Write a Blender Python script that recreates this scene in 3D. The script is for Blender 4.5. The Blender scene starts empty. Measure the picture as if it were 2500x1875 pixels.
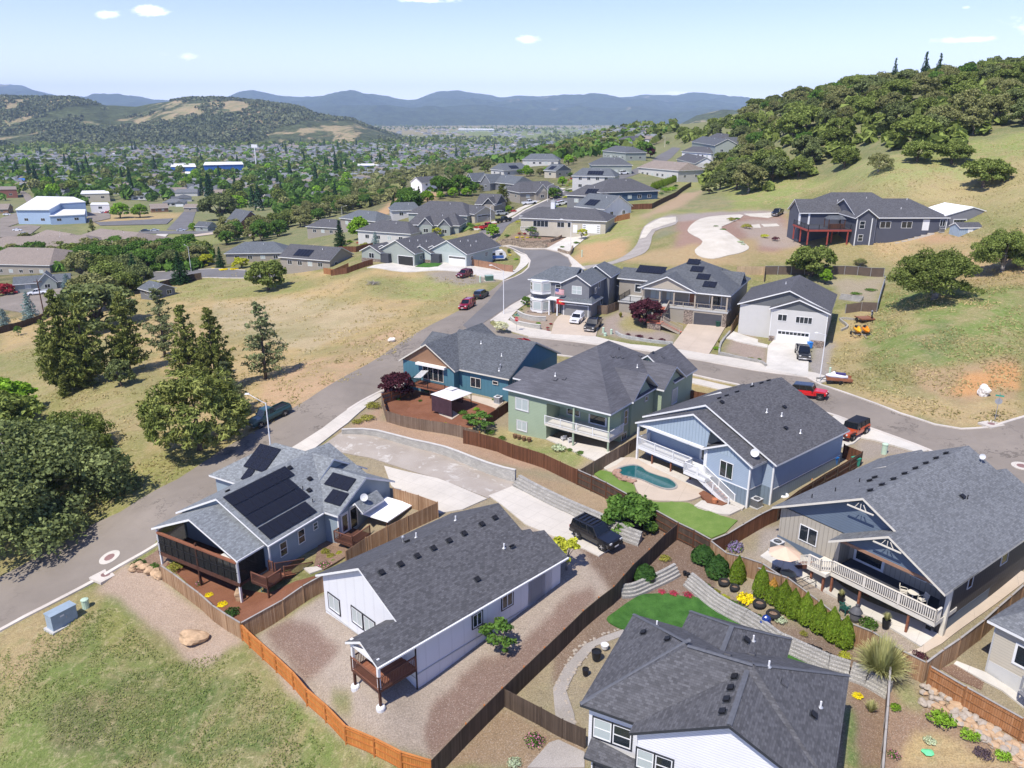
import bpy,bmesh,math,random
import numpy as np
from mathutils import Vector,Matrix
from mathutils.geometry import delaunay_2d_cdt
random.seed(7);RNG=np.random.default_rng(11)
SC=bpy.context.scene;COL=SC.collection
# ---------------- camera, sky, sun, exposure ----------------
CZ=36.0;F=1900.0;PT=math.radians(18.9)
cam=bpy.data.cameras.new("camera");cam.sensor_width=36;cam.lens=36*F/2500
cam.clip_start=0.5;cam.clip_end=60000
camo=bpy.data.objects.new("camera",cam);COL.objects.link(camo)
camo.location=(0,0,CZ);camo.rotation_euler=(math.pi/2-PT,0,0);SC.camera=camo
SUN_V=Vector((-0.60*math.cos(math.radians(58)),-0.80*math.cos(math.radians(58)),math.sin(math.radians(58)))).normalized()
sl=bpy.data.lights.new("sun",'SUN');sl.energy=4.9;sl.angle=math.radians(0.53);sl.color=(1,.94,.83)
so=bpy.data.objects.new("sun",sl);COL.objects.link(so);so.rotation_euler=SUN_V.to_track_quat('Z','Y').to_euler();so.location=(0,0,200)
W=bpy.data.worlds.new("World");SC.world=W;W.use_nodes=True
wn=W.node_tree;wn.nodes.clear()
def wnode(t,**k):
 n=wn.nodes.new(t)
 for a,b in k.items():setattr(n,a,b)
 return n
sky=wnode('ShaderNodeTexSky',sky_type='NISHITA',sun_disc=False,sun_elevation=math.radians(58),sun_rotation=math.atan2(-.6,-.8),altitude=400,air_density=1.0,dust_density=.2,ozone_density=3.2)
bg=wnode('ShaderNodeBackground');bg.inputs[1].default_value=0.12
wo=wnode('ShaderNodeOutputWorld')
def pxdir(u,v):
 a=(u-1250)/F;b=(937.5-v)/F
 return Vector((a,math.cos(PT)+b*math.sin(PT),-math.sin(PT)+b*math.cos(PT)))
tc=wnode('ShaderNodeTexCoord')
def wmath(op,a,b=None,c=None):
 n=wnode('ShaderNodeMath',operation=op)
 for i,v in enumerate((a,b,c)):
  if v is None:continue
  if isinstance(v,(int,float)):n.inputs[i].default_value=v
  else:wn.links.new(v,n.inputs[i])
 return n.outputs[0]
noi=wnode('ShaderNodeTexNoise');noi.inputs['Scale'].default_value=46;noi.inputs['Detail'].default_value=7;noi.inputs['Roughness'].default_value=.62
mpn=wnode('ShaderNodeMapping');mpn.inputs['Scale'].default_value=(1,1,2.2)
wn.links.new(tc.outputs['Generated'],mpn.inputs[0]);wn.links.new(mpn.outputs[0],noi.inputs['Vector'])
tot=None
for(u,v,su,sv,st)in((255,36,24,9,.95),(368,26,38,12,1.15),(1285,96,30,12,.95),(1040,2,80,7,.8),(450,137,55,12,.42),(700,118,20,7,.4),(1065,112,22,9,.3),(2350,98,60,8,.8),(1900,90,45,8,.28),(2250,165,90,12,.22),(2360,18,12,6,.6),(2420,20,14,6,.0),(2600,60,120,30,.6),(1650,228,60,7,.75),(1500,236,40,5,.5),(1330,232,50,5,.5)):
 d=pxdir(u,v).normalized();rt=Vector((d.y,-d.x,0)).normalized();up=rt.cross(d)
 k=F/1.0/(Vector((u-1250,937.5-v,F)).length/F)
 def dot(vec,s):
  n=wnode('ShaderNodeVectorMath',operation='DOT_PRODUCT');wn.links.new(tc.outputs['Generated'],n.inputs[0]);n.inputs[1].default_value=vec*s;return n.outputs['Value']
 x=dot(rt,F/su);y=wmath('SUBTRACT',dot(up,F/sv),0.0)
 c0=-float(up.dot(d))*F/sv;r2=wmath('ADD',wmath('MULTIPLY',x,x),wmath('MULTIPLY',y,y))
 front=wmath('GREATER_THAN',dot(d,1),0.5)
 m=wmath('MULTIPLY',wmath('MULTIPLY',wmath('EXPONENT',wmath('MULTIPLY',r2,-1.1)),front),st)
 tot=m if tot is None else wmath('ADD',tot,m)
cl=wmath('MULTIPLY',wmath('SUBTRACT',wmath('ADD',tot,wmath('MULTIPLY',noi.outputs[0],1.3)),1.02),1.9)
cln=wnode('ShaderNodeClamp');wn.links.new(cl,cln.inputs[0])
cl2=wmath('MULTIPLY',cln.outputs[0],wmath('GREATER_THAN',tot,0.02))
# faint whitening toward the horizon (thin summer haze belongs to the sky)
sep=wnode('ShaderNodeSeparateXYZ');wn.links.new(tc.outputs['Generated'],sep.inputs[0])
hz=wmath('MULTIPLY',wmath('EXPONENT',wmath('MULTIPLY',wmath('ABSOLUTE',sep.outputs[2]),-17.0)),.95)
mx0=wnode('ShaderNodeMixRGB');wn.links.new(hz,mx0.inputs[0]);ml=wnode('ShaderNodeMixRGB',blend_type='MULTIPLY');ml.inputs[0].default_value=1;ml.inputs[2].default_value=(1.02,.97,1.36,1);wn.links.new(sky.outputs[0],ml.inputs[1]);wn.links.new(ml.outputs[0],mx0.inputs[1]);mx0.inputs[2].default_value=(12.3,12.9,13.4,1)
mx=wnode('ShaderNodeMixRGB');wn.links.new(cl2,mx.inputs[0]);wn.links.new(mx0.outputs[0],mx.inputs[1]);mx.inputs[2].default_value=(13,13,13,1)
wn.links.new(mx.outputs[0],bg.inputs[0]);wn.links.new(bg.outputs[0],wo.inputs[0])
SC.view_settings.view_transform='Standard';SC.view_settings.look='None';SC.view_settings.exposure=0.36;SC.view_settings.gamma=1
SC.cycles.max_bounces=5;SC.cycles.diffuse_bounces=2;SC.cycles.glossy_bounces=2;SC.cycles.transmission_bounces=3;SC.cycles.transparent_max_bounces=6;SC.cycles.volume_bounces=0
SC.cycles.use_denoising=True
CR={'A':(0,150,2.602),'B':(800,200,2.602),'C':(1650,100,2.602),'D':(0,650,2.765),'E':(850,550,3.318),'F':(1200,600,3.318),'G':(1800,600,3.016),'H':(0,1100,2.141),'I':(350,1050,2.949),'J':(1050,950,3.016),'K':(1500,850,2.212),'L':(700,1250,2.655),'M':(1350,1350,1.923),'N':(0,0,.8848),'_':(0,0,1),'Q':(1380,1450,2.765),'R':(1850,1200,3.403),'S':(1400,1250,3.687),'T':(2050,1500,4.424),'U':(560,940,10.37),'V':(1180,640,10.369)}
def px(c,x,y):
 a,b,s=CR[c];return a+x/s,b+y/s
def P(c,x,y,z):
 d=pxdir(*px(c,x,y));t=(z-CZ)/d.z;return(d.x*t,d.y*t,z)
def PY(c,x,y,Y):
 d=pxdir(*px(c,x,y));t=Y/d.y;return(d.x*t,Y,CZ+d.z*t)
def proj(p):
 x,y,z=p[0],p[1],p[2]-CZ
 dep=y*math.cos(PT)-z*math.sin(PT);up=y*math.sin(PT)+z*math.cos(PT)
 return 1250+F*x/dep,937.5-F*up/dep
# ---------------- terrain height from spot heights ----------------
SPOT="""L 250 660 -2|L 833 1145 -2.6|L 605 1275 -2.4|L 455 1135 -2.35|L 1762 455 -1|J 1258 1190 -.6|J 600 780 -.9|J 100 600 -.8|_ 1050 1871 -3.4|L 385 1510 -4|H 1250 990 -4.2|
I 125 1080 -4.6|I 718 1230 -4.75|I 450 1110 -4.7|I 190 905 -3.7|I 1370 840 -3.65|H 573 563 -5|H 0 960 -7|_ 0 1875 -8.5|_ 400 1870 -6.8|_ 700 1870 -5.2|H 300 950 -6.2|H 1010 1025 -5.6|_ 668 1160 -1.9|U 735 980 -1.5|_ 850 950 .2|_ 1000 880 .8|V 515 1325 1.3|_ 1100 880 1|
E 320 1600 -.7|E 495 1300 -.67|E 1300 1430 .1|_ 735 955 -.4|J 620 690 -.9|F 150 1510 -1.3|F 945 1655 -.3|J 1090 705 -1|J 1600 650 -.35|K 690 865 -.4|K 835 850 -.3|K 600 950 -.3|K 520 1105 -.6|
K 1745 1550 -.45|K 870 1010 1|K 1230 1610 -1.7|K 560 1200 -1.1|M 450 230 -1.5|M 60 650 -2.2|M 150 985 -2|M 1400 800 -1.9|_ 2170 1860 -3|T 900 1400 -2.6|T 1900 1600 -2.4|T 980 800 -1.6|T 1570 640 -1.2|K 1990 1250 -.2|K 2180 800 1|
K 2000 500 1.2|G 1895 1290 1.8|K 1700 550 1.1|G 470 880 .2|G 605 1005 .25|K 1050 310 .3|K 1280 500 .4|K 1200 600 .2|F 1605 625 1|F 1880 660 1.1|F 1500 880 .6|F 1000 770 .8|F 300 760 .9|F 820 580 1.4|F 500 540 1.5|F 650 740 1|F 1050 650 1.3|G 40 645 .67|G 640 750 .15|
B 1400 1130 1|B 1180 1070 .8|B 700 1160 .5|B 300 1150 .2|B 850 1310 .2|B 1150 1300 .6|_ 1000 700 -1.5|_ 830 770 -3|_ 600 820 -5|D 1805 160 -6|D 1790 755 -2|D 1100 430 -6.5|D 820 810 -4.5|D 430 890 -6.5|D 130 460 -12|D 260 205 -15|D 1500 60 -8|D 1000 200 -10|H 100 400 -7|D 1300 1250 -2.6|_ 0 1000 -9|_ 250 1150 -4.5|
A 450 1200 -22|A 330 1030 -25|A 1100 1080 -23|A 1450 1150 -18|A 1400 1330 -8|A 1900 1340 -5|A 300 1330 -17|A 700 900 -27|A 1500 850 -28|A 1700 720 -32|A 1000 600 -38|A 100 560 -38|A 2100 850 -24|A 100 850 -28|
B 640 710 4|B 400 780 -10|B 800 590 -12|B 300 600 -28|B 1000 500 -24|B 700 420 -36|B 1400 370 -37|B 1000 970 2|B 1200 880 3.4|B 1480 770 6|B 1620 690 8|B 1900 600 10|B 2150 420 15|B 900 900 2.5|B 500 1000 -1|B 60 950 -7|B 950 690 4|B 1250 700 6|B 1100 590 6|B 1300 500 9|B 1900 470 15.5|B 1700 520 11|B 2050 640 10|
B 1220 950 4.6|B 1700 940 5|B 1230 1010 2.4|B 1100 1040 1.2|B 1540 1090 1.8|B 1620 1160 1.8|B 2000 1050 5.5|B 1850 800 8|C 300 1250 9|C 60 1100 8.5|C 1170 1285 9|C 1700 1200 12|C 650 1120 9.2|C 720 1430 5.5|G 1080 160 5.5|_ 1788 668 4.5|G 900 500 2.4|G 950 700 1.6|G 700 950 .5|G 1450 400 6.5|G 1300 750 3.6|G 1600 1050 2.2|G 2100 900 3.4|G 2100 300 9|C 2000 1420 9|
C 1000 1000 14|C 470 1000 11|C 200 970 10|C 900 900 16|C 1280 830 22|C 1950 920 20|C 2200 1000 19|_ 1760 430 10|_ 1680 420 10"""
SP=[]
for t in SPOT.replace("\n","").split("|"):
 c,x,y,z=t.split();SP.append(P(c,float(x),float(y),float(z)))
for c,x,y,Y in(('_',1919,330,330),('_',2226,350,250),('_',2495,330,230),('_',1838,290,520),('_',2057,232,460),('_',2188,212,440),('_',2419,190,420),('_',2700,170,400),('_',1708,312,620),('_',1600,330,800),('_',1560,312,1300),('_',2750,330,230),('_',2800,700,150)):
 SP.append(PY(c,x,y,Y))
SP+=[(260,800,44),(420,760,50),(300,1300,20),(520,700,55),(0,2600,-39),(-1500,2600,-39),(1500,2600,-30),(700,1900,-10),(-900,1500,-39),(0,1500,-38),(500,2600,-39),(-30,20,-12),(0,15,-8),(30,20,-4),(60,40,-2),(90,60,2),(-60,30,-14),(-70,60,-10)]
SP=np.array(SP)
def warp(x,y):
 r=np.sqrt(x*x+y*y)+1e-6;th=np.clip(np.arctan2(x,y),-.85,.85)
 return th*3.2,np.log(r)
_a,_b=warp(SP[:,0],SP[:,1]);_n=len(SP)
def _U(d2):return.5*d2*np.log(d2+1e-12)
_K=_U((_a[:,None]-_a)**2+(_b[:,None]-_b)**2)+np.eye(_n)*2e-4
_Pm=np.stack([np.ones(_n),_a,_b],1)
_L=np.zeros((_n+3,_n+3));_L[:_n,:_n]=_K;_L[:_n,_n:]=_Pm;_L[_n:,:_n]=_Pm.T
_w=np.linalg.solve(_L,np.concatenate([SP[:,2],np.zeros(3)]))
def HV(x,y):
 x=np.asarray(x,float);y=np.asarray(y,float);sh=x.shape;x=x.ravel();y=y.ravel()
 out=np.empty(len(x))
 for i in range(0,len(x),20000):
  a,b=warp(x[i:i+20000],y[i:i+20000])
  z=_U((a[:,None]-_a)**2+(b[:,None]-_b)**2)@_w[:_n]+_w[_n]+_w[_n+1]*a+_w[_n+2]*b
  out[i:i+20000]=z
 r=np.sqrt(x*x+y*y);k=np.clip((r-1900)/900,0,1);k=k*k*(3-2*k)
 return(np.clip(out,-42,75)*(1-k)-40*k).reshape(sh)
def H(x,y):return float(HV(np.array([x]),np.array([y]))[0])
def Gr(c,x,y,h=0.0):
 "ground point (raised by h) seen at a measured photo position"
 d=pxdir(*px(c,x,y));Y=np.geomspace(16,14000,420);X=d.x/d.y*Y;Z=CZ+d.z/d.y*Y
 g=HV(X,Y)+h;k=np.argmax(Z<g)
 if k==0:k=len(Y)-1
 lo,hi=Y[k-1],Y[k]
 for _ in range(3):
  Y2=np.linspace(lo,hi,12);g=HV(d.x/d.y*Y2,Y2)+h;Z2=CZ+d.z/d.y*Y2;j=max(1,int(np.argmax(Z2<g)));lo,hi=Y2[j-1],Y2[j]
 Ym=(lo+hi)/2;return(d.x/d.y*Ym,Ym,CZ+d.z/d.y*Ym)
def up_to(p,py):
 "height above p of the point seen at photo row py"
 lo,hi=0.,80.
 for _ in range(40):
  m=(lo+hi)/2
  if proj((p[0],p[1],p[2]+m))[1]>py:lo=m
  else:hi=m
 return(lo+hi)/2
def pip(poly,x,y):
 x=np.asarray(x);y=np.asarray(y);ins=np.zeros(x.shape,bool);n=len(poly)
 for i in range(n):
  x0,y0=poly[i];x1,y1=poly[(i+1)%n]
  if y0==y1:continue
  c=((y0>y)!=(y1>y))&(x<(x1-x0)*(y-y0)/(y1-y0)+x0);ins^=c
 return ins
def vnoise(x,y,seed=0):
 xi=np.floor(x).astype(np.int64);yi=np.floor(y).astype(np.int64);xf=x-xi;yf=y-yi
 def h(a,b):
  n=(a*374761393+b*668265263+seed*1442695041)&0xffffffff;n=((n^(n>>13))*1274126177)&0xffffffff;return((n^(n>>16))&0xffff)/65535.
 u=xf*xf*(3-2*xf);v=yf*yf*(3-2*yf)
 return(h(xi,yi)*(1-u)+h(xi+1,yi)*u)*(1-v)+(h(xi,yi+1)*(1-u)+h(xi+1,yi+1)*u)*v
def fbm(x,y,o=4,seed=0):
 s=0;a=.5
 for i in range(o):s=s+a*vnoise(x*2**i,y*2**i,seed+i);a*=.5
 return s
def ev(s):
 "parse 'c x y|x y|...' photo positions"
 out=[];c='_'
 for t in s.split('|'):
  q=t.split()
  if len(q)==3:c=q[0];q=q[1:]
  out.append((c,float(q[0]),float(q[1])))
 return out
def smooth_loop(pts,n=4,closed=True):
 m=len(pts);out=[]
 for i in range(m if closed else m-1):
  p0,p1,p2,p3=(np.array(pts[(i+k)%m if closed else min(max(i+k,0),m-1)])for k in(-1,0,1,2))
  for j in range(n):
   t=j/n;out.append(tuple(.5*((2*p1)+(-p0+p2)*t+(2*p0-5*p1+4*p2-p3)*t*t+(-p0+3*p1-3*p2+p3)*t**3)))
 if not closed:out.append(tuple(pts[-1]))
 return out
# ---------------- materials ----------------
MATS={}
class NT:
 def __init__(s,name):
  s.m=bpy.data.materials.new(name);s.m.use_nodes=True;s.t=s.m.node_tree;s.b=s.t.nodes['Principled BSDF'];s.o=s.t.nodes['Material Output'];MATS[name]=s.m
 def n(s,t,**k):
  x=s.t.nodes.new(t)
  for a,b in k.items():
   if a.startswith('i_'):x.inputs[a[2:].replace('_',' ')].default_value=b
   else:setattr(x,a,b)
  return x
 def l(s,a,b):s.t.links.new(a,b)
 def ma(s,op,a,b=None,c=None):
  x=s.n('ShaderNodeMath',operation=op)
  for i,v in enumerate((a,b,c)):
   if v is None:continue
   if isinstance(v,(int,float)):x.inputs[i].default_value=v
   else:s.l(v,x.inputs[i])
  return x.outputs[0]
 def mix(s,f,a,b,bt='MIX'):
  x=s.n('ShaderNodeMixRGB',blend_type=bt)
  for i,v in enumerate((f,a,b)):
   if isinstance(v,(int,float)):x.inputs[i].default_value=v
   elif isinstance(v,(tuple,list)):x.inputs[i].default_value=(*v[:3],1)
   else:s.l(v,x.inputs[i])
  return x.outputs[0]
 def noise(s,sc,vec=None,det=4,rough=.6,dist=0):
  x=s.n('ShaderNodeTexNoise');x.inputs['Scale'].default_value=sc;x.inputs['Detail'].default_value=det;x.inputs['Roughness'].default_value=rough;x.inputs['Distortion'].default_value=dist
  if vec is not None:s.l(vec,x.inputs['Vector'])
  return x.outputs[0]
 def ramp(s,f,stops):
  x=s.n('ShaderNodeValToRGB');e=x.color_ramp.elements
  while len(e)<len(stops):e.new(.5)
  for el,(p,c)in zip(e,stops):el.position=p;el.color=(*c,1)if not isinstance(c,(int,float))else(c,c,c,1)
  s.l(f,x.inputs[0]);return x.outputs[0]
 def uv(s):return s.n('ShaderNodeUVMap').outputs[0]
 def pos(s):return s.n('ShaderNodeNewGeometry').outputs['Position']
 def obj(s):return s.n('ShaderNodeTexCoord').outputs['Object']
 def bump(s,h,d=.02,st=.5):
  x=s.n('ShaderNodeBump');x.inputs['Distance'].default_value=d;x.inputs['Strength'].default_value=st;s.l(h,x.inputs['Height']);s.l(x.outputs[0],s.b.inputs['Normal'])
 def col(s,c):
  if isinstance(c,(tuple,list)):s.b.inputs['Base Color'].default_value=(*c[:3],1)
  else:s.l(c,s.b.inputs['Base Color'])
 def r(s,v,sp=.3):s.b.inputs['Roughness'].default_value=v;s.b.inputs['Specular IOR Level'].default_value=sp
def sc(c,k):return tuple(min(1,v*k)for v in c)
def m_plain(name,c,rough=.7,var=.12,scale=1.5,spec=.3,metal=0):
 if name in MATS:return MATS[name]
 t=NT(name);n=t.noise(scale,t.obj(),5);t.col(t.mix(t.ramp(n,[(.3,0.),(.7,1.)]),sc(c,1-var),sc(c,1+var)));t.r(rough,spec);t.b.inputs['Metallic'].default_value=metal;return t.m
def m_shingle(name,c,var=.33,blotch=.12,tabs=.26):
 t=NT(name);uv=t.uv();b=t.n('ShaderNodeTexBrick',offset=.5,squash=1);t.l(uv,b.inputs['Vector']);b.inputs['Scale'].default_value=1
 b.inputs['Brick Width'].default_value=tabs;b.inputs['Row Height'].default_value=.15;b.inputs['Mortar Size'].default_value=.006;b.inputs['Mortar Smooth'].default_value=.3
 b.inputs['Color1'].default_value=(*sc(c,1-var),1);b.inputs['Color2'].default_value=(*sc(c,1+var),1);b.inputs['Mortar'].default_value=(*sc(c,.62),1)
 mp=t.n('ShaderNodeMapping');mp.inputs['Scale'].default_value=(1.1,3.2,1);t.l(uv,mp.inputs[0]);n=t.noise(2.1,mp.outputs[0],3);n2=t.noise(.35,t.obj(),4);n3=t.noise(40,uv,2)
 f=t.ma('MULTIPLY',t.ma('ADD',t.ma('MULTIPLY',n,var*1.2),1-var*.6),t.ma('ADD',t.ma('MULTIPLY',n2,blotch*2),1-blotch))
 f=t.ma('MULTIPLY',f,t.ma('ADD',t.ma('MULTIPLY',n3,.35),.83))
 cc=t.n('ShaderNodeCombineColor');[t.l(f,cc.inputs[i])for i in range(3)]
 t.col(t.mix(1.,b.outputs[0],cc.outputs[0],'MULTIPLY'));t.r(.86,.25)
 s=t.n('ShaderNodeSeparateXYZ');t.l(uv,s.inputs[0]);fr=t.ma('FRACT',t.ma('DIVIDE',s.outputs[1],.15));t.bump(t.ma('ADD',t.ma('MULTIPLY',fr,-1),t.ma('MULTIPLY',b.outputs[1],-.5)),.012,.8);return t.m
def m_lap(name,c,w=.17,var=.05,vert=False,line=.6):
 if name in MATS:return MATS[name]
 t=NT(name);s=t.n('ShaderNodeSeparateXYZ');t.l(t.uv(),s.inputs[0]);fr=t.ma('FRACT',t.ma('DIVIDE',s.outputs[0 if vert else 1],w))
 g=t.ma('LESS_THAN',fr,.12 if vert else.1);n=t.noise(.8,t.obj(),5);base=t.mix(t.ramp(n,[(.3,0.),(.7,1.)]),sc(c,1-var),sc(c,1+var))
 t.col(t.mix(t.ma('MULTIPLY',g,1-line),base,sc(c,.45)));t.r(.62,.25);t.bump(g if vert else t.ma('MULTIPLY',fr,-1),.02 if vert else.012,.7);return t.m
def m_boards(name,c1,c2,w=.14,horiz=False,stain=.35):
 if name in MATS:return MATS[name]
 t=NT(name);s=t.n('ShaderNodeSeparateXYZ');t.l(t.uv(),s.inputs[0]);a=s.outputs[1 if horiz else 0];q=t.ma('DIVIDE',a,w)
 wn_=t.n('ShaderNodeTexWhiteNoise',noise_dimensions='1D');t.l(t.ma('FLOOR',q),wn_.inputs['W'])
 mp=t.n('ShaderNodeMapping');mp.inputs['Scale'].default_value=(.4,9,1)if horiz else(9,.9,1);t.l(t.uv(),mp.inputs[0]);n=t.noise(1,mp.outputs[0],4,.7);n2=t.noise(.5,t.pos(),4)
 base=t.mix(wn_.outputs[0],c1,c2);f=t.ma('ADD',t.ma('MULTIPLY',n,stain*2),1-stain);f=t.ma('MULTIPLY',f,t.ma('ADD',t.ma('MULTIPLY',n2,.7),.65))
 gap=t.ma('LESS_THAN',t.ma('FRACT',q),.08);f=t.ma('MULTIPLY',f,t.ma('SUBTRACT',1,t.ma('MULTIPLY',gap,.7)))
 cc=t.n('ShaderNodeCombineColor');[t.l(f,cc.inputs[i])for i in range(3)]
 t.col(t.mix(1.,base,cc.outputs[0],'MULTIPLY'));t.r(.75,.2);t.bump(t.ma('MULTIPLY',gap,-1),.02,.8);return t.m
def m_block(name,c,w=.4,h=.2,mort=.6,var=.18,rock=False):
 t=NT(name)
 if rock:
  v=t.n('ShaderNodeTexVoronoi',feature='DISTANCE_TO_EDGE');v.inputs['Scale'].default_value=1/w;mp=t.n('ShaderNodeMapping');mp.inputs['Scale'].default_value=(1,1.7,1);t.l(t.uv(),mp.inputs[0]);t.l(mp.outputs[0],v.inputs['Vector'])
  v2=t.n('ShaderNodeTexVoronoi');v2.inputs['Scale'].default_value=1/w;t.l(mp.outputs[0],v2.inputs['Vector']);sp=t.n('ShaderNodeSeparateColor');t.l(v2.outputs['Color'],sp.inputs[0])
  base=t.mix(sp.outputs[0],sc(c,1-var*1.5),sc(c,1+var*1.5));e=t.ramp(v.outputs[0],[(.02,0.),(.09,1.)]);t.col(t.mix(e,sc(c,.3),base));t.bump(e,.05,.8)
 else:
  b=t.n('ShaderNodeTexBrick',offset=.5);t.l(t.uv(),b.inputs['Vector']);b.inputs['Scale'].default_value=1;b.inputs['Brick Width'].default_value=w;b.inputs['Row Height'].default_value=h;b.inputs['Mortar Size'].default_value=.012
  b.inputs['Color1'].default_value=(*sc(c,1-var),1);b.inputs['Color2'].default_value=(*sc(c,1+var),1);b.inputs['Mortar'].default_value=(*sc(c,mort),1);n=t.noise(1.2,t.pos(),5)
  f=t.ma('ADD',t.ma('MULTIPLY',n,.6),.7);cc=t.n('ShaderNodeCombineColor');[t.l(f,cc.inputs[i])for i in range(3)];t.col(t.mix(1.,b.outputs[0],cc.outputs[0],'MULTIPLY'));t.bump(t.ma('MULTIPLY',b.outputs[1],-1),.02,.8)
 t.r(.9,.2);return t.m
def m_ground(name,c1,c2,fine=9.,coarse=.35,fvar=.5,bump=.03,c3=None,rough=.95,speck=None):
 "loose ground: fine grain over soft patches"
 t=NT(name);p=t.pos();n1=t.noise(coarse,p,5,.6);n2=t.noise(fine,p,6,.75)
 base=t.mix(t.ramp(n1,[(.35,0.),(.65,1.)]),c1,c2)
 if c3:base=t.mix(t.ramp(t.noise(coarse*2.7,p,4,.7,.6),[(.55,0.),(.66,1.)]),base,c3)
 f=t.ma('ADD',t.ma('MULTIPLY',t.ramp(n2,[(.25,0.),(.75,1.)]),fvar*2),1-fvar);cc=t.n('ShaderNodeCombineColor');[t.l(f,cc.inputs[i])for i in range(3)]
 o=t.mix(1.,base,cc.outputs[0],'MULTIPLY')
 if speck:
  v=t.n('ShaderNodeTexVoronoi');v.inputs['Scale'].default_value=speck[0];t.l(p,v.inputs['Vector']);s2=t.n('ShaderNodeSeparateColor');t.l(v.outputs['Color'],s2.inputs[0]);o=t.mix(t.ma('GREATER_THAN',s2.outputs[0],speck[1]),o,speck[2])
 t.col(o);t.r(rough,.15)
 if bump:t.bump(n2,bump,.9)
 return t.m
def m_asphalt(name,c,cracks=True,tyre=True):
 t=NT(name);p=t.pos();n1=t.noise(.12,p,5,.65,.5);n2=t.noise(14,p,5,.8);n3=t.noise(.9,p,4)
 base=t.mix(t.ramp(n1,[(.3,0.),(.7,1.)]),sc(c,.86),sc(c,1.14));base=t.mix(t.ma('MULTIPLY',t.ramp(n3,[(.5,0.),(.75,1.)]),.25),base,sc(c,.8))
 f=t.ma('ADD',t.ma('MULTIPLY',n2,.5),.75);cc=t.n('ShaderNodeCombineColor');[t.l(f,cc.inputs[i])for i in range(3)];o=t.mix(1.,base,cc.outputs[0],'MULTIPLY')
 if cracks:
  mp=t.n('ShaderNodeMapping');mp.inputs['Scale'].default_value=(.11,.11,.11);t.l(p,mp.inputs[0]);w=t.noise(.6,p,3);v=t.n('ShaderNodeTexVoronoi',feature='DISTANCE_TO_EDGE');v.inputs['Scale'].default_value=1
  ad=t.n('ShaderNodeVectorMath',operation='ADD');t.l(mp.outputs[0],ad.inputs[0]);cw=t.n('ShaderNodeCombineXYZ');t.l(w,cw.inputs[0]);t.l(t.noise(.9,p,3),cw.inputs[1]);t.l(cw.outputs[0],ad.inputs[1]);t.l(ad.outputs[0],v.inputs['Vector'])
  cr=t.ma('MULTIPLY',t.ma('LESS_THAN',v.outputs[0],.015),t.ramp(t.noise(.07,p,3),[(.45,0.),(.55,1.)]));o=t.mix(t.ma('MULTIPLY',cr,.65),o,sc(c,.45))
 t.col(o);t.r(.88,.2);t.bump(n2,.006,.5);return t.m
def m_conc(name,c,rot=0,joint=3.0,stain=.1):
 t=NT(name);p=t.pos();mp=t.n('ShaderNodeMapping');mp.inputs['Rotation'].default_value=(0,0,-math.radians(rot));t.l(p,mp.inputs[0])
 s=t.n('ShaderNodeSeparateXYZ');t.l(mp.outputs[0],s.inputs[0]);j=None
 for i in(0,1):
  q=t.ma('LESS_THAN',t.ma('FRACT',t.ma('DIVIDE',s.outputs[i],joint)),.04/joint);j=q if j is None else t.ma('MAXIMUM',j,q)
 n1=t.noise(.3,p,6,.65);n2=t.noise(20,p,3);b=t.mix(t.ramp(n1,[(.3,0.),(.72,1.)]),sc(c,1-stain*1.6),sc(c,1+stain*.5));f=t.ma('ADD',t.ma('MULTIPLY',n2,.2),.9)
 cc=t.n('ShaderNodeCombineColor');[t.l(f,cc.inputs[i])for i in range(3)];b=t.mix(1.,b,cc.outputs[0],'MULTIPLY');t.col(t.mix(t.ma('MULTIPLY',j,.4),b,sc(c,.5)));t.r(.85,.25);return t.m
def m_leaf(name,c,c2=None,tr=.2,var=.35,clump=.6):
 if name in MATS:return MATS[name]
 if name[:3]in('lea','nee'):c=sc(c,1.35);c2=sc(c2,1.35)if c2 else None
 t=NT(name);g=t.n('ShaderNodeNewGeometry');ri=g.outputs['Random Per Island'];oi=t.n('ShaderNodeObjectInfo').outputs['Random'];c2=c2 or(c[0]*1.5,c[1]*1.35,c[2]*.9)
 n=t.noise(clump,t.obj(),3);a=t.mix(t.ramp(n,[(.35,0.),(.65,1.)]),c,c2)
 f=t.ma('MULTIPLY',t.ma('ADD',t.ma('MULTIPLY',ri,var*2),1-var),t.ma('ADD',t.ma('MULTIPLY',oi,.35),.83));cc=t.n('ShaderNodeCombineColor');[t.l(f,cc.inputs[i])for i in range(3)]
 o=t.mix(1.,a,cc.outputs[0],'MULTIPLY');d=t.n('ShaderNodeBsdfDiffuse');tl=t.n('ShaderNodeBsdfTranslucent');t.l(o,d.inputs[0]);t.l(t.mix(1.,o,(1.15,1.2,.55),'MULTIPLY'),tl.inputs[0]);mx=t.n('ShaderNodeMixShader');mx.inputs[0].default_value=tr
 t.l(d.outputs[0],mx.inputs[1]);t.l(tl.outputs[0],mx.inputs[2]);t.l(mx.outputs[0],t.o.inputs[0]);t.t.nodes.remove(t.b);return t.m
def m_gloss(name,c,rough=.25,metal=0.,coat=0.,spec=.5):
 if name in MATS:return MATS[name]
 t=NT(name);n=t.noise(3,t.obj(),3);t.col(t.mix(n,sc(c,.93),sc(c,1.05)));t.r(rough,spec);t.b.inputs['Metallic'].default_value=metal;t.b.inputs['Coat Weight'].default_value=coat;t.b.inputs['Coat Roughness'].default_value=.06;return t.m
def paint(name,c):return m_gloss('paint_'+name,c,.35,.15,.8)
TRIM=m_plain('trim_white',(.7,.7,.69),.5,.05);SOFF=m_plain('soffit',(.55,.55,.53),.7,.05);TRIMD=m_plain('trim_dark',(.035,.038,.045),.5,.1);CREAM=m_plain('trim_cream',(.62,.58,.5),.55,.06);TRIMG=m_plain('trim_grey',(.42,.42,.41),.6,.06)
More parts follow.
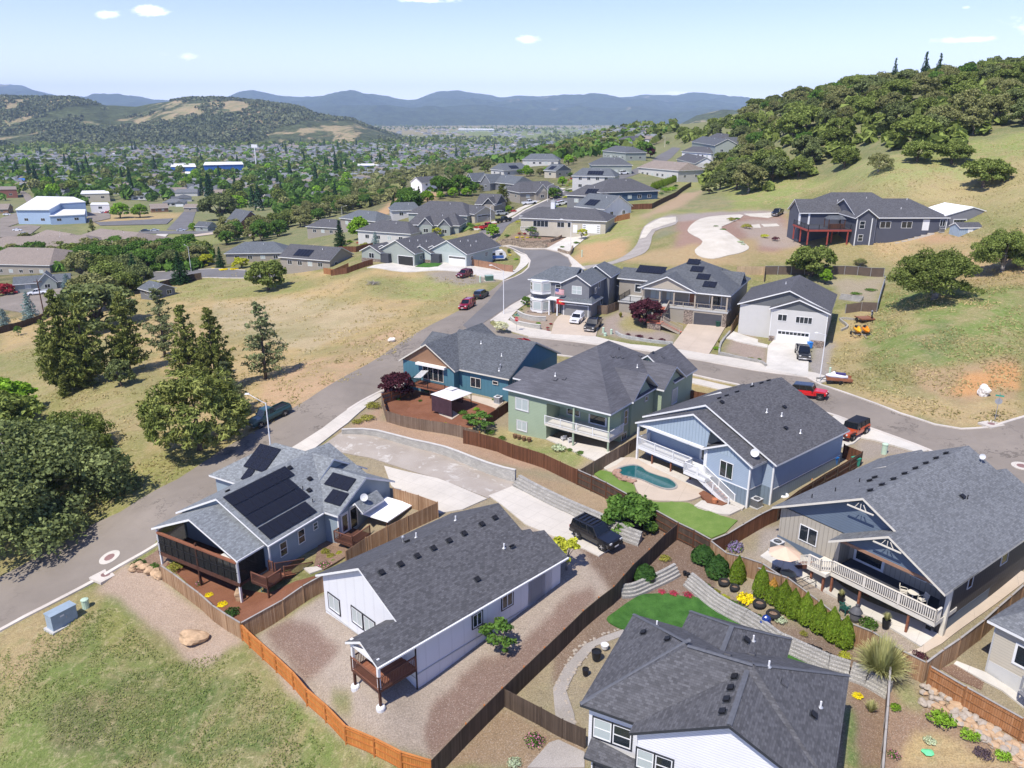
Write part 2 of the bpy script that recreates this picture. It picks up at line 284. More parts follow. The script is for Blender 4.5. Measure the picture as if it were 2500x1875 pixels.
SH_D=m_shingle('shingle_charcoal',(.087,.087,.094),.27);SH_M=m_shingle('shingle_slate',(.095,.102,.112),.26);SH_B=m_shingle('shingle_blue_grey',(.11,.122,.135),.25);SH_L=m_shingle('shingle_light_grey',(.195,.21,.22),.24);SH_L2=m_shingle('shingle_weathered',(.145,.152,.162),.22,.16);SH_T=m_shingle('shingle_tan',(.24,.2,.17),.2);SH_P=m_shingle('shingle_patched',(.092,.092,.104),.16,.35,1.)
GLASS=m_gloss('window_glass',(.018,.024,.03),.06,0,0,.8);GLASSL=m_gloss('window_blinds',(.42,.47,.46),.3,0,.5);GLASSD=m_gloss('dark_glass',(.008,.01,.012),.05,0,0,.6)
WOODD=m_boards('wood_stain_dark',(.085,.038,.026),(.11,.05,.034),.12,False,.2);WOODR=m_boards('wood_redwood',(.22,.085,.05),(.28,.12,.07),.14,True,.2);DECKF=m_boards('deck_boards',(.24,.13,.09),(.32,.2,.14),.14,True,.2)
FEN_A=m_boards('fence_cedar',(.26,.15,.08),(.38,.25,.15));FEN_O=m_boards('fence_new_cedar',(.42,.155,.035),(.52,.22,.06));FEN_D=m_boards('fence_weathered_dark',(.062,.044,.032),(.1,.072,.052));FEN_R=m_boards('fence_redbrown',(.105,.045,.024),(.17,.075,.04));FEN_G=m_boards('fence_grey_brown',(.15,.105,.075),(.23,.17,.125));FEN_T=m_boards('fence_tan_new',(.42,.31,.19),(.5,.38,.24))
POSTO=m_plain('post_orange',(.4,.14,.035),.7,.15);POSTD=m_plain('post_dark',(.07,.05,.038),.8,.2);POSTB=m_plain('post_steel',(.08,.085,.09),.5,.1)
ASPH=m_asphalt('asphalt',(.222,.192,.162));ASPHD=m_asphalt('asphalt_newer',(.15,.145,.145),False);CONC=m_conc('concrete',(.53,.49,.43),50,1.5);CONCD=m_conc('concrete_driveway',(.56,.53,.475),-39,3.6,.14);CONCT=m_conc('concrete_tan',(.48,.4,.32),65,3.6,.08);CONCK=m_conc('concrete_kerb',(.56,.51,.45),50,3,.15);CONCB=m_plain('concrete_block_plain',(.45,.44,.42),.85,.12)
DIRT=m_ground('packed_dirt',(.36,.275,.215),(.43,.34,.27),12,.25,.22,.01,None,.95,(22,.9,(.47,.38,.31)));GRAV=m_ground('gravel_pink',(.35,.28,.225),(.42,.345,.28),14,.3,.38,.02,None,.95,(26,.88,(.46,.38,.32)));GRAVG=m_ground('gravel_grey',(.27,.245,.22),(.34,.31,.28),14,.3,.35,.02);GRAVW=m_ground('gravel_white',(.46,.42,.35),(.54,.5,.43),12,.3,.3,.02)
RUB=m_ground('lava_rubble',(.13,.085,.075),(.24,.18,.155),10,.6,.75,.06,None,.95,(14,.85,(.27,.21,.18)));MULCH=m_ground('bark_mulch',(.16,.1,.07),(.23,.155,.11),16,.4,.5,.04,None,.95,(22,.9,(.32,.24,.17)));MULR=m_ground('bark_mulch_red',(.17,.072,.04),(.22,.1,.06),16,.5,.5,.04);SOIL=m_ground('bare_soil',(.3,.2,.13),(.42,.3,.2),8,.35,.35,.04,(.16,.17,.07))
LAWN=m_ground('lawn_bright',(.115,.19,.04),(.16,.23,.06),18,.7,.32,.03);LAWND=m_ground('lawn_deep',(.035,.1,.018),(.06,.15,.03),14,1.1,.5,.05);LAWNY=m_ground('lawn_dry',(.36,.27,.13),(.25,.24,.09),14,.4,.4,.03)
ROCKW=m_block('rock_wall',(.34,.27,.2),.45,rock=True,var=.22);STONEV=m_block('stone_veneer',(.3,.24,.2),.3,rock=True,var=.3);CMU=m_block('block_wall_grey',(.4,.385,.35),.42,.21,.75,.1);RETW=m_block('retaining_block_white',(.37,.355,.325),.34,.17,.5,.12)
ROCK=m_plain('rock_tan',(.45,.31,.19),.9,.3,1.2);ROCKG=m_plain('rock_grey',(.36,.31,.255),.9,.25,3);ROCKL=m_plain('rock_white',(.72,.69,.64),.9,.15,3)
BLACK=m_plain('black_plastic',(.015,.015,.017),.5,.2);RUBBER=m_plain('rubber',(.02,.02,.02),.8,.2);CHROME=m_gloss('chrome',(.6,.6,.62),.2,.9);WHITEP=m_plain('white_painted',(.7,.7,.7),.4,.04);GALV=m_gloss('galvanised',(.42,.43,.45),.45,.5);BARK=m_plain('bark',(.13,.1,.08),.95,.35,3);BARKG=m_plain('bark_grey',(.24,.22,.2),.95,.3,3)
SOLAR=None
def _solar():
 t=NT('solar_cells');b=t.n('ShaderNodeTexBrick',offset=0);t.l(t.uv(),b.inputs['Vector']);b.inputs['Scale'].default_value=1;b.inputs['Brick Width'].default_value=.165;b.inputs['Row Height'].default_value=.165;b.inputs['Mortar Size'].default_value=.004
 b.inputs['Color1'].default_value=(.011,.012,.018,1);b.inputs['Color2'].default_value=(.014,.015,.022,1);b.inputs['Mortar'].default_value=(.028,.03,.036,1);t.l(b.outputs[0],t.b.inputs['Base Color']);t.r(.22,.35);return t.m
SOLAR=_solar()
# ---------------- mesh builder ----------------
class MB:
 def __init__(s):s.v=[];s.f=[];s.m=[];s.mats=[];s.M=None
 def mi(s,m):
  if m not in s.mats:s.mats.append(m)
  return s.mats.index(m)
 def add(s,vs,fs,m):
  o=len(s.v);k=s.mi(m)
  if s.M is not None:vs=[tuple(s.M@Vector(v))for v in vs]
  s.v+=[tuple(v)for v in vs]
  for f in fs:s.f.append([i+o for i in f]);s.m.append(k)
  return s
 def poly(s,pts,m):return s.add(pts,[list(range(len(pts)))],m)
 def box(s,a,b,m):
  x0,y0,z0=(min(a[i],b[i])for i in range(3));x1,y1,z1=(max(a[i],b[i])for i in range(3))
  return s.add([(x0,y0,z0),(x1,y0,z0),(x1,y1,z0),(x0,y1,z0),(x0,y0,z1),(x1,y0,z1),(x1,y1,z1),(x0,y1,z1)],[(0,3,2,1),(4,5,6,7),(0,1,5,4),(1,2,6,5),(2,3,7,6),(3,0,4,7)],m)
 def bar(s,p,q,w,h,m):
  "rectangular bar from p to q"
  p=Vector(p);q=Vector(q);d=(q-p);L=d.length
  if L<1e-5:return s
  d.normalize();u=Vector((0,0,1))if abs(d.z)<.98 else Vector((0,1,0));a=d.cross(u).normalized();b=a.cross(d)
  c=[(-w/2,-h/2),(w/2,-h/2),(w/2,h/2),(-w/2,h/2)]
  return s.add([tuple(e+a*i+b*j)for e in(p,q)for i,j in c],[(3,2,1,0),(4,5,6,7),(0,1,5,4),(1,2,6,5),(2,3,7,6),(3,0,4,7)],m)
 def tube(s,p,q,r0,r1,n,m,caps=True):
  p=Vector(p);q=Vector(q);d=(q-p).normalized();u=Vector((0,0,1))if abs(d.z)<.9 else Vector((1,0,0));a=d.cross(u).normalized();b=a.cross(d)
  vs=[tuple(c+(a*math.cos(t)+b*math.sin(t))*r)for c,r in((p,r0),(q,r1))for t in[2*math.pi*i/n for i in range(n)]]
  fs=[(i,i+n,(i+1)%n+n,(i+1)%n)for i in range(n)]
  if caps:fs+=[tuple(range(n)),tuple(range(2*n-1,n-1,-1))]
  return s.add(vs,fs,m)
 def path(s,pts,rs,n,m):
  for i in range(len(pts)-1):s.tube(pts[i],pts[i+1],rs[i],rs[i+1],n,m,True)
  return s
 def lathe(s,prof,c,m,n=16):
  vs=[(c[0]+r*math.cos(2*math.pi*i/n),c[1]+r*math.sin(2*math.pi*i/n),c[2]+z)for r,z in prof for i in range(n)]
  fs=[(j*n+i,j*n+(i+1)%n,(j+1)*n+(i+1)%n,(j+1)*n+i)for j in range(len(prof)-1)for i in range(n)]
  fs+=[tuple(range(n-1,-1,-1)),tuple(range((len(prof)-1)*n,len(prof)*n))]
  return s.add(vs,fs,m)
 def rock(s,c,r,m,seed=0,sub=2):
  bm=bmesh.new();bmesh.ops.create_icosphere(bm,subdivisions=sub,radius=1);rd=random.Random(seed);ph=[rd.uniform(0,6)for _ in range(9)]
  vs=[]
  for v in bm.verts:
   x,y,z=v.co;k=1+.16*math.sin(3*x+ph[0])*math.cos(2.5*y+ph[1])+.13*math.sin(4.3*z+ph[2]+2*x)+rd.uniform(-.07,.07)
   vs.append((c[0]+x*k*r[0],c[1]+y*k*r[1],c[2]+z*k*r[2]))
  fs=[[v.index for v in f.verts]for f in bm.faces];bm.free();return s.add(vs,fs,m)
 def build(s,name,parent=None,dz=0,smooth=False,loc=None,rz=None,mesh_only=False):
  me=bpy.data.meshes.new(name)
  if dz:s.v=[(a,b,c+dz)for a,b,c in s.v]
  me.from_pydata(s.v,[],s.f)
  for m in s.mats:me.materials.append(m)
  nf=len(s.f);me.polygons.foreach_set('material_index',s.m)
  if smooth:me.polygons.foreach_set('use_smooth',[True]*nf)
  me.update();uvl=me.uv_layers.new(name='UVMap');nl=len(me.loops)
  co=np.empty(len(s.v)*3);me.vertices.foreach_get('co',co);co=co.reshape(-1,3);li=np.empty(nl,np.int32);me.loops.foreach_get('vertex_index',li)
  no=np.empty(nf*3);me.polygons.foreach_get('normal',no);no=no.reshape(-1,3);lt=np.empty(nf,np.int32);me.polygons.foreach_get('loop_total',lt)
  nn=np.repeat(no,lt,axis=0);hl=np.hypot(nn[:,0],nn[:,1]);flat=hl<.02
  tx=np.where(flat,1.,-nn[:,1]/np.maximum(hl,1e-6));ty=np.where(flat,0.,nn[:,0]/np.maximum(hl,1e-6));t=np.stack([tx,ty,np.zeros(nl)],1);b=np.cross(nn,t);c=co[li]
  uvl.data.foreach_set('uv',np.stack([(c*t).sum(1),(c*b).sum(1)],1).ravel())
  if mesh_only:return me
  return put(name,me,parent,loc,rz)
def put(name,me,parent=None,loc=None,rz=None,mtx=None):
 o=bpy.data.objects.new(name,me);COL.objects.link(o)
 if parent is not None:o.parent=parent
 if mtx is not None:o.matrix_local=mtx
 if loc is not None:o.location=loc
 if rz is not None:o.rotation_euler=(0,0,rz)
 return o
def tag(o,label=None,cat=None,group=None,kind=None):
 if label:o['label']=label
 if cat:o['category']=cat
 if group:o['group']=group
 if kind:o['kind']=kind
 return o
def thing(name,label,cat,loc=(0,0,0),rz=0,group=None,scale=None):
 o=bpy.data.objects.new(name,None);o.empty_display_size=.5;COL.objects.link(o);o.location=loc;o.rotation_euler=(0,0,rz)
 if scale:o.scale=scale
 return tag(o,label,cat,group)
def copy_tree(o,loc,rz=None,sc_=None,label=None,group=None):
 def rec(a,par):
  c=a.copy();COL.objects.link(c);c.parent=par
  for ch in a.children:rec(ch,c)
  return c
 r=rec(o,None);r.location=loc
 if rz is not None:r.rotation_euler=(0,0,rz)
 if sc_ is not None:r.scale=sc_ if isinstance(sc_,tuple)else(sc_,sc_,sc_)
 if label:r['label']=label
 if group:r['group']=group
 return r
def quads_mesh(name,c,n,s1,s2,mat,rng,flop=.6):
 "many small leaf quads: centres c, preferred normals n"
 k=len(c);nn=n+rng.normal(0,flop,(k,3));nn/=np.linalg.norm(nn,axis=1)[:,None]+1e-9;r=rng.normal(0,1,(k,3));t=np.cross(nn,r);t/=np.linalg.norm(t,axis=1)[:,None]+1e-9;b=np.cross(nn,t)
 t=t*(s1*rng.uniform(.6,1.3,k))[:,None];b=b*(s2*rng.uniform(.6,1.3,k))[:,None]
 v=np.stack([c-t-b*.6,c+t*.7-b,c+t+b*.7,c-t*.6+b],1).reshape(-1,3)
 me=bpy.data.meshes.new(name);me.vertices.add(4*k);me.vertices.foreach_set('co',v.ravel());me.loops.add(4*k);me.loops.foreach_set('vertex_index',np.arange(4*k,dtype=np.int32));me.polygons.add(k);me.polygons.foreach_set('loop_start',np.arange(0,4*k,4,dtype=np.int32))
 me.materials.append(mat);me.update(calc_edges=True);return me
# ---------------- building kit ----------------
WC={}
def win_mesh(w,h,n,tr,gl,outer,rows):
 k=(round(w,2),round(h,2),n,tr.name,gl.name,outer.name if outer else '',rows)
 if k in WC:return WC[k]
 f=MB();b=.07
 f.box((-w/2,-.05,0),(w/2,0,b),tr);f.box((-w/2,-.05,h-b),(w/2,0,h),tr);f.box((-w/2,-.05,b),(-w/2+b,0,h-b),tr);f.box((w/2-b,-.05,b),(w/2,0,h-b),tr)
 for i in range(1,n):x=-w/2+w*i/n;f.box((x-.035,-.048,b),(x+.035,0,h-b),tr)
 for j in range(1,rows):z=h*j/rows;f.box((-w/2+b,-.044,z-.03),(w/2-b,0,z+.03),tr)
 if outer:
  o=.09;f.box((-w/2-o,-.06,-o),(w/2+o,0,0),outer);f.box((-w/2-o,-.06,h),(w/2+o,0,h+o),outer);f.box((-w/2-o,-.06,0),(-w/2,0,h),outer);f.box((w/2,-.06,0),(w/2+o,0,h),outer)
 g=MB();g.box((-w/2+.02,-.022,.02),(w/2-.02,-.004,h-.02),gl)
 WC[k]=(f.build('window_frame',mesh_only=True),g.build('pane',mesh_only=True));return WC[k]
FA={'S':0,'E':math.pi/2,'N':math.pi,'W':-math.pi/2}
def inpoly(poly,x,y):
 c=False;n=len(poly)
 for i in range(n):
  x0,y0=poly[i][:2];x1,y1=poly[(i+1)%n][:2]
  if(y0>y)!=(y1>y)and x<(x1-x0)*(y-y0)/(y1-y0)+x0:c=not c
 return c
class House:
 def __init__(s,name,label,x,y,h,zb,wall,gab=None,roof=SH_D,trim=TRIM,cat='house',group=None,wtrim=None,louter=None):
  s.zb=zb;s.root=thing(name,label,cat,(x,y,zb),math.radians(h),group);s.W=MB();s.R=MB();s.planes=[];s.wall=wall;s.gab=gab or wall;s.rm=roof;s.trim=trim;s.wt=wtrim or TRIM;s.lo=louter;s.x0=(x,y,h);s.roofo=None
 def world(s,x,y,z):
  a=math.radians(s.x0[2]);return(s.x0[0]+x*math.cos(a)-y*math.sin(a),s.x0[1]+x*math.sin(a)+y*math.cos(a),z)
 def roof(s,polys,th=.2,mat=None,trim=None):
  mat=mat or s.rm;trim=trim or s.trim;ed={}
  for p in polys:
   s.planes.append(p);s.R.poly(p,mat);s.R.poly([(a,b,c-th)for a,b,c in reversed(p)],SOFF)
   for i in range(len(p)):
    a=tuple(round(v,3)for v in p[i]);b=tuple(round(v,3)for v in p[(i+1)%len(p)]);ed[(a,b)]=ed.get((a,b),0)+1
  for(a,b)in ed:
   if(b,a)not in ed:s.R.poly([(a[0],a[1],a[2]-th),(b[0],b[1],b[2]-th),b,a],trim)
 def gable(s,x0,y0,x1,y1,ze,zr,ax='x',mid=None,oh=.45,og=.4,zb=None,a0=0,a1=0,walls=True,wall=None,gab=None,mat=None,trim=None,th=.2,ze1=None,wx=None):
  "gable or hip wing; a0,a1 = hip run at each ridge end; eave height may differ per side"
  wall=wall or s.wall;gab=gab or s.gab;sw=(lambda p:p)if ax=='x' else(lambda p:(p[1],p[0],p[2]))
  if ax=='y':x0,y0,x1,y1=y0,x0,y1,x1
  m=(y0+y1)/2 if mid is None else mid;e1=ze if ze1 is None else ze1;r0=(x0+a0,m,zr);r1=(x1-a1,m,zr)
  P_=[[(x0,y0,ze),(x1,y0,ze),r1,r0],[(x1,y1,e1),(x0,y1,e1),r0,r1]]
  if a0>0:P_.append([(x0,y1,e1),(x0,y0,ze),r0])
  if a1>0:P_.append([(x1,y0,ze),(x1,y1,e1),r1])
  P_=[[sw(q)for q in(p if ax=='x' else reversed(p))]for p in P_]
  s.roof(P_,th,mat,trim)
  if walls:
   zb=s.zb-1.5 if zb is None else zb;X0=x0+(og if a0==0 else oh);X1=x1-(og if a1==0 else oh);Y0=y0+oh;Y1=y1-oh
   t0=ze+oh*(zr-ze)/(m-y0)-th-.01;t1=e1+oh*(zr-e1)/(y1-m)-th-.01;pk=zr-th-.02
   if wx:X0,X1=wx
   A=s.W;q=lambda pts,mt:A.poly([sw(p)for p in pts],mt)
   q([(X0,Y0,zb),(X1,Y0,zb),(X1,Y0,t0),(X0,Y0,t0)],wall);q([(X1,Y1,zb),(X0,Y1,zb),(X0,Y1,t1),(X1,Y1,t1)],wall)
   for X,a in((X0,a0),(X1,a1)):
    q([(X,Y1,zb),(X,Y0,zb),(X,Y0,t0),(X,Y1,t1)],wall)
    if a==0:q([(X,Y1,t1),(X,Y0,t0),(X,m,pk)],gab)
   q([(X0,Y0,zb),(X0,Y1,zb),(X1,Y1,zb),(X1,Y0,zb)],wall)
 def rz(s,x,y):
  best=None
  for p in s.planes:
   if inpoly(p,x,y):
    a,b,c=(Vector(p[i])for i in(0,1,2));n=(b-a).cross(c-a)
    if abs(n.z)<1e-6:continue
    n=n if n.z>0 else-n;n.normalize();z=a.z-(n.x*(x-a.x)+n.y*(y-a.y))/n.z
    if best is None or z>best[0]:best=(z,n)
  return best
 def hit(s,c,x,y,z1=13.):
  z=z1;a=math.radians(s.x0[2]);ca,sa=math.cos(a),math.sin(a)
  while z>s.zb:
   w=P(c,x,y,z);dx,dy=w[0]-s.x0[0],w[1]-s.x0[1];u,v=dx*ca+dy*sa,-dx*sa+dy*ca;r=s.rz(u,v)
   if r and r[0]>=z:return u,v
   z-=.04
  return None
 def finish(s):
  s.wo=s.W.build('wall',s.root,-s.zb);s.roofo=s.R.build('roof',s.root,-s.zb)
 def part(s,mb,name,smooth=False,par=None):return mb.build(name,par or s.root,-s.zb,smooth)
 def _pl(s,face,p,a,z,me,name,par=None):
  loc={'S':(a,p,z),'N':(a,p,z),'W':(p,a,z),'E':(p,a,z)}[face];return put(name,me,par or s.root,(loc[0],loc[1],loc[2]-s.zb),FA[face])
 def win(s,face,p,a,z,w,h,n=2,gl=None,tr=None,outer=None,rows=1,name='window'):
  f,g=win_mesh(w,h,n,tr or s.wt,gl or GLASS,outer or s.lo,rows);o=s._pl(face,p,a,z,f,name);put('pane',g,o);return o
 def garage(s,face,p,a,z,w,h,mat,wins=True,tr=None):
  g=MB();tr=tr or s.wt
  for j in range(4):
   for i in range(8 if w>3 else 4):
    n=8 if w>3 else 4;x0=-w/2+w*i/n;z0=h*j/4
    g.box((x0+.04,-.03,z0+.05),(x0+w/n-.04,-.01,z0+h/4-.05),GLASS if(wins and j==3)else mat)
  g.box((-w/2,-.018,0),(w/2,0,h),mat);me=g.build('garage_door',mesh_only=True);o=s._pl(face,p,a,z,me,'garage_door')
  f=MB();f.box((-w/2-.14,-.05,0),(-w/2,0,h),tr);f.box((w/2,-.05,0),(w/2+.14,0,h),tr);f.box((-w/2-.14,-.05,h),(w/2+.14,0,h+.16),tr);f.build('door_frame',o);return o
 def door(s,face,p,a,z,w=.95,h=2.05,mat=None,tr=None,glass=False):
  g=MB();mat=mat or WHITEP;g.box((-w/2,-.04,0),(w/2,0,h),mat)
  if glass:g.box((-w/2+.12,-.05,.2),(w/2-.12,-.04,h-.15),GLASS)
  o=s._pl(face,p,a,z,g.build('door',mesh_only=True),'door');f=MB();tr=tr or s.wt
  f.box((-w/2-.1,-.05,0),(-w/2,0,h+.1),tr);f.box((w/2,-.05,0),(w/2+.1,0,h+.1),tr);f.box((-w/2,-.05,h),(w/2,0,h+.1),tr);f.build('door_frame',o);k=MB();k.box((w/2-.14,-.09,.95),(w/2-.08,-.04,1.05),CHROME);k.build('handle',o);return o
 def vent(s,x,y,kind='box'):
  r=s.rz(x,y)
  if not r:return
  if kind+'v' not in WC:
   v=MB()
   if kind=='box':v.box((-.17,-.15,0),(.17,.15,.13),BLACK);v.box((-.21,-.19,.13),(.21,.19,.17),BLACK);v.box((-.26,-.24,-.03),(.26,.24,.012),TRIMD)
   elif kind=='pipe':v.tube((0,0,-.1),(0,0,.42),.06,.06,8,WHITEP);v.lathe([(.17,0),(.08,.09)],(0,0,0),GALV,8)
   elif kind=='pipeb':v.tube((0,0,-.1),(0,0,.35),.045,.045,8,BLACK)
   elif kind=='low':v.box((-.22,-.19,0),(.22,.19,.1),s.rm);v.box((-.27,-.24,-.03),(.27,.24,.012),TRIMD)
   elif kind=='turb':v.tube((0,0,-.1),(0,0,.35),.07,.07,8,GALV);v.lathe([(.12,.35),(.14,.45),(.1,.55),(.02,.6)],(0,0,0),GALV,10)
   WC[kind+'v']=v.build('vent',mesh_only=True)
  z,n=r;o=put('roof_vent' if kind in('box','low')else 'vent_pipe',WC[kind+'v'],s.roofo,(x,y,z-s.zb+.01))
  if kind in('box','low'):o.rotation_mode='QUATERNION';q=Vector((0,0,1)).rotation_difference(n);o.rotation_quaternion=q@Matrix.Rotation(math.atan2(n.y,n.x)+math.pi/2,3,'Z').to_quaternion()if False else q
 def solar(s,x,y,cols,rows,pw=1.03,ph=1.72,along=(1,0),lift=.1):
  z,n=s.rz(x,y);e1=Vector((along[0],along[1],0));e1=(e1-n*e1.dot(n)).normalized();e2=n.cross(e1)
  if e2.z<0:e2=-e2
  k=('sol',pw,ph)
  if k not in WC:
   m=MB();m.box((.01,.01,0),(pw-.01,ph-.01,.035),BLACK);m.box((.025,.025,.034),(pw-.025,ph-.025,.04),SOLAR);WC[k]=m.build('solar_panel',mesh_only=True)
  for j in range(rows):
   for i in range(cols[j]if isinstance(cols,(list,tuple))else cols):
    o_=Vector((x,y,z-s.zb))+n*lift+e1*(i*pw)+e2*(j*ph);ax3=n if e1.cross(e2).dot(n)>0 else-n
    M_=Matrix(((e1.x,e2.x,n.x,o_.x),(e1.y,e2.y,n.y,o_.y),(e1.z,e2.z,n.z,o_.z),(0,0,0,1)));put('solar_panel',WC[k],s.root,mtx=M_)
 def post(s,x,y,z0,z1,m=None,w=.14,name='post'):
  p=MB();p.box((-w/2,-w/2,z0-s.zb),(w/2,w/2,z1-s.zb),m or WOODD);return put(name,p.build(name,mesh_only=True),s.root,(x,y,0))
 def railing(s,pts,h=1.0,m=None,sp=.13,bw=.04,cap=.12,par=None,post=.1,ball=True,seg=2.4):
  r=MB();m=m or WOODD
  for p,q in zip(pts[:-1],pts[1:]):
   p=Vector(p);q=Vector(q);L=math.hypot(q.x-p.x,q.y-p.y);up=Vector((0,0,1));r.bar(p+up*h,q+up*h,cap,.05,m);r.bar(p+up*.1,q+up*.1,.05,.06,m)
   if ball:
    n=max(1,int(L/sp))
    for i in range(n):c=p+(q-p)*((i+.5)/n);r.box((c.x-bw/2,c.y-bw/2,c.z+.1),(c.x+bw/2,c.y+bw/2,c.z+h),m)
   k=max(1,round(L/seg))
   for i in range(k+1):c=p+(q-p)*(i/k);r.box((c.x-post/2,c.y-post/2,c.z-.05),(c.x+post/2,c.y+post/2,c.z+h+.06),m)
  return r.build('railing',par or s.root,-s.zb)
 def stairs(s,top,bot,wv,n,m,strm=None,rail=None,rh=.95,railm=None):
  st=MB();top=Vector(top);bot=Vector(bot);wv=Vector((*wv,0));d=bot-top;dh=Vector((d.x,d.y,0));run=dh.length/n;e=dh.normalized();rise=-d.z/n
  for i in range(n):
   a=top+e*(run*i);z=top.z-rise*(i+1);c=[a,a+e*(run+.03),a+e*(run+.03)+wv,a+wv];st.add([(p.x,p.y,z-.05)for p in c]+[(p.x,p.y,z)for p in c],[(3,2,1,0),(4,5,6,7),(0,1,5,4),(1,2,6,5),(2,3,7,6),(3,0,4,7)],m)
  for k in(0,1):st.bar(top+wv*k+Vector((0,0,-.2)),bot+wv*k+Vector((0,0,-.08)),.05,.28,strm or m)
  o=st.build('stairs',s.root,-s.zb)
  for k in(rail or()):s.railing([top+wv*k,bot+wv*k],rh,railm or m)
  return o
def slabpts(pts,z0,z1,m,mb=None,side=None):
 mb=mb or MB();n=len(pts);mb.poly([(x,y,z1)for x,y in pts],m);mb.poly([(x,y,z0)for x,y in reversed(pts)],m)
 for i in range(n):a=pts[i];b=pts[(i+1)%n];mb.poly([(a[0],a[1],z0),(b[0],b[1],z0),(b[0],b[1],z1),(a[0],a[1],z1)],side or m)
 return mb
# ---------------- fences ----------------
def fence(label,pts,h=1.8,mat=None,postm=None,rails=0,step=2.4,cap=None,group=None,name='wooden_fence',th=.035,postout=.0,dark=None,pw=.1):
 "pts: world xy list; rails: side (+1 left of travel, -1 right) showing rails and posts"
 P2=[pts[0]]
 for p,q in zip(pts[:-1],pts[1:]):
  L=math.dist(p,q);k=max(1,round(L/step));P2+=[(p[0]+(q[0]-p[0])*i/k,p[1]+(q[1]-p[1])*i/k)for i in range(1,k+1)]
 z0=H(*P2[0]);r=thing(name,label,'fence',(P2[0][0],P2[0][1],z0),0,group);b=MB();rl=MB();ox,oy=P2[0];zs=[H(*p)-z0 for p in P2];Q=[(p[0]-ox,p[1]-oy)for p in P2]
 for i in range(len(Q)-1):
  (ax,ay),(bx,by)=Q[i],Q[i+1];L=math.hypot(bx-ax,by-ay)or 1;nx,ny=-(by-ay)/L*th/2,(bx-ax)/L*th/2;za,zb_=zs[i]-.15,zs[i+1]-.15;ta,tb=zs[i]+h,zs[i+1]+h
  b.add([(ax-nx,ay-ny,za),(bx-nx,by-ny,zb_),(bx+nx,by+ny,zb_),(ax+nx,ay+ny,za),(ax-nx,ay-ny,ta),(bx-nx,by-ny,tb),(bx+nx,by+ny,tb),(ax+nx,ay+ny,ta)],[(3,2,1,0),(4,5,6,7),(0,1,5,4),(1,2,6,5),(2,3,7,6),(3,0,4,7)],mat)
  if cap:b.bar((ax,ay,ta+.02),(bx,by,tb+.02),.13,.04,cap)
  if rails:
   ux,uy=nx/th*2*.05*rails,ny/th*2*.05*rails
   for f in(.12,.5,.88):rl.bar((ax+ux,ay+uy,zs[i]+h*f),(bx+ux,by+uy,zs[i+1]+h*f),.045,.09,postm or mat)
 b.build('boards',r)
 if rails:rl.build('rails',r)
 pm=MB();pm.box((-pw/2,-pw/2,-.3),(pw/2,pw/2,h+.06),postm or mat);me=pm.build('post',mesh_only=True)
 for i,(x,y)in enumerate(Q):
  j=min(i,len(Q)-2);L=math.hypot(Q[j+1][0]-Q[j][0],Q[j+1][1]-Q[j][1])or 1;sx=-(Q[j+1][1]-Q[j][1])/L*.06*(rails or 0);sy=(Q[j+1][0]-Q[j][0])/L*.06*(rails or 0);put('post',me,r,(x+sx,y+sy,zs[i]))
 return r
def G2(c,x,y,h=0):return Gr(c,x,y,h)[:2]
def GP(s,h=0):return[Gr(c,x,y,h)[:2]for c,x,y in ev(s)]
# ---------------- vehicles ----------------
def wheel_mesh(r,w):
 k=('wh',r,w)
 if k not in WC:
  t=MB();n=18
  prof=[(r*.62,-w/2),(r*.95,-w/2),(r,-w*.3),(r,w*.3),(r*.95,w/2),(r*.62,w/2)]
  vs=[(p*math.cos(2*math.pi*i/n),q,p*math.sin(2*math.pi*i/n))for p,q in prof for i in range(n)]
  t.add(vs,[(j*n+i,j*n+(i+1)%n,(j+1)*n+(i+1)%n,(j+1)*n+i)for j in range(5)for i in range(n)],RUBBER)
  m=MB();m.tube((0,-w*.38,0),(0,w*.38,0),r*.62,r*.62,n,BLACK)
  for i in range(5):
   a=2*math.pi*i/5
   for sd in(-1,1):m.bar((0,sd*w*.4,0),(r*.6*math.cos(a),sd*w*.4,r*.6*math.sin(a)),.07,.05,CHROME)
  WC[k]=(t.build('tyre',mesh_only=True),m.build('rim',mesh_only=True))
 return WC[k]
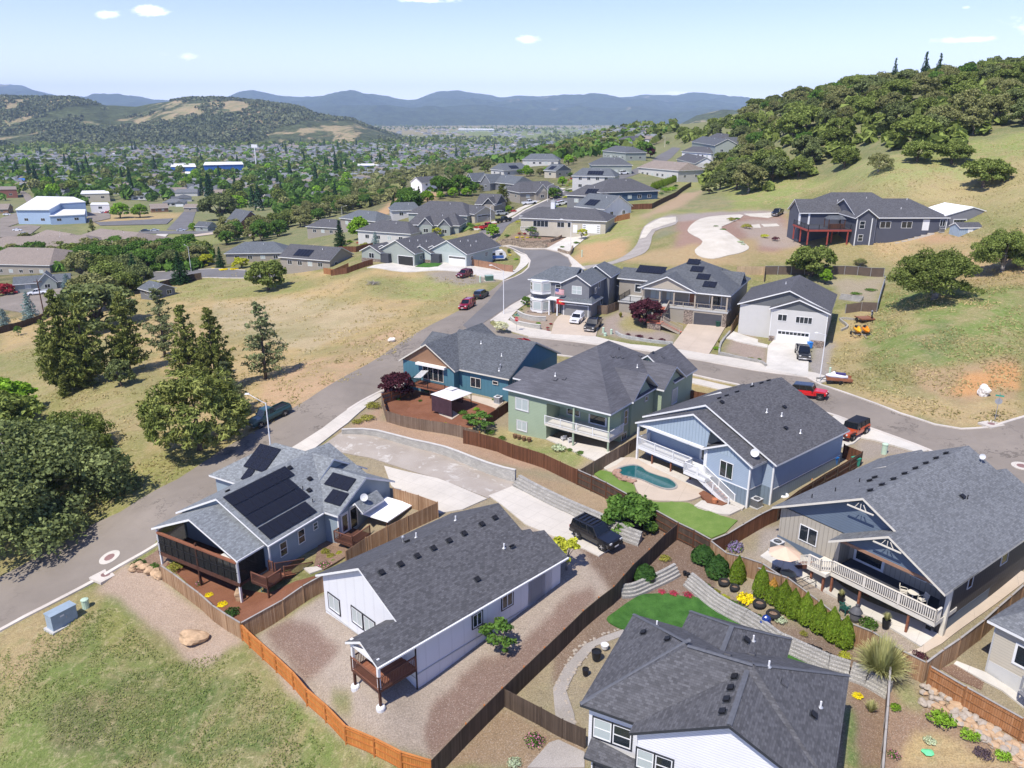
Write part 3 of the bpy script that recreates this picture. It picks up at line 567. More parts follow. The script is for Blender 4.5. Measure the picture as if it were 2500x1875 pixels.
VK={'suv':(4.75,1.92,1.05,1.76,[(-1,.95,.5,.9),(-.97,1.05,.34,.97),(.38,1.05,.26,1),(.43,1.02,.26,1),(.9,.93,.3,.96),(.985,.82,.36,.88),(1,.6,.45,.84)],(-.95,-.84,.12,.42),None,.38),'offroad':(4.85,1.94,1.12,1.84,[(-1,1.0,.6,.92),(-.98,1.12,.45,.97),(.4,1.12,.4,1),(.44,1.12,.4,1),(.93,1.06,.45,.97),(.99,.95,.5,.92),(1,.7,.55,.9)],(-.94,-.86,.16,.4),None,.42),'pickup':(5.8,2.0,1.18,1.9,[(-1,1.12,.62,.96),(-.99,1.16,.55,1),(.42,1.16,.5,1),(.46,1.18,.45,1),(.94,1.1,.45,.98),(.99,.98,.5,.93),(1,.7,.55,.9)],(-.2,-.15,.24,.44),(-.97,-.24),.4),'jeep':(4.5,1.86,1.15,1.86,[(-1,1.12,.62,.96),(-.99,1.15,.55,.97),(.3,1.15,.5,.97),(.34,1.17,.5,.86),(.9,1.08,.55,.8),(.96,1.0,.6,.72),(.97,.75,.6,.72)],(-.96,-.92,.14,.28),None,.42),'sedan':(4.6,1.82,.95,1.43,[(-1,.85,.45,.85),(-.96,1.0,.32,.93),(-.6,1.0,.22,1),(.4,.95,.22,1),(.45,.93,.22,1),(.9,.78,.26,.94),(1,.6,.4,.85)],(-.82,-.45,.1,.45),None,.33),'compact':(4.2,1.8,1.08,1.68,[(-1,.95,.45,.92),(-.97,1.08,.34,.98),(.48,1.08,.26,1),(.52,1.05,.26,1),(.93,.98,.32,.96),(1,.65,.45,.88)],(-.95,-.86,.2,.5),None,.36)}
def vehicle(name,label,x,y,head,kind,pm,cat=None,group=None,roofm=None,simple=False,z=None,sc_=1,tilt=True):
 L,Wd,zb,zr,st,cb,bed,wr=VK[kind];L2=L/2;w2=Wd/2;a=math.radians(head);ca,sa=math.cos(a),math.sin(a)
 zg=H(x,y)+.09 if z is None else z;r=thing(name,label,cat or 'car',(x,y,zg),a,group)
 if sc_!=1:r.scale=(sc_,)*3
 if tilt and z is None:
  zf=H(x+ca*L2,y+sa*L2);zk=H(x-ca*L2,y-sa*L2);zl=H(x-sa,y+ca);zq=H(x+sa,y-ca);r.rotation_euler=(math.atan2(zl-zq,2),-math.atan2(zf-zk,L),a)
 b=MB();sec=[]
 for fx,zt,zo,wf in st:
  w=w2*wf;sec.append([(fx*L2,-w*.97,zo),(fx*L2,-w,(zo+zt)/2+.05),(fx*L2,-w*.95,zt),(fx*L2,w*.95,zt),(fx*L2,w,(zo+zt)/2+.05),(fx*L2,w*.97,zo)])
 vs=[p for q in sec for p in q];fs=[]
 for i in range(len(sec)-1):
  for j in range(6):fs.append((i*6+j,i*6+(j+1)%6,(i+1)*6+(j+1)%6,(i+1)*6+j))
 fs+=[tuple(range(5,-1,-1)),tuple(range((len(sec)-1)*6,len(sec)*6))]
 b.add(vs,fs,pm)
 if bed:
  bx0,bx1=bed[0]*L2,bed[1]*L2;b.box((bx0+.05,-w2*.84,zb-.03),(bx1,w2*.84,zb-.004),BLACK)
  for sd in(-1,1):b.box((bx0,sd*w2*.86,zb-.02),(bx1,sd*w2*.96,zb+.17),pm)
  b.box((bx0,-w2*.86,zb-.02),(bx0+.07,w2*.86,zb+.17),pm)
 wx=(-L2*.6,L2*.64)
 for X in wx:
  for sd in(-1,1):b.tube((X,sd*(w2*.82),wr),(X,sd*(w2+.012),wr),wr+.075,wr+.075,16,BLACK)
 b.build('body',r)
 x0,x1,x2,x3=(k*L2 for k in cb);wt=w2*(.78 if kind!='jeep' else.88);wb=w2*.9
 g=MB();B=[(x0,-wb,zb-.06),(x3,-wb,zb-.06),(x3,wb,zb-.06),(x0,wb,zb-.06),(x1,-wt,zr-.05),(x2,-wt,zr-.05),(x2,wt,zr-.05),(x1,wt,zr-.05)]
 g.add(B,[(4,5,6,7),(0,1,5,4),(1,2,6,5),(2,3,7,6),(3,0,4,7)],GLASSD);g.build('windows',r)
 t=MB();rm=roofm or pm;t.add([(x1-.03,-wt-.02,zr-.06),(x2+.03,-wt-.02,zr-.06),(x2+.03,wt+.02,zr-.06),(x1-.03,wt+.02,zr-.06),(x1+.1,-wt+.1,zr+.02),(x2-.1,-wt+.1,zr+.02),(x2-.1,wt-.1,zr+.02),(x1+.1,wt-.1,zr+.02)],[(3,2,1,0),(4,5,6,7),(0,1,5,4),(1,2,6,5),(2,3,7,6),(3,0,4,7)],rm)
 for sd in(-1,1):
  t.bar((x0,sd*wb*1.01,zb-.05),(x1,sd*(wt+.01),zr-.05),.09,.07,rm);t.bar((x3,sd*wb*1.01,zb-.05),(x2,sd*(wt+.01),zr-.05),.07,.07,rm)
  for f in((.36,.68)if not bed else(.5,)):
   t.bar((x0+(x3-x0)*f,sd*wb*1.012,zb-.05),(x1+(x2-x1)*f,sd*(wt+.012),zr-.05),.08,.04,rm)
 if kind in('offroad','suv'):
  for sd in(-1,1):t.bar((x1+.2,sd*wt*.85,zr+.06),(x2-.2,sd*wt*.85,zr+.06),.05,.05,BLACK)
 if kind=='offroad':
  for i in range(5):X=x1+.3+i*(x2-x1-.6)/4;t.bar((X,-wt*.85,zr+.08),(X,wt*.85,zr+.08),.12,.04,BLACK)
 t.build('roof',r)
 if simple:
  ty,rm_=wheel_mesh(wr,.22)
  for X in wx:
   for sd in(-1,1):put('wheel',ty,r,(X,sd*(w2-.09),wr))
  return r
 ty,rm_=wheel_mesh(wr,.24)
 for X in wx:
  for sd in(-1,1):o=put('wheel',ty,r,(X,sd*(w2-.08),wr));put('rim',rm_,o)
 HLm=m_gloss('headlight_lens',(.6,.6,.58),.1);TLm=m_gloss('tail_light_lens',(.35,.01,.01),.2)
 for sd in(-1,1):
  h=MB();fx=L2*(.985 if kind!='jeep' else.945)
  if kind=='jeep':h.tube((L2*.955,sd*w2*.5,.9),(L2*.99,sd*w2*.5,.9),.11,.11,12,HLm)
  else:h.box((L2*.93,sd*w2*.55,.74 if zb<1.1 else.82),(L2*1.003,sd*w2*.86,.9 if zb<1.1 else.98),HLm)
  h.build('headlight',r);h=MB();h.box((-L2*1.006,sd*w2*.72,.8),(-L2*.97,sd*w2*.93,1.05),TLm);h.build('tail_light',r)
  h=MB();h.box((x3-.25,sd*(w2+.02),zb),(x3-.1,sd*(w2+.2),zb+.17),rm if kind!='jeep' else BLACK);h.build('mirror',r)
 bp=MB();bp.box((L2*.96,-w2*.9,.42),(L2*1.03,w2*.9,.62),BLACK if kind in('offroad','jeep')else(CHROME if kind=='pickup' else pm));bp.box((L2*1.03,-.26,.46),(L2*1.036,.26,.58),WHITEP);bp.build('front_bumper',r)
 bp=MB();bp.box((-L2*1.03,-w2*.9,.44),(-L2*.97,w2*.9,.64),BLACK if kind!='pickup' else CHROME);bp.build('rear_bumper',r)
 gr=MB();gr.box((L2*.97,-w2*.48,.68),(L2*1.004 if kind!='jeep' else L2*.978,w2*.48,.92),BLACK)
 for i in range(6):Y=-w2*.42+i*w2*.84/5;gr.box((L2*1.0 if kind!='jeep' else L2*.97,Y-.015,.69),(L2*1.008 if kind!='jeep' else L2*.985,Y+.015,.91),CHROME if kind=='pickup' else pm)
 gr.build('grille',r)
 if kind=='jeep':
  sp=MB();sp.tube((-L2*1.0,0,1.0),(-L2*1.1,0,1.0),.38,.38,16,RUBBER);sp.build('spare_wheel',r);fl=MB()
  for X in wx:
   for sd in(-1,1):fl.box((X-.5,sd*w2*.8,.88),(X+.5,sd*(w2+.1),.94),BLACK)
  fl.build('fender_flares',r)
 return r
def car2(name,label,rear,front,away,kind,pm,**k):
 "place by the two visible wheel contact points (rear, front); body lies on the far side (away=+1: left of heading)"
 a=Gr(*rear);b=Gr(*front);hd=math.degrees(math.atan2(b[1]-a[1],b[0]-a[0]));w=VK[kind][1]/2*.92;t=math.radians(hd);return vehicle(name,label,(a[0]+b[0])/2-math.sin(t)*w*away,(a[1]+b[1])/2+math.cos(t)*w*away,k.pop('head',hd),kind,pm,**k)
# ---------------- plants ----------------
def lobes_cloud(lobes,n,rng,shell=.5,zs=.85,under=.35):
 L=np.array(lobes);w=L[:,3]**2;idx=rng.choice(len(L),n,p=w/w.sum());d=rng.normal(0,1,(n,3));d/=np.linalg.norm(d,axis=1)[:,None];low=(d[:,2]<-under);d[low,2]*=-.6
 rr=rng.uniform(shell,1.04,n)**.6;k=1+.22*np.sin(5*d[:,0]+idx)*np.cos(4*d[:,1]+2*idx)
 c=L[idx,:3]+d*(L[idx,3]*rr*k)[:,None]*np.array([1,1,zs]);return c,d
TR={}
def tree_oak(key,h=8.,R=4.2,n=4200,leaf=.2,seed=1,mat=None,nl=16,bark=None,base=.15,gap=.55,tall=1.,lr=1.):
 rng=np.random.default_rng(seed);lob=[]
 for i in range(nl):
  a=i*2.4+rng.uniform(-.4,.4);d=R*math.sqrt((i+.5)/nl)*.78;r=R*lr*rng.uniform(.24,.38)*(1.15-.35*d/R);z=h*(base+.2)+(1-(d/R)**2)*h*.27*tall+rng.uniform(-.08,.1)*h;lob.append((d*math.cos(a),d*math.sin(a),min(z,h-r*.8),r))
 leaf*=1.22;n=int(n*1.25)
 for i in range(int(nl*1.5)):
  a=rng.uniform(0,6.28);d=R*rng.uniform(.5,.98);r=R*rng.uniform(.14,.25);lob.append((d*math.cos(a),d*math.sin(a),h*(base+.02)+rng.uniform(0,.36)*h,r))
 c,d=lobes_cloud(lob,n,rng,gap);cm=quads_mesh('crown',c,d,leaf,leaf*.75,mat,rng,.8)
 t=MB();tr=R*.07;t.path([(0,0,-.5),(0,0,.1),(.1,.05,h*max(base,.2)*.6),(.12,0,h*max(base,.2))],[tr*1.5,tr*1.2,tr*.9,tr*.8],7,bark or BARK)
 for i in range(min(9,nl)):
  q=lob[-1-i]if i%2 else lob[i];m=(q[0]*.45+.1,q[1]*.45,h*base+(q[2]-h*base)*.55);t.path([(.12,0,h*base*.85),m,(q[0],q[1],q[2]+q[3]*.3)],[tr*.55,tr*.32,tr*.1],5,bark or BARK)
 TR[key]=[('trunk',t.build('trunk',mesh_only=True,smooth=True)),('crown',cm)]
def tree_pine(key,h=12.,R=3.4,seed=1,mat=None,whorl=17,tuft=18,loose=.5,len_=.3,droop=.0,base=.1,pw=.85,bark=None,per=7):
 rng=np.random.default_rng(seed);C=[];D=[];t=MB();t.path([(0,0,-.5),(.05,0,h*.5),(0,0,h*.98)],[R*.06+.05,R*.035+.03,.02],7,bark or BARK)
 for i in range(whorl):
  f=(i+rng.uniform(-.2,.2))/whorl;z=h*(base+(1-base)*f);rad=R*((1-f)**pw)*rng.uniform(.75,1.1)*(1 if f>.12 else.8)+.12;nb=max(4,int(per*1.25*(.5+.6*(1-f))))
  for b in range(nb):
   a=rng.uniform(0,6.28);L=rad*rng.uniform(.7,1.08);up=.25 if droop==0 else-droop
   if rad>1.2 and loose>.3 and b<4:t.tube((0,0,z),(math.cos(a)*L*.85,math.sin(a)*L*.85,z+up*L*.85),.05,.02,4,bark or BARK,False)
   for s_ in np.linspace(.32,1,max(2,int(L/.62))):
    cx=np.array([math.cos(a)*L*s_,math.sin(a)*L*s_,z+up*L*s_+(.12*s_*s_*L if droop==0 else 0)])+rng.normal(0,.1*loose,3);rr=.36*(1+.5*loose)*(.55+.6*(1-f))
    d=rng.normal(0,1,(tuft,3));d[:,2]=np.abs(d[:,2])*.8-.2;d/=np.linalg.norm(d,axis=1)[:,None];C.append(cx+d*rr*rng.uniform(.35,1,tuft)[:,None]);D.append(d)
 C=np.concatenate(C);D=np.concatenate(D);TR[key]=[('trunk',t.build('trunk',mesh_only=True,smooth=True)),('crown',quads_mesh('crown',C,D,len_*.33,len_*1.0,mat,rng,.9))]
def shrub_mesh(key,n=420,leaf=.055,mat=None,seed=1,zs=.8,lob=5,spread=.45,flow=None,nf=0):
 rng=np.random.default_rng(seed);L=[(0,0,.45,.55)]+[(spread*math.cos(i*6.28/lob+1),spread*math.sin(i*6.28/lob+1),.35+rng.uniform(-.1,.15),rng.uniform(.3,.42))for i in range(lob)]
 c,d=lobes_cloud(L,n,rng,.8,zs,.1);c[:,2]=np.maximum(c[:,2]*zs,.02);me=quads_mesh('foliage',c,d,leaf,leaf*.8,mat,rng,.5)
 if flow:
  k=rng.random(len(c))<nf;me.materials.append(flow);me.polygons.foreach_set('material_index',k.astype(np.int32))
 st=MB();st.tube((0,0,-.2),(0,0,.5),.05,.03,5,BARK);TR[key]=[('foliage',me),('stem',st.build('stem',mesh_only=True))]
def cone_mesh(key,n=1500,leaf=.06,mat=None,seed=1,top=None):
 rng=np.random.default_rng(seed);f=rng.random(n)**.8;a=rng.uniform(0,6.28,n);r=.5*np.sin(np.clip((1-f)*1.9+.25,0,1.9))*np.where(f>.1,1,.8)*(1-f*.25);r=r*(1-np.clip((f-.75)/.25,0,1)*.75)*(1+.08*np.sin(a*5+f*14));c=np.stack([np.cos(a)*r,np.sin(a)*r,f*.97+.03],1);d=np.stack([np.cos(a),np.sin(a),np.full(n,.35)],1)
 me=quads_mesh('foliage',c,d,leaf,leaf*1.3,mat,rng,.45)
 if top:me.materials.append(top);me.polygons.foreach_set('material_index',(f>.72).astype(np.int32))
 st=MB();st.tube((0,0,-.1),(0,0,.3),.03,.03,5,BARK);TR[key]=[('foliage',me),('stem',st.build('stem',mesh_only=True))]
def grass_clump(key,n=500,mat=None,seed=1,w=.014,arch=.9):
 rng=np.random.default_rng(seed);V=[];Fc=[]
 for i in range(n):
  a=rng.uniform(0,6.28);L=rng.uniform(.7,1.1);out=rng.uniform(.1,1)*arch;px_,py_=math.cos(a),math.sin(a);sx,sy=-py_*w,px_*w;o=len(V)
  for s_ in(0,.35,.7,1.):r=.08+out*s_*.55*L;z=L*(s_*1.15-.62*out*s_*s_);k=1-s_*.8;V+=[(px_*r-sx*k,py_*r-sy*k,z),(px_*r+sx*k,py_*r+sy*k,z)]
  Fc+=[(o+2*j,o+2*j+1,o+2*j+3,o+2*j+2)for j in range(3)]
 me=bpy.data.meshes.new('blades');me.from_pydata(V,[],Fc);me.materials.append(mat);TR[key]=[('foliage',me)]
def plant(key,name,label,cat,p,h=1.,w=None,rz=None,group=None,single=False,lean=0):
 "h,w scale factors of the shared meshes"
 w=h if w is None else w;rz=random.uniform(0,6.28)if rz is None else rz;ms=TR[key]
 if single or len(ms)==1:
  o=put(name,ms[0 if key not in SINGLEC else-1][1],None,p,rz);o.scale=(w,w,h);return tag(o,label,cat,group)
 r=thing(name,label,cat,p,rz,group,(w,w,h))
 for n_,me in ms:put(n_,me,r)
 return r
SINGLEC=set()
def pl(key,name,label,cat,c,x,y,h,w=None,**k):return plant(key,name,label,cat,Gr(c,x,y),h,w,**k)
# ---------------- the ground: one sheet out to the horizon ----------------
GGN=(.11,.15,.035);GOL=(.19,.185,.07);GDRY=(.41,.3,.145);GPALE=(.42,.335,.2);CGR=(.385,.32,.26);CDIRT=(.41,.31,.235);CMUL=(.19,.13,.095);CSOIL=(.36,.26,.17);COR=(.55,.29,.12);CTOWN=(.16,.18,.08);CWOOD=(.1,.105,.045);CBR=(.24,.165,.13);CYEL=(.27,.25,.09);CBRT=(.16,.21,.05)
ZONES=[('_ -900 430|3300 430|3300 2600|-900 2600',GOL,1,20),('_ -900 330|1640 330|1640 480|1000 560|560 640|0 700|-900 760',CTOWN,.6,20),('_ 0 335|230 330|200 372|0 380|-300 390|-300 340',(.13,.2,.05),.5,3),('_ 800 300|1650 300|1650 318|1200 335|900 325',(.26,.22,.12),.5,4),('_ 1050 318|1500 312|1600 325|1250 345',(.15,.2,.06),.5,4),('_ -900 560|560 585|700 640|350 680|240 800|-900 900',CWOOD,.7,10),('_ 850 470|1250 380|1560 330|1650 340|1400 420|1250 520|850 560',CWOOD,.7,8),('_ 700 400|1000 400|1000 425|800 432|700 428',(.12,.2,.05),.3,1),('A 580 960|1180 960|1060 1030|600 1050',GDRY,.6,2),('A 500 1040|1060 1040|1080 1075|500 1090',(.2,.22,.08),.6,2),('A 980 1200|1060 1100|1400 1080|1700 1070|1650 1120|1300 1170',(.19,.22,.07),.6,2),('N 0 690|200 645|400 600|560 585|620 575|760 600|860 555|1060 580|1000 660|880 800|700 930|520 960|350 1110|0 1260',GDRY,1,12),('N 0 770|120 720|330 760|370 880|300 1010|330 1110|0 1260',(.27,.24,.1),1,16),('N 200 1010|420 960|520 1000|350 1110|150 1190',CYEL,1,12),('N 300 640|560 560|700 620|600 640|420 650',(.26,.25,.09),1,10),('N 800 600|1000 600|1050 620|940 650|800 640',(.25,.26,.09),1,8),('N 450 660|700 640|860 680|650 760|480 720',GPALE,.8,14),('N 560 830|860 700|880 730|640 900|560 920',(.45,.3,.18),.8,12),('H 0 1000|300 900|560 740|620 780|900 1130|1060 1150|1250 1030|1927 1500|1927 1800|0 1800',(.15,.19,.055),1,12),('H 0 960|350 780|540 700|560 780|420 1000|200 1100|0 1300',(.33,.26,.13),1,14),('H 560 800|640 860|760 1000|620 1050|500 950',CYEL,1,12),('H 600 1180|900 1150|1250 1200|1500 1400|1600 1659|500 1659|500 1400',(.105,.145,.045),1,20),('H 200 1350|560 1250|600 1500|300 1600',(.13,.14,.06),1,20),('H 490 730|640 600|850 600|860 690|1290 990|1240 1020|1060 1140|980 1110|840 960|620 790',CDIRT,.05,8),('H 1290 1000|1340 1000|1920 1560|1927 1620|1800 1520|1500 1260',CDIRT,.1,6),('_ 640 1200|770 1090|860 1030|1000 900|1230 860|1500 900|1800 940|2040 1020|2290 1110|2560 1300|2560 1875|1050 1875|930 1600|850 1350',(.3,.25,.17),.45,8),('N 545 1375|700 1285|740 1260|1240 1110|1390 1170|1470 1180|1250 1330|1090 1490|935 1645|760 1590|650 1500',CGR,0,4),('N 580 1360|640 1335|700 1360|735 1400|700 1450|660 1480',CBR,0,12),('L 1960 480|1980 560|1700 880|1500 1100|1250 1290|1000 1560|930 1600|880 1360|960 1200|1300 940|1500 900|1700 620|1850 500',CBR,0,14),('L 300 1150|400 1180|380 1320|300 1300',(.2,.2,.1),.8,10),('J 640 600|1080 720|1460 800|1850 990|1700 1080|1560 1200|1580 1130|1010 850|700 720',CSOIL,.4,8),('J 1480 1270|1560 1170|1730 1090|1500 1290|1380 1420|1300 1460|1350 1380',(.26,.25,.13),.8,8),('N 820 905|990 940|1250 1020|1110 1010|870 955|740 920|690 960|640 990|800 890|830 870',(.42,.28,.19),.1,4),('J 280 280|590 300|870 360|1240 480|1090 590|840 500|500 380|280 310',(.35,.29,.14),1,6),('J 560 400|840 400|1200 480|1060 590|840 480',(.22,.25,.09),1,14),('J 1080 1140|1460 800|2111 1100|2111 1659|1150 1659|1380 1560',CMUL,0,3),('M 0 400|350 190|480 170|640 100|1000 300|1400 430|1590 560|1560 700|1380 600|1100 400|660 270|400 280|0 620',(.23,.165,.12),0,5),('M -200 900|60 870|150 1010|-200 1100',(.27,.2,.14),0,6),('L 1000 1659|1400 1270|1930 1540|1930 1659',(.29,.2,.13),.15,10),('L 1540 1659|1700 1560|1860 1659',(.3,.26,.23),0,3),('M 1380 600|1600 560|1560 1010|1330 1010',(.27,.185,.13),.1,5),('T 60 1000|150 1000|180 1659|0 1659',(.13,.19,.06),1,12),('M 1590 560|2212 900|2212 1100|1560 1100',(.31,.21,.145),.05,8),('T 850 1230|1250 1280|1500 1450|1991 1659|650 1659',(.42,.31,.16),.9,16),('T 560 730|800 690|900 900|820 1020|660 960',(.24,.24,.11),.8,14),('R 0 300|300 290|500 520|300 520|100 470|0 530',(.36,.31,.26),0,2),('R -200 480|60 550|560 800|960 1010|1360 1310|1200 1361|900 1120|200 700',CGR,0,3),('R 480 600|520 590|330 620',CMUL,0,4),('K 880 810|1240 560|1340 520|1350 620|1290 660|880 900',(.38,.31,.2),.3,6),('K 1290 500|1350 480|1660 570|1460 580|1340 620',(.34,.29,.24),0,3),('F 1590 1050|2000 1130|1900 1190|1590 1200',(.4,.3,.13),.8,3),('F 850 720|900 580|1080 520|1250 640|1500 720|1450 800|1000 740',(.33,.27,.23),0,3),('F 1030 580|1250 590|1320 700|1040 690',(.33,.28,.14),.9,8),('G 0 700|225 745|210 890|0 840',(.34,.27,.22),0,3),('F 1880 870|1950 700|2157 720|2157 920',(.34,.27,.22),0,3),('F 130 600|330 480|560 560|480 720|200 690',(.33,.26,.2),0,3),('G 530 740|650 720|740 700|720 800|700 930|600 1000|520 970',(.32,.29,.26),0,4),('G 700 720|740 480|1040 480|1000 560|950 760|900 900|1000 960|1450 1100|1700 1150|2111 1100|2111 1270|1900 1330|1650 1340|1200 1230|620 1020|700 930',(.4,.3,.155),1,10),('G 1040 460|1090 240|2111 200|2111 850|1500 900|1250 930|1000 780|960 700',(.16,.215,.06),1,14),('G 1150 460|1330 480|1300 640|1150 560',(.33,.28,.13),1,20),('G 1250 650|1650 560|1700 700|1400 850',(.13,.175,.06),1,24),('G 1200 900|1900 850|2111 800|2111 1100|1700 1140|1400 1080',(.38,.26,.15),.6,16),('G 1600 1000|1850 900|2111 900|2111 1090|1900 1040|1700 1120|1560 1110',COR,.1,18),('G 870 960|1100 1010|1500 1120|1450 1150|1000 1050',(.22,.23,.08),1,10),('G 200 230|400 170|1080 170|1090 250|1030 420|740 400|700 300',(.33,.28,.2),.25,6),('G 220 200|1080 180|1050 230|700 250|300 240',(.25,.25,.1),1,8),('C 0 850|150 800|700 900|900 880|1250 800|1500 730|1800 650|2000 620|2300 560|2300 1050|2000 1000|1400 970|850 960|750 1060|0 1110',(.215,.25,.08),1,10),('C 850 960|1200 900|1700 850|2300 700|2300 1150|2000 1100|1500 1010',(.35,.29,.14),1,18),('C 1150 760|1500 720|2100 780|1800 880|1300 900|900 930',(.27,.29,.11),1,20),('C 0 1110|700 1060|730 1150|1900 1250|2300 1150|2300 1560|1970 1561|1300 1420|200 1390|0 1500',(.38,.27,.14),1,6),('C 0 1120|700 1080|720 1180|830 1280|650 1330|430 1360|200 1390|80 1500|0 1500',(.31,.2,.155),.05,6),('C 380 1150|640 1130|720 1200|820 1290|700 1330|500 1290',(.36,.29,.24),0,5),('C -250 1110|700 1070|700 1100|400 1105|0 1150|-250 1160',(.33,.28,.25),0,3),('C 0 950|300 950|380 1060|0 1090',(.19,.2,.1),.8,12),('C 1480 1220|1640 1200|1900 1250|1600 1290',(.4,.26,.15),.2,6),('B 1540 1180|1560 1110|1650 950|1900 860|2212 740|2212 820|1990 920|1950 1030|1800 1140',(.24,.26,.09),1,8),('B 1540 1180|1600 1040|1800 1000|1940 1000|1900 1090|1700 1150',(.45,.29,.15),.4,8),('B 2040 870|2212 860|2212 960|2080 1000',(.2,.2,.12),.5,8),('C 60 960|210 940|60 1040|-100 1100|-250 1130|-50 1010',(.4,.29,.19),.1,5),('B 420 750|560 700|740 700|700 740|500 780|330 860|250 870',(.45,.28,.15),.4,6),('B 1080 1000|1240 950|1540 940|1640 980|1400 1060|1080 1050',(.24,.16,.12),.2,4),('B 620 1210|850 1190|1060 1250|1110 1270|900 1290|700 1270',(.3,.26,.21),0,4),('F 1560 0|2157 -60|2157 130|1760 180|1300 150|1000 120|1250 50',(.36,.26,.14),.8,6)]
def build_ground():
 th=np.radians(np.arange(-56,56.01,.26));r=np.concatenate([np.exp(np.arange(math.log(17),math.log(2600),.0078)),np.geomspace(2620,18200,50)])
 T_,R_=np.meshgrid(th,r);X=R_*np.sin(T_);Y=R_*np.cos(T_);Z=HV(X,Y)
 nr,nt=X.shape;co=np.stack([X,Y,Z],-1).reshape(-1,3)
 y=co[:,1];z=co[:,2]-CZ;dep=y*math.cos(PT)-z*math.sin(PT);U=1250+F*co[:,0]/dep;V=937.5-F*(y*math.sin(PT)+z*math.cos(PT))/dep
 C=np.tile(np.array([*CTOWN,.6]),(len(co),1)).astype(np.float32)
 for i,(s,col,gr,wob)in enumerate(ZONES):
  pts=[px(*e)for e in ev(s)];du=(fbm(co[:,0]*.35,co[:,1]*.35,4,i)-.47)*wob*4.2;dv=(fbm(co[:,0]*.35+99,co[:,1]*.35,4,i+50)-.47)*wob*3
  C[pip(pts,U+du,V+dv)]=(*col,gr)
 C2=C.reshape(nr,nt,4)
 for _ in range(2):C2[1:-1,1:-1]=(C2[1:-1,1:-1]*2+C2[:-2,1:-1]+C2[2:,1:-1]+C2[1:-1,:-2]+C2[1:-1,2:])/6
 idx=np.arange(nr*nt).reshape(nr,nt);q=np.stack([idx[:-1,:-1],idx[:-1,1:],idx[1:,1:],idx[1:,:-1]],-1).reshape(-1,4);nf=len(q)
 me=bpy.data.meshes.new('ground');me.vertices.add(len(co));me.vertices.foreach_set('co',co.ravel());me.loops.add(nf*4);me.loops.foreach_set('vertex_index',q.ravel().astype(np.int32));me.polygons.add(nf);me.polygons.foreach_set('loop_start',np.arange(0,nf*4,4,dtype=np.int32));me.polygons.foreach_set('use_smooth',np.ones(nf,bool));me.update(calc_edges=True)
 a=me.color_attributes.new('soil','FLOAT_COLOR','POINT');a.data.foreach_set('color',C2.reshape(-1))
 t=NT('ground_cover');at=t.n('ShaderNodeVertexColor');at.layer_name='soil';p=t.pos();sp=t.n('ShaderNodeSeparateXYZ');t.l(p,sp.inputs[0])
 n1=t.noise(.16,p,6,.68,.8);n2=t.noise(1.1,p,5,.7);n3=t.noise(9,p,6,.82);n4=t.noise(.045,p,4,.6)
 g=at.outputs['Alpha'];base=at.outputs['Color']
 dry=t.mix(t.ma('MULTIPLY',g,t.ramp(n1,[(.45,0.),(.6,.6)])),base,(.33,.25,.14));grn=t.mix(t.ma('MULTIPLY',g,t.ramp(n4,[(.45,0.),(.6,.45)])),dry,(.14,.17,.05));dk=t.mix(t.ma('MULTIPLY',g,t.ramp(n2,[(.52,0.),(.7,.6)])),grn,(.1,.115,.045));pl_=t.mix(t.ma('MULTIPLY',g,t.ramp(t.noise(1.7,p,7,.8,.6),[(.5,0.),(.68,.7)])),dk,(.42,.35,.21))
 v=t.n('ShaderNodeTexVoronoi');v.inputs['Scale'].default_value=20;t.l(p,v.inputs['Vector']);s2=t.n('ShaderNodeSeparateColor');t.l(v.outputs['Color'],s2.inputs[0])
 st=t.mix(t.ma('MULTIPLY',t.ma('SUBTRACT',1,g),t.ma('MULTIPLY',t.ma('GREATER_THAN',s2.outputs[0],.88),.35)),pl_,(.55,.48,.4))
 f=t.ma('ADD',t.ma('MULTIPLY',t.ramp(n3,[(.3,0.),(.7,1.)]),.95),.52);f=t.ma('MULTIPLY',f,t.ma('ADD',t.ma('MULTIPLY',t.ramp(n2,[(.3,0.),(.7,1.)]),t.ma('ADD',.12,t.ma('MULTIPLY',g,.3))),.8));cc=t.n('ShaderNodeCombineColor');[t.l(f,cc.inputs[i])for i in range(3)]
 t.col(t.mix(1.,st,cc.outputs[0],'MULTIPLY'));t.r(.97,.1);t.bump(t.ma('ADD',n3,t.ma('MULTIPLY',n2,t.ma('MULTIPLY',g,2))),.09,.9)
 me.materials.append(t.m);o=put('ground',me);tag(o,kind='structure');return o
build_ground()
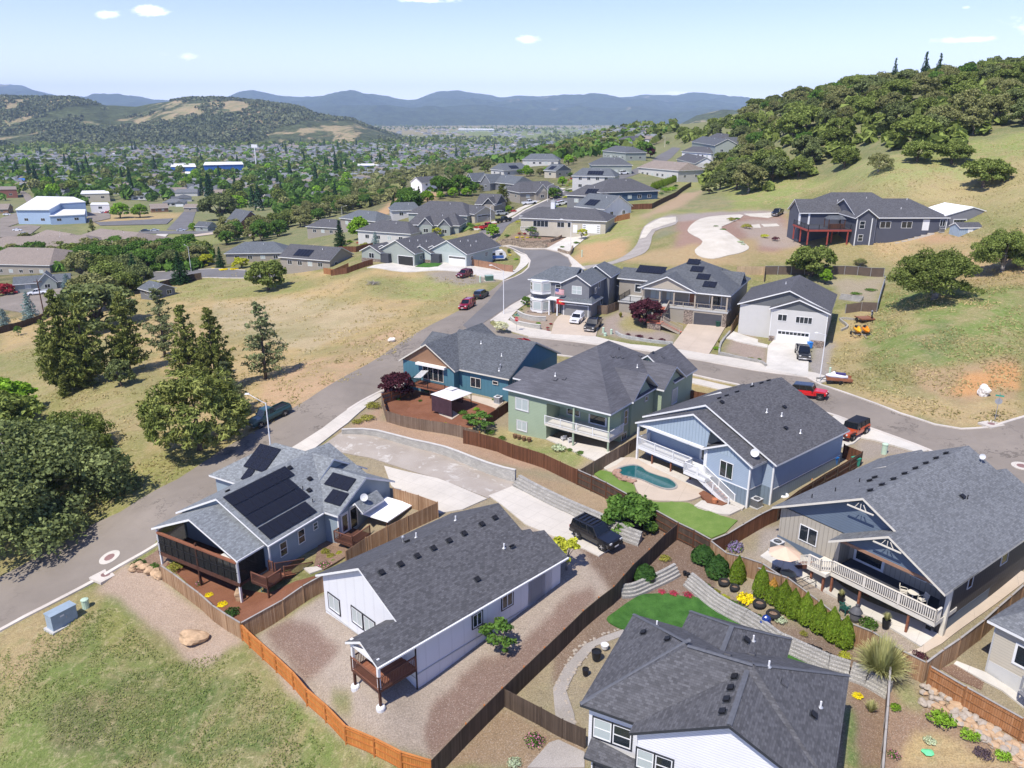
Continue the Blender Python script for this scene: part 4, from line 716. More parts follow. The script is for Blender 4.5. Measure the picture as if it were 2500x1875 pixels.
def drape(name,pts,mat,off=.05,res=1.6,skirt=.25,kind='structure',sm=0,label=None,cat=None,group=None,parent=None):
 if sm:pts=smooth_loop(pts,sm)
 xs=[p[0]for p in pts];ys=[p[1]for p in pts];R_=max(res,(max(xs)-min(xs))/90,(max(ys)-min(ys))/90)
 D_=[]
 for p,q in zip(pts,pts[1:]+pts[:1]):
  k=max(1,int(math.dist(p,q)/R_));D_+=[Vector((p[0]+(q[0]-p[0])*i/k,p[1]+(q[1]-p[1])*i/k))for i in range(k)]
 nb=len(D_);gx,gy=np.meshgrid(np.arange(min(xs),max(xs),R_),np.arange(min(ys),max(ys),R_));ok=pip(pts,gx,gy);D_+=[Vector((float(a)+.013,float(b)+.017))for a,b in zip(gx[ok],gy[ok])]
 vo,eo,fo=delaunay_2d_cdt(D_,[(i,(i+1)%nb)for i in range(nb)],[list(range(nb))],1,1e-4)[:3]
 bm=bmesh.new();vs=[bm.verts.new((v.x,v.y,0))for v in vo]
 for f in fo:
  try:bm.faces.new([vs[i]for i in f])
  except ValueError:pass
 for v in list(bm.verts):
  if not v.link_faces:bm.verts.remove(v)
 V=bm.verts[:];Z=HV(np.array([v.co.x for v in V]),np.array([v.co.y for v in V]))+off
 for v,z in zip(V,Z):v.co.z=z
 be=[e for e in bm.edges if len(e.link_faces)==1]
 for f in bm.faces:
  f.normal_update()
  if f.normal.z<0:f.normal_flip()
 if skirt:
  r=bmesh.ops.extrude_edge_only(bm,edges=be)
  for v in r['geom']:
   if isinstance(v,bmesh.types.BMVert):v.co.z-=skirt
 me=bpy.data.meshes.new(name);bm.to_mesh(me);bm.free();me.materials.append(mat)
 uv=me.uv_layers.new(name='UVMap');li=np.empty(len(me.loops),np.int32);me.loops.foreach_get('vertex_index',li);co=np.empty(len(me.vertices)*3);me.vertices.foreach_get('co',co);uv.data.foreach_set('uv',co.reshape(-1,3)[li][:,:2].ravel())
 o=put(name,me,parent);return tag(o,label,cat,group,kind if not label else None)
def strip_line(name,pts,w,h,mat,off=.0,kind='structure',side=0,res=1.5,**k):
 "raised strip along a world polyline"
 P2=[pts[0]]
 for p,q in zip(pts[:-1],pts[1:]):
  n=max(1,int(math.dist(p,q)/res));P2+=[(p[0]+(q[0]-p[0])*i/n,p[1]+(q[1]-p[1])*i/n)for i in range(1,n+1)]
 b=MB();L=[];R_=[]
 for i,p in enumerate(P2):
  a=P2[max(0,i-1)];c=P2[min(len(P2)-1,i+1)];d=math.dist(a,c)or 1;nx,ny=-(c[1]-a[1])/d,(c[0]-a[0])/d;z=H(*p);L.append((p[0]+nx*w*(.5+side/2),p[1]+ny*w*(.5+side/2),z));R_.append((p[0]-nx*w*(.5-side/2),p[1]-ny*w*(.5-side/2),z))
 for i in range(len(P2)-1):
  A,B_,C_,D_=L[i],L[i+1],R_[i+1],R_[i];u=lambda p,z:(p[0],p[1],p[2]+z)
  b.add([u(A,-.3),u(B_,-.3),u(C_,-.3),u(D_,-.3),u(A,h+off),u(B_,h+off),u(C_,h+off),u(D_,h+off)],[(4,5,6,7)[::-1],(0,1,5,4),(2,3,7,6)]+([(3,0,4,7)]if i==0 else[])+([(1,2,6,5)]if i==len(P2)-2 else[]),mat)
 o=b.build(name);return tag(o,kind=kind,**k)
# roads
main_l='_ -160 1495|0 1410|210 1289|296 1250|434 1171|542 1098|615 1058|750 977|850 915|971 842|1058 791|1151 743|1208 703|1228 686|1257 675|1276 665|1289 652|1292 636|1282 623|1261 613|1235 603|1200 588|1176 572|1169 566'
main_r='_ 1227 569|1208 590|1228 602|1261 604|1330 609|1365 617|1388 630|1396 646|1388 657|1365 676|1308 713|1250 745|1199 782'
lowr='_ 1150 830|1075 865|998 912|850 1003|787 1050|700 1108|560 1215|420 1305|290 1385|120 1478|0 1541|-140 1612'
cross_u='_ 1240 812|1290 824|1441 841|1501 847|1664 873|1800 898|1972 923|2005 941|2065 961|2198 1011|2281 1038|2347 1049|2423 1044|2500 1019|2640 960'
cross_l='_ 2680 1400|2560 1290|2420 1200|2330 1140|2268 1101|2042 1017|1800 940|1676 913|1500 885|1345 866|1220 845'
road_main=GP(main_l)+GP(main_r)+GP('_ 1205 800')+GP(lowr)
drape('road',GP(main_l)+GP(main_r)+GP('_ 1196 790|1215 806')+GP(cross_u)+GP(cross_l)+GP(lowr),ASPH,.07,2.0)
drape('road',GP('_ 1169 566|1223 546|1280 515|1338 488|1384 465|1423 454|1470 440|1511 427|1553 411|1590 395|1615 375|1640 360|1662 362|1640 385|1600 410|1563 423|1520 437|1492 446|1430 469|1376 496|1319 519|1261 538|1227 569'),ASPHD,.09,3)
drape('road',GP('_ 1130 795|1190 740|1232 690|1257 677|1276 667|1289 654|1292 638|1261 615|1227 600|1261 606|1330 611|1365 619|1386 632|1393 646|1365 673|1308 711|1250 742|1196 779|1150 810'),ASPHD,.1,2)
drape('road',GP('A 940 1340|1560 1330|1760 1330|1760 1365|1560 1375|1000 1390|900 1380'),ASPHD,.09,4)
drape('road',GP('A 1060 1070|1180 940|1250 935|1210 1060|1180 1075'),ASPHD,.2,6)
drape('road',GP('A 880 1080|1700 1060|1740 1075|900 1095'),ASPHD,.3,8);drape('road',GP('A 900 1160|1000 1100|1070 1100|1000 1160|870 1180'),CONC,.35,6);drape('footpath',GP('A 980 1200|1130 1150|1180 1110|1380 1085|1560 1085|1620 1100|1590 1112|1400 1095|1220 1118|1150 1165|1000 1210'),CONCT,.35,6)
drape('road',GP('A 0 760|30 745|190 850|250 940|200 940|140 850'),ASPH,.4,12);drape('road',GP('A 0 1000|110 960|120 1030|0 1070'),ASPH,.3,10);drape('parking_lot',GP('A 0 1060|180 1040|260 1050|180 1110|0 1120'),ASPH,.3,10);drape('parking_lot',GP('A 560 960|700 950|700 1000|560 1030'),ASPH,.35,8);drape('running_track',GP('A 600 1025|980 1005|1100 1000|1060 1035|640 1045'),ASPHD,.4,8)
drape('road',GP('A 0 1530|140 1460|400 1440|400 1510|240 1561|0 1561'),ASPH,.2,6);drape('road',GP('D 0 215|60 195|200 190|420 170|420 230|330 320|250 330|0 290'),ASPH,.25,4)
# sidewalks, driveways
SW=[('sidewalk','_ 402 1318|540 1225|700 1103|787 1048|850 1001|1000 910|1015 922|931 969|850 1034|764 1100|640 1190|420 1347',CONC,.16),('sidewalk','_ 1240 808|1290 822|1441 839|1501 845|1664 871|1800 896|1972 921|2003 937|2040 925|1990 912|1860 889|1800 877|1664 855|1540 842|1441 820|1350 812|1275 797|1240 783|1264 757|1314 722|1306 716|1250 748|1203 782',CONC,.15),('sidewalk','B 1085 1046|1200 1046|1385 1060|1470 1080|1530 1112|1556 1150|1545 1180|1580 1200|1640 1190|1580 1140|1530 1095|1470 1072|1385 1052|1200 1040',CONC,.15),('driveway','F 480 720|505 630|540 580|595 545|820 585|905 592|870 650|845 740',CONCT,.19),('driveway','F 1600 625|1895 662|1860 720|1760 885|1450 830',CONCT,.19),('driveway','G 225 745|262 705|300 690|530 715|520 975|210 912',CONCD,.19),('footpath','G -30 668|0 678|225 735|222 755|-30 700',CONCD,.18),('footpath','F 1900 755|1960 700|2157 765|2157 800',CONCD,.175),('driveway','K 1190 365|1700 556|1640 570|1400 500|1330 488|1290 520|1160 560|1120 420',CONCD,.16),('driveway','B 250 1183|330 1160|450 1148|560 1160|620 1182|740 1150|880 1165|1020 1175|1190 1198|1222 1150|1225 1110|1200 1090|1180 1072|1268 1104|1283 1140|1262 1168|1200 1213|1115 1262|1060 1255|880 1215|600 1205|400 1200',CONCD,.15),('driveway','B 1618 942|1735 952|1650 985|1560 1060|1530 1108|1470 1080|1390 1062|1500 1000',CONCD,.2),('parking_pad','N 690 968|745 930|800 934|870 958|1000 1000|1112 1042|1106 1060|1055 1077|945 1035|855 1008|800 990',m_ground('dusty_pavement',(.3,.26,.22),(.36,.32,.28),10,.25,.12,.004,(.47,.44,.4)),.1),('driveway','N 830 1008|945 1035|1052 1079|1000 1102|940 1112|880 1085|845 1050',CONC,.13),('driveway','J 430 790|605 720|690 762|1040 935|1110 975|1420 1130|1300 1200|1242 1237|1040 1142|860 1070|700 1000|520 850',CONC,.12),('lawn','J 1200 625|1290 605|1385 645|1500 712|1522 775|1640 832|1750 838|1900 842|2000 900|2111 910|2130 1000|2080 1100|1830 985|1460 785',LAWN,.1),('lawn','K 300 830|430 865|560 905|665 935|600 1000|525 1030|330 930',LAWN,.12),('pool_deck','J 1290 600|1375 560|1430 514|1560 528|1720 600|1900 690|2010 750|2010 790|1900 832|1760 834|1640 828|1545 785|1512 735|1500 700|1440 672|1380 635',CONCT,.2),('pool_deck','J 1278 590|1400 515|1440 517|1370 572|1290 605',CONC,.21),('patio','K 120 600|250 640|420 715|560 770|720 850|700 870|690 880|400 745|140 618',CONC,.24),('footpath','K 430 858|470 830|600 845|690 875|620 908|560 902',CONC,.19),('flower_bed','K 455 795|480 780|560 820|610 850|580 860|500 845',MULR,.26),('patio','R 20 545|110 478|250 520|420 560|1500 1150|1500 1190|1355 1298|1010 1090|700 915|400 745|150 625',CONCD,.14),('footpath','R 1480 1180|1560 1100|2130 640|2212 680|2212 760|1530 1270|1300 1400|1240 1350|1360 1300',CONCT,.12),('lawn','S 298 972|380 900|520 800|640 747|850 742|1000 770|1130 782|1300 880|1500 1010|1480 1180|1000 1250|560 1100|400 1045',LAWND,.1),('lawn','Q 1440 380|1500 395|1680 492|1600 540|1440 500',LAWND,.1),('footpath','M 0 640|55 535|150 432|330 362|340 388|200 440|115 540|62 650|100 760|108 835|20 840|8 740',GRAVG,.08),('footpath','L 1560 1659|1700 1500|1760 1480|1930 1560|1930 1659',GRAVG,.08),('flower_bed','E 315 1500|300 1440|380 1380|500 1330|700 1385|980 1410|1190 1490|1120 1540|1000 1640|750 1625|500 1560',MULR,.08),('footpath','E 960 1385|1020 1385|1260 1440|1200 1490|1000 1425',CONCT,.12),('flower_bed','I 150 960|230 890|300 920|900 1180|1290 1040|1000 1230|705 1385|400 1180',MULR,.08),('flower_bed','I 1230 980|1260 830|1330 780|1460 850|1480 900|1300 1010',MULCH,.1),('footpath','I 1150 1000|1250 990|1290 1010|1200 1040',CONC,.14),('flower_bed','H 770 560|860 500|900 560|850 640|720 640|690 610',MULCH,.1),('lawn','B 555 1178|600 1155|730 1158|700 1176|640 1182',LAWND,.22),('lawn','B 800 950|880 915|950 915|860 955',LAWN,.2),('patio','F 440 1570|470 1550|900 1640|1000 1700|860 1760|600 1640',CONC,.15),('footpath','F 1590 1075|1690 1090|1950 1150|1880 1180|1800 1160|1590 1110',CONC,.16),('gravel_drive','C 80 1190|160 1130|320 1108|430 1110|330 1165|290 1190|380 1250|465 1310|420 1345|340 1362|240 1385|150 1370|120 1330|170 1275|90 1225',GRAVW,.12),('gravel_drive','C 430 1100|600 1092|660 1105|590 1125|470 1115',GRAVW,.12),('gravel_drive','C 540 1165|640 1162|660 1178|560 1182',GRAVW,.12),('gravel_drive','C 480 1170|530 1165|540 1190|490 1190',GRAVW,.12),('dirt_road','B 2212 855|2120 862|2010 920|1965 1030|1900 1095|1800 1143|1650 1168|1575 1182|1700 1186|1950 1115|2040 1060|2080 950|2212 905',GRAVG,.1),('dirt_road','B 2212 860|2120 866|2015 920|1980 1000|2020 990|2060 940|2212 890',GRAVW,.14),('footpath','T 1230 545|1260 515|1580 640|1991 900|1991 1020|1750 830|1560 730',CONCD,.12),('flower_bed','T 1090 590|1230 540|1560 740|1530 820|1300 720',MULCH,.06)]
for n_,s_,m_,o_ in SW:drape(n_,GP(s_),m_,o_,1.6,sm=(3 if n_ in('lawn','pool_deck','flower_bed','gravel_drive','dirt_road','footpath')and len(s_)>90 else 0))
for s_,w_ in(('_ 402 1320|290 1385|120 1478|0 1541|-140 1612',.45),(cross_u.replace('_ 1240 812|','_ '),.4),(cross_l,.45),('_ 1199 784|1250 747|1308 715|1365 677|1390 658',.4),('_ 1228 688|1257 677|1276 667|1290 654|1294 637|1283 622|1261 612|1235 602',.4),('_ 850 1002|998 911|1075 864|1150 829',.4),('A 1000 1392|1560 1378|1760 1368',.5),('A 960 1338|1560 1328',.5),('_ 1223 545|1280 514|1338 487|1384 464|1423 453|1511 426',.9),('_ 1228 602|1261 603|1330 608|1365 616|1389 629|1397 646',.4)):
 strip_line('kerb',GP(s_),w_,.17,CONCK)
for s_,w_ in(('_ 1160 562|1215 541|1272 510|1330 483|1376 460',2.2),):strip_line('sidewalk',GP(s_),w_,.2,CONC)
# ---------------- far hills and mountains ----------------
def skyline(pts,Yr,r0,r1,name,nth,nr_,mat,foot,seed,amp,peak=.55,back=.35,rid=1.0):
 us=np.array([p[0]for p in pts],float);vs_=np.array([p[1]for p in pts],float);uu=np.linspace(us[0],us[-1],nth);vv=np.interp(uu,us,vs_);ys=np.linspace(0,1,nr_);V=[]
 dirs=[pxdir(u,v)for u,v in zip(uu,vv)]
 X=np.zeros((nr_,nth));Y=np.zeros((nr_,nth));Z=np.zeros((nr_,nth));edge=np.clip(np.minimum(uu-us[0],us[-1]-uu)/120.,0,1)if foot[1]else np.ones(nth)
 for j,s in enumerate(ys):
  r=r0+(r1-r0)*s;f=np.sin(min(s/peak,1)*math.pi/2)**1.5 if s<peak else 1-(s-peak)/(1-peak)*back
  for i,d in enumerate(dirs):
   top=CZ+d.z/d.y*Yr;X[j,i]=d.x/d.y*r;Y[j,i]=r;Z[j,i]=foot[0]+(top-foot[0])*f*edge[i]
 n=fbm(X/rid/420+seed,Y/rid/420,5,seed)-.47;n=n+.5*(np.abs(fbm(X/rid/260,Y/rid/260+seed,4,seed+9)-.47)*-2+.2);w=np.sin(np.clip(ys/peak,0,1)*math.pi)[:,None]*.8+.12;w[ys>peak]=.5
 Z=Z+n*amp*w*edge;Z[0]=foot[0]-30
 co=np.stack([X,Y,Z],-1).reshape(-1,3);idx=np.arange(nr_*nth).reshape(nr_,nth);q=np.stack([idx[:-1,:-1],idx[:-1,1:],idx[1:,1:],idx[1:,:-1]],-1).reshape(-1,4)
 me=bpy.data.meshes.new(name);me.from_pydata(co.tolist(),[],q.tolist());me.materials.append(mat);me.polygons.foreach_set('use_smooth',[True]*len(q));me.update();tag(put(name,me),kind='structure');return X,Y,Z
def m_hill(name,wood,clear,s1,thr,extra=None):
 t=NT(name);p=t.pos();mp=t.n('ShaderNodeMapping');mp.inputs['Scale'].default_value=(1,.45,1);t.l(p,mp.inputs[0]);n=t.noise(s1,mp.outputs[0],8,.66,.5);n2=t.noise(s1*9,p,5,.75);n3=t.noise(s1*30,p,3,.7)
 w=t.mix(t.ramp(n2,[(.35,0.),(.7,1.)]),sc(wood,.45),sc(wood,1.7));w=t.mix(t.ramp(n3,[(.5,0.),(.6,.6)]),w,sc(wood,.35))
 c=t.mix(t.ramp(n2,[(.4,0.),(.6,1.)]),clear,extra or sc(clear,.7));t.col(t.mix(t.ramp(n,[(thr,0.),(thr+.035,1.)]),w,c));t.r(.97,.05);t.bump(n3,5,.9);return t.m
HILLM=m_hill('wooded_hill',(.075,.09,.04),(.36,.27,.16),.0035,.5,(.21,.2,.1));MTM=m_hill('mountain_forest',(.045,.062,.035),(.22,.19,.14),.0009,.6);MTN=m_hill('near_mountain_forest',(.045,.06,.03),(.24,.2,.13),.0012,.6)
HX=skyline([(-420,246),(-200,238),(0,238),(60,240),(115,239),(180,240),(215,246),(260,258),(330,260),(370,253),(420,247),(460,241),(520,240),(576,241),(640,247),(690,255),(730,262),(760,274),(800,285),(850,289),(920,298),(980,304)],3300,2250,4300,'hills',260,90,HILLM,(-42,True),3,42)
skyline([(-700,205),(-200,206),(0,213),(60,214),(115,228),(170,240),(215,247),(227,241),(255,240),(288,238),(320,236),(350,238),(380,247),(460,255),(560,240),(590,228),(616,225),(640,230),(680,237),(730,240),(800,238),(858,233),(896,236),(954,240),(1015,248),(1040,240),(1069,231),(1100,226),(1115,225),(1140,229),(1165,233),(1195,235),(1223,240),(1261,235),(1311,238),(1357,234),(1395,236),(1430,235),(1470,238),(1511,241),(1540,240),(1569,237),(1607,238),(1650,238),(1692,233),(1730,236),(1765,238),(1800,246),(1834,254),(1900,262),(2100,262),(2500,255),(3000,250)],15000,9000,18000,'mountains',520,110,MTM,(-60,False),5,420,.68,rid=3)
skyline([(500,296),(640,285),(720,270),(790,262),(860,258),(940,262),(1010,268),(1080,262),(1160,256),(1240,264),(1320,270),(1400,262),(1480,268),(1560,262),(1640,270),(1720,262),(1800,272),(1900,280),(2000,288)],10500,7800,12500,'mountains',360,70,MTN,(-55,True),8,260,.6,rid=2.4)
skyline([(1580,300),(1640,291),(1690,284),(1730,276),(1765,267),(1790,268),(1830,274),(1880,285),(1950,296)],3600,2900,4300,'hills',90,40,HILLM,(-45,True),12,30)
# ---------------- wall colours ----------------
WH=m_lap('siding_white_panel',(.64,.645,.66),1.22,.02,True,.9);WHL=m_lap('siding_white_lap',(.68,.68,.7),.18,.03);BG=m_lap('siding_blue_grey',(.26,.32,.37),.2,.05);BGS=m_lap('siding_shake_blue_grey',(.24,.3,.35),.16,.08);BLUE=m_lap('siding_light_blue',(.3,.365,.45),.18,.04);BLUEV=m_lap('siding_blue_batten',(.32,.39,.46),.4,.04,True,.5);BLUED=m_lap('siding_slate_batten',(.17,.215,.26),.4,.05,True,.5)
GRN=m_lap('siding_sage_green',(.31,.38,.27),.2,.04);TEAL=m_lap('siding_teal',(.07,.17,.22),.6,.04,True,.85);TEALV=m_lap('siding_teal_batten',(.05,.17,.26),.4,.04,True,.5);BRN=m_lap('siding_brown',(.26,.15,.09),.2,.06);GRY=m_lap('siding_grey',(.17,.175,.19),.18,.05);GRYD=m_lap('siding_charcoal',(.065,.068,.08),.2,.06);TAUPE=m_lap('siding_taupe',(.3,.27,.23),.2,.05);TAUPEG=m_lap('gable_taupe',(.42,.37,.3),.2,.04);LGR=m_lap('siding_light_grey',(.52,.51,.49),.18,.03);DGR=m_lap('gable_slate_grey',(.13,.135,.14),.18,.06)
TANB=m_lap('siding_tan_batten',(.38,.345,.285),.4,.04,True,.45);SLATE=m_lap('siding_slate_blue',(.115,.15,.2),.22,.05);BATSH=m_lap('siding_batten_shaded',(.075,.07,.068),.4,.06,True,.4);BEI=m_lap('siding_beige',(.46,.42,.34),.22,.04);NAVY=m_lap('siding_navy',(.05,.09,.15),.2,.05);SAGE=m_lap('siding_sage_grey',(.3,.33,.3),.2,.05);WPL=m_lap('siding_plain_white',(.78,.78,.78),3.,.02,True,.9);STUC=m_plain('stucco_grey',(.5,.5,.48),.9,.05)
DOORD=m_plain('garage_door_dark',(.07,.07,.08),.5,.1);DOORW=m_plain('garage_door_white',(.78,.78,.77),.45,.03);DOORG=m_plain('garage_door_grey',(.2,.2,.2),.5,.05);DOORT=m_plain('garage_door_taupe',(.4,.37,.33),.5,.05);REDD=m_plain('door_wood',(.25,.1,.05),.5,.1)
SCREEN=NT('insect_screen');SCREEN.col((.02,.02,.02));SCREEN.r(.6,.2);SCREEN.b.inputs['Alpha'].default_value=.72;SCREEN=SCREEN.m
def dish(h_,x,y,face=200,r=.38):
 z=h_.rz(x,y)[0];m=MB();a=math.radians(face);m.tube((0,0,-.05),(0,0,.45),.03,.03,6,GALV);n=Vector((math.cos(a),math.sin(a),.55)).normalized();c=Vector((0,0,.55));u=n.orthogonal().normalized();v=n.cross(u);k=18
 R=[[tuple(c+n*(.12*(q*q)-.0)+u*(r*q*math.cos(6.283*i/k))+v*(r*q*math.sin(6.283*i/k)))for i in range(k)]for q in(.05,.5,1.)]
 vs=[p for q in R for p in q];m.add(vs,[(j*k+i,j*k+(i+1)%k,(j+1)*k+(i+1)%k,(j+1)*k+i)for j in range(2)for i in range(k)]+[tuple(range(k))],m_plain('dish_grey',(.55,.56,.57),.5,.05));m.bar(c,c+n*.5,.02,.02,GALV);m.build('satellite_dish',h_.roofo,z-0,loc=(x,y,-h_.zb),smooth=False)
def ac(label,x,y,rz=0,top=None,z=None):
 r=thing('air_conditioner',label,'air conditioner',(x,y,H(x,y)+.12 if z is None else z),math.radians(rz));m=MB();m.box((-.5,-.5,-.12),(.5,.5,.02),CONCB);m.build('pad',r)
 b=MB();b.box((-.42,-.42,.02),(.42,.42,.78),m_plain('ac_grille',(.06,.06,.065),.6,.2));
 for i in range(-6,7):X=i*.065;b.box((X-.008,-.432,.05),(X+.008,.432,.75),top or GALV);b.box((-.432,X-.008,.05),(.432,X+.008,.75),top or GALV)
 b.build('cabinet',r);f=MB();f.box((-.45,-.45,.78),(.45,.45,.84),top or m_plain('ac_top',(.5,.5,.5),.5,.05));f.build('lid',r);g=MB();g.lathe([(.34,.84),(.3,.87),(.1,.87)],(0,0,0),BLACK,20)
 for i in range(6):a=i*math.pi/6;g.bar((.33*math.cos(a),.33*math.sin(a),.885),(-.33*math.cos(a),-.33*math.sin(a),.885),.015,.015,GALV)
 g.build('fan_guard',r);return r
# ================= white house with the back balcony (foreground) =================
h=House('house','white house with dark roof and stilted wooden balcony in the gravel yard',-15.7,53.8,45.3,-2.4,WH,louter=TRIMD,wtrim=WHITEP)
h.gable(0,-12.6,14.3,0,1.5,4.9);h.gable(11.5,-12.6,15.1,-6.0,1.5,3.28,zb=-2);h.gable(11.5,-12.6,16.2,-7.2,1.5,2.96,zb=-2);h.gable(-3.1,-12.6,.8,-8.8,1.5,2.53,walls=False);h.finish()
for p,a,z in(('W',0,0),):pass
h.win('W',.38,-1.9,-1.15,1.5,1.35,2,GLASSL);h.win('W',.38,-5.1,-.8,1.35,1.35,2,GLASSL);h.win('W',.38,-6.7,-.8,1.35,1.35,2,GLASSL);h.door('W',.38,-9.9,-.75,1.7,2.05,WHITEP,glass=True)
h.win('S',-12.16,6.3,-.35,.95,1.15,2,outer=TRIMD);h.win('S',-12.16,9.5,-.25,1.15,1.2,2,outer=TRIMD)
m=MB();m.box((.35,-12.2,-1.42),(15.8,-12.165,-1.34),TRIMG);m.box((.34,-12.15,-1.72),(.37,-.5,-1.66),TRIMG);h.part(m,'belt_trim');m=MB();m.box((-3.1,-12.72,1.36),(16.2,-12.6,1.48),TRIM);m.box((.33,-12.26,-2.6),(.41,-12.17,1.3),BLACK);h.part(m,'gutter')
m=MB();m.box((-2.9,-12.3,-.95),(.38,-9.0,-.75),WOODD);h.part(m,'deck');m=MB();m.box((-2.86,-12.28,-.75),(.36,-9.02,-.742),WOODR);h.part(m,'deck_floor')
h.railing([(.3,-12.25,-.75),(-2.85,-12.25,-.75),(-2.85,-9.05,-.75),(.3,-9.05,-.75)],1.0,m_plain('rail_brown',(.16,.07,.045),.7,.15))
for x,y in((-2.75,-12.15),(-2.75,-9.15)):h.post(x,y,-2.5,-.75,WOODD,.16);h.post(x,y,-.75,1.75,WHITEP,.2)
m=MB();m.box((-2.9,-12.3,1.3),(-2.6,-9.0,1.5),WHITEP);m.box((-2.9,-12.35,1.25),(.4,-12.15,1.4),WHITEP);h.part(m,'porch_beam')
for x,y in((-2.75,-12.15),(-2.75,-9.15)):m=MB();m.lathe([(.32,-.5),(.33,.12),(.27,.22),(.1,.24)],(x,y,-2.35),CONCB if 0 else WHITEP,12);h.part(m,'footing')
for x,y in((1.3,-7.3),(3,-7.35),(4.6,-7.35),(6.2,-7.35),(7.8,-7.35),(9.4,-7.35),(11.4,-7.3),(12.9,-7.3),(7.6,-10.8),(12.3,-9.9)):h.vent(x,y,'box')
for x,y,k in((6.7,-4.6,'pipe'),(10.4,-5.2,'pipe'),(5.9,-3.9,'turb'),(5.6,-4.9,'box'),(11.6,-9.7,'pipe')):h.vent(x,y,k)
# ================= blue-grey house with solar panels =================
h=House('house','blue grey house with many solar panels and a screened porch by the road',-21.7,60.8,60.1,-4.7,BG,roof=SH_L)
h.gable(0,0,15,12.4,0,3.05,zb=-5.5);h.gable(7.2,-1.7,16,9,0,2.25,'y',mid=11.6,zb=-5);h.gable(7.4,3,17.2,16.6,-.1,2.95,'y',mid=12.2,a1=5.2,zb=-5);h.gable(-3.0,.6,.6,12,-.15,2.35,walls=False)
h.gable(9.3,-3.0,12.6,-1.1,-.3,.55,zb=-2,walls=False);h.finish()
h.win('S',.43,2.1,-2.25,.9,1.45,1,rows=2);h.win('S',.43,4.4,-2.1,.9,1.45,1,rows=2);h.win('S',.43,6.3,-1.6,.65,.8,1,rows=2);h.door('S',-1.3,8.5,-2.5,.9,2.05,WHITEP,glass=True);h.door('S',-1.3,9.8,-2.5,.9,2.05,GLASSD)
h.door('W',.38,3.2,-2.7,1.8,2.1,WHITEP,glass=True)
for x,y in((.42,.42),(7.66,-1.28)):m=MB();m.box((x-.06,y-.06,-4.9),(x+.1,y+.1,-.3),TRIM);h.part(m,'corner_board')
m=MB();m.box((-3,.5,-.3),(0,.58,-.14),TRIM);m.box((0,-.12,-.16),(7,0,-.04),TRIM);h.part(m,'gutter')
m=MB();m.box((-2.75,.9,-2.95),(.42,11.7,-2.72),WOODD);m.box((-2.8,.85,-3.0),(-2.65,11.8,-2.6),WOODD);h.part(m,'porch_deck')
for y in(1.0,6.3,11.6):m=MB();m.box((-2.8,y-.08,-4.9),(-2.62,y+.08,-.2),WHITEP if y!=6.3 else WOODD);h.part(m,'post')
m=MB();m.box((-2.82,1,-1.66),(-2.72,11.6,-1.6),BLACK);m.box((-2.84,1,-.72),(-2.64,11.6,-.5),WOODR)
for i in range(13):y=1+i*10.6/12;m.box((-2.8,y-.03,-2.7),(-2.72,y+.03,-.55),BLACK)
h.part(m,'screen_frame');m=MB();m.box((-2.745,1,-2.7),(-2.74,11.6,-.55),SCREEN);m.box((-2.75,.96,-2.7),(.3,.965,-.4),SCREEN);h.part(m,'screen')
m=MB();m.box((-2.6,11.55,-2.7),(.4,11.6,-.4),SCREEN);h.part(m,'screen')
m=MB();m.box((-1.4,2.5,-2.7),(-.6,5.2,-1.95),m_plain('table_white',(.6,.6,.6),.5));h.part(m,'porch_table')
for f,(ya,yb,zl)in enumerate([(11.95,6.3,0)]):pass
m=MB();m.box((-1.9,-1.6,-2.9),(.2,.4,-2.72),WOODD);h.part(m,'landing');BR=m_plain('rail_brown',(.16,.07,.045),.7,.15)
h.railing([(.2,.4,-2.72),(.2,-.1,-2.72)],.95,BR);h.railing([(-1.9,.3,-2.72),(-1.9,-1.6,-2.72),(-.3,-1.6,-2.72)],.95,BR);h.stairs((.2,-1.5,-2.75),(3.6,-1.5,-4.1),(0,1.1),8,WOODR,WOODD,(0,1),railm=BR);h.post(-1.8,-1.5,-4.8,-2.7,WOODD)
m=MB();m.box((6.9,-3.6,-2.75),(9.6,-1.3,-2.55),WOODD);h.part(m,'landing');h.railing([(7.6,-1.3,-2.55),(6.95,-1.3,-2.55),(6.95,-3.55,-2.55),(9.5,-3.55,-2.55)],.95,BR);h.post(7.0,-3.5,-3.9,-2.6,WOODD)
# solar arrays, each panel its own part
for j,(x0,y0,n)in enumerate(((.55,.35,6),(.55,2.0,8),(.55,3.35,8),(.55,4.7,9))):
 h.solar(x0,y0,n,1,.86 if j else 1.0,1.42 if j else 1.62,(1,0))
h.solar(9.7,2.2,3,1,1.02,1.6,(0,-1));h.solar(8.1,.8,2,1,1.02,1.6,(0,-1));h.solar(9.1,13,3,2,1.02,1.55,(0,-1));h.solar(7.9,12.2,1,1,1.0,1.4,(0,-1))
for x,y in((8.6,5.6),(9.2,3.6),(8.0,2.6)):h.vent(x,y,'box')
for x,y in((7.6,3.0),(7.2,1.4)):h.vent(x,y,'pipeb')
h.vent(2.2,7.2,'box');dish(h,10.3,-2.4,215)
m=MB();m.box((10.3,-5.2,-1.22),(14.4,-1.75,-1.1),m_plain('patio_cover_white',(.85,.85,.85),.35,.02));h.part(m,'patio_cover')
for x,y in((10.4,-5.0),(14.3,-5.0)):h.post(x,y,-3.9,-1.2,WOODD,.12)
HS1=h
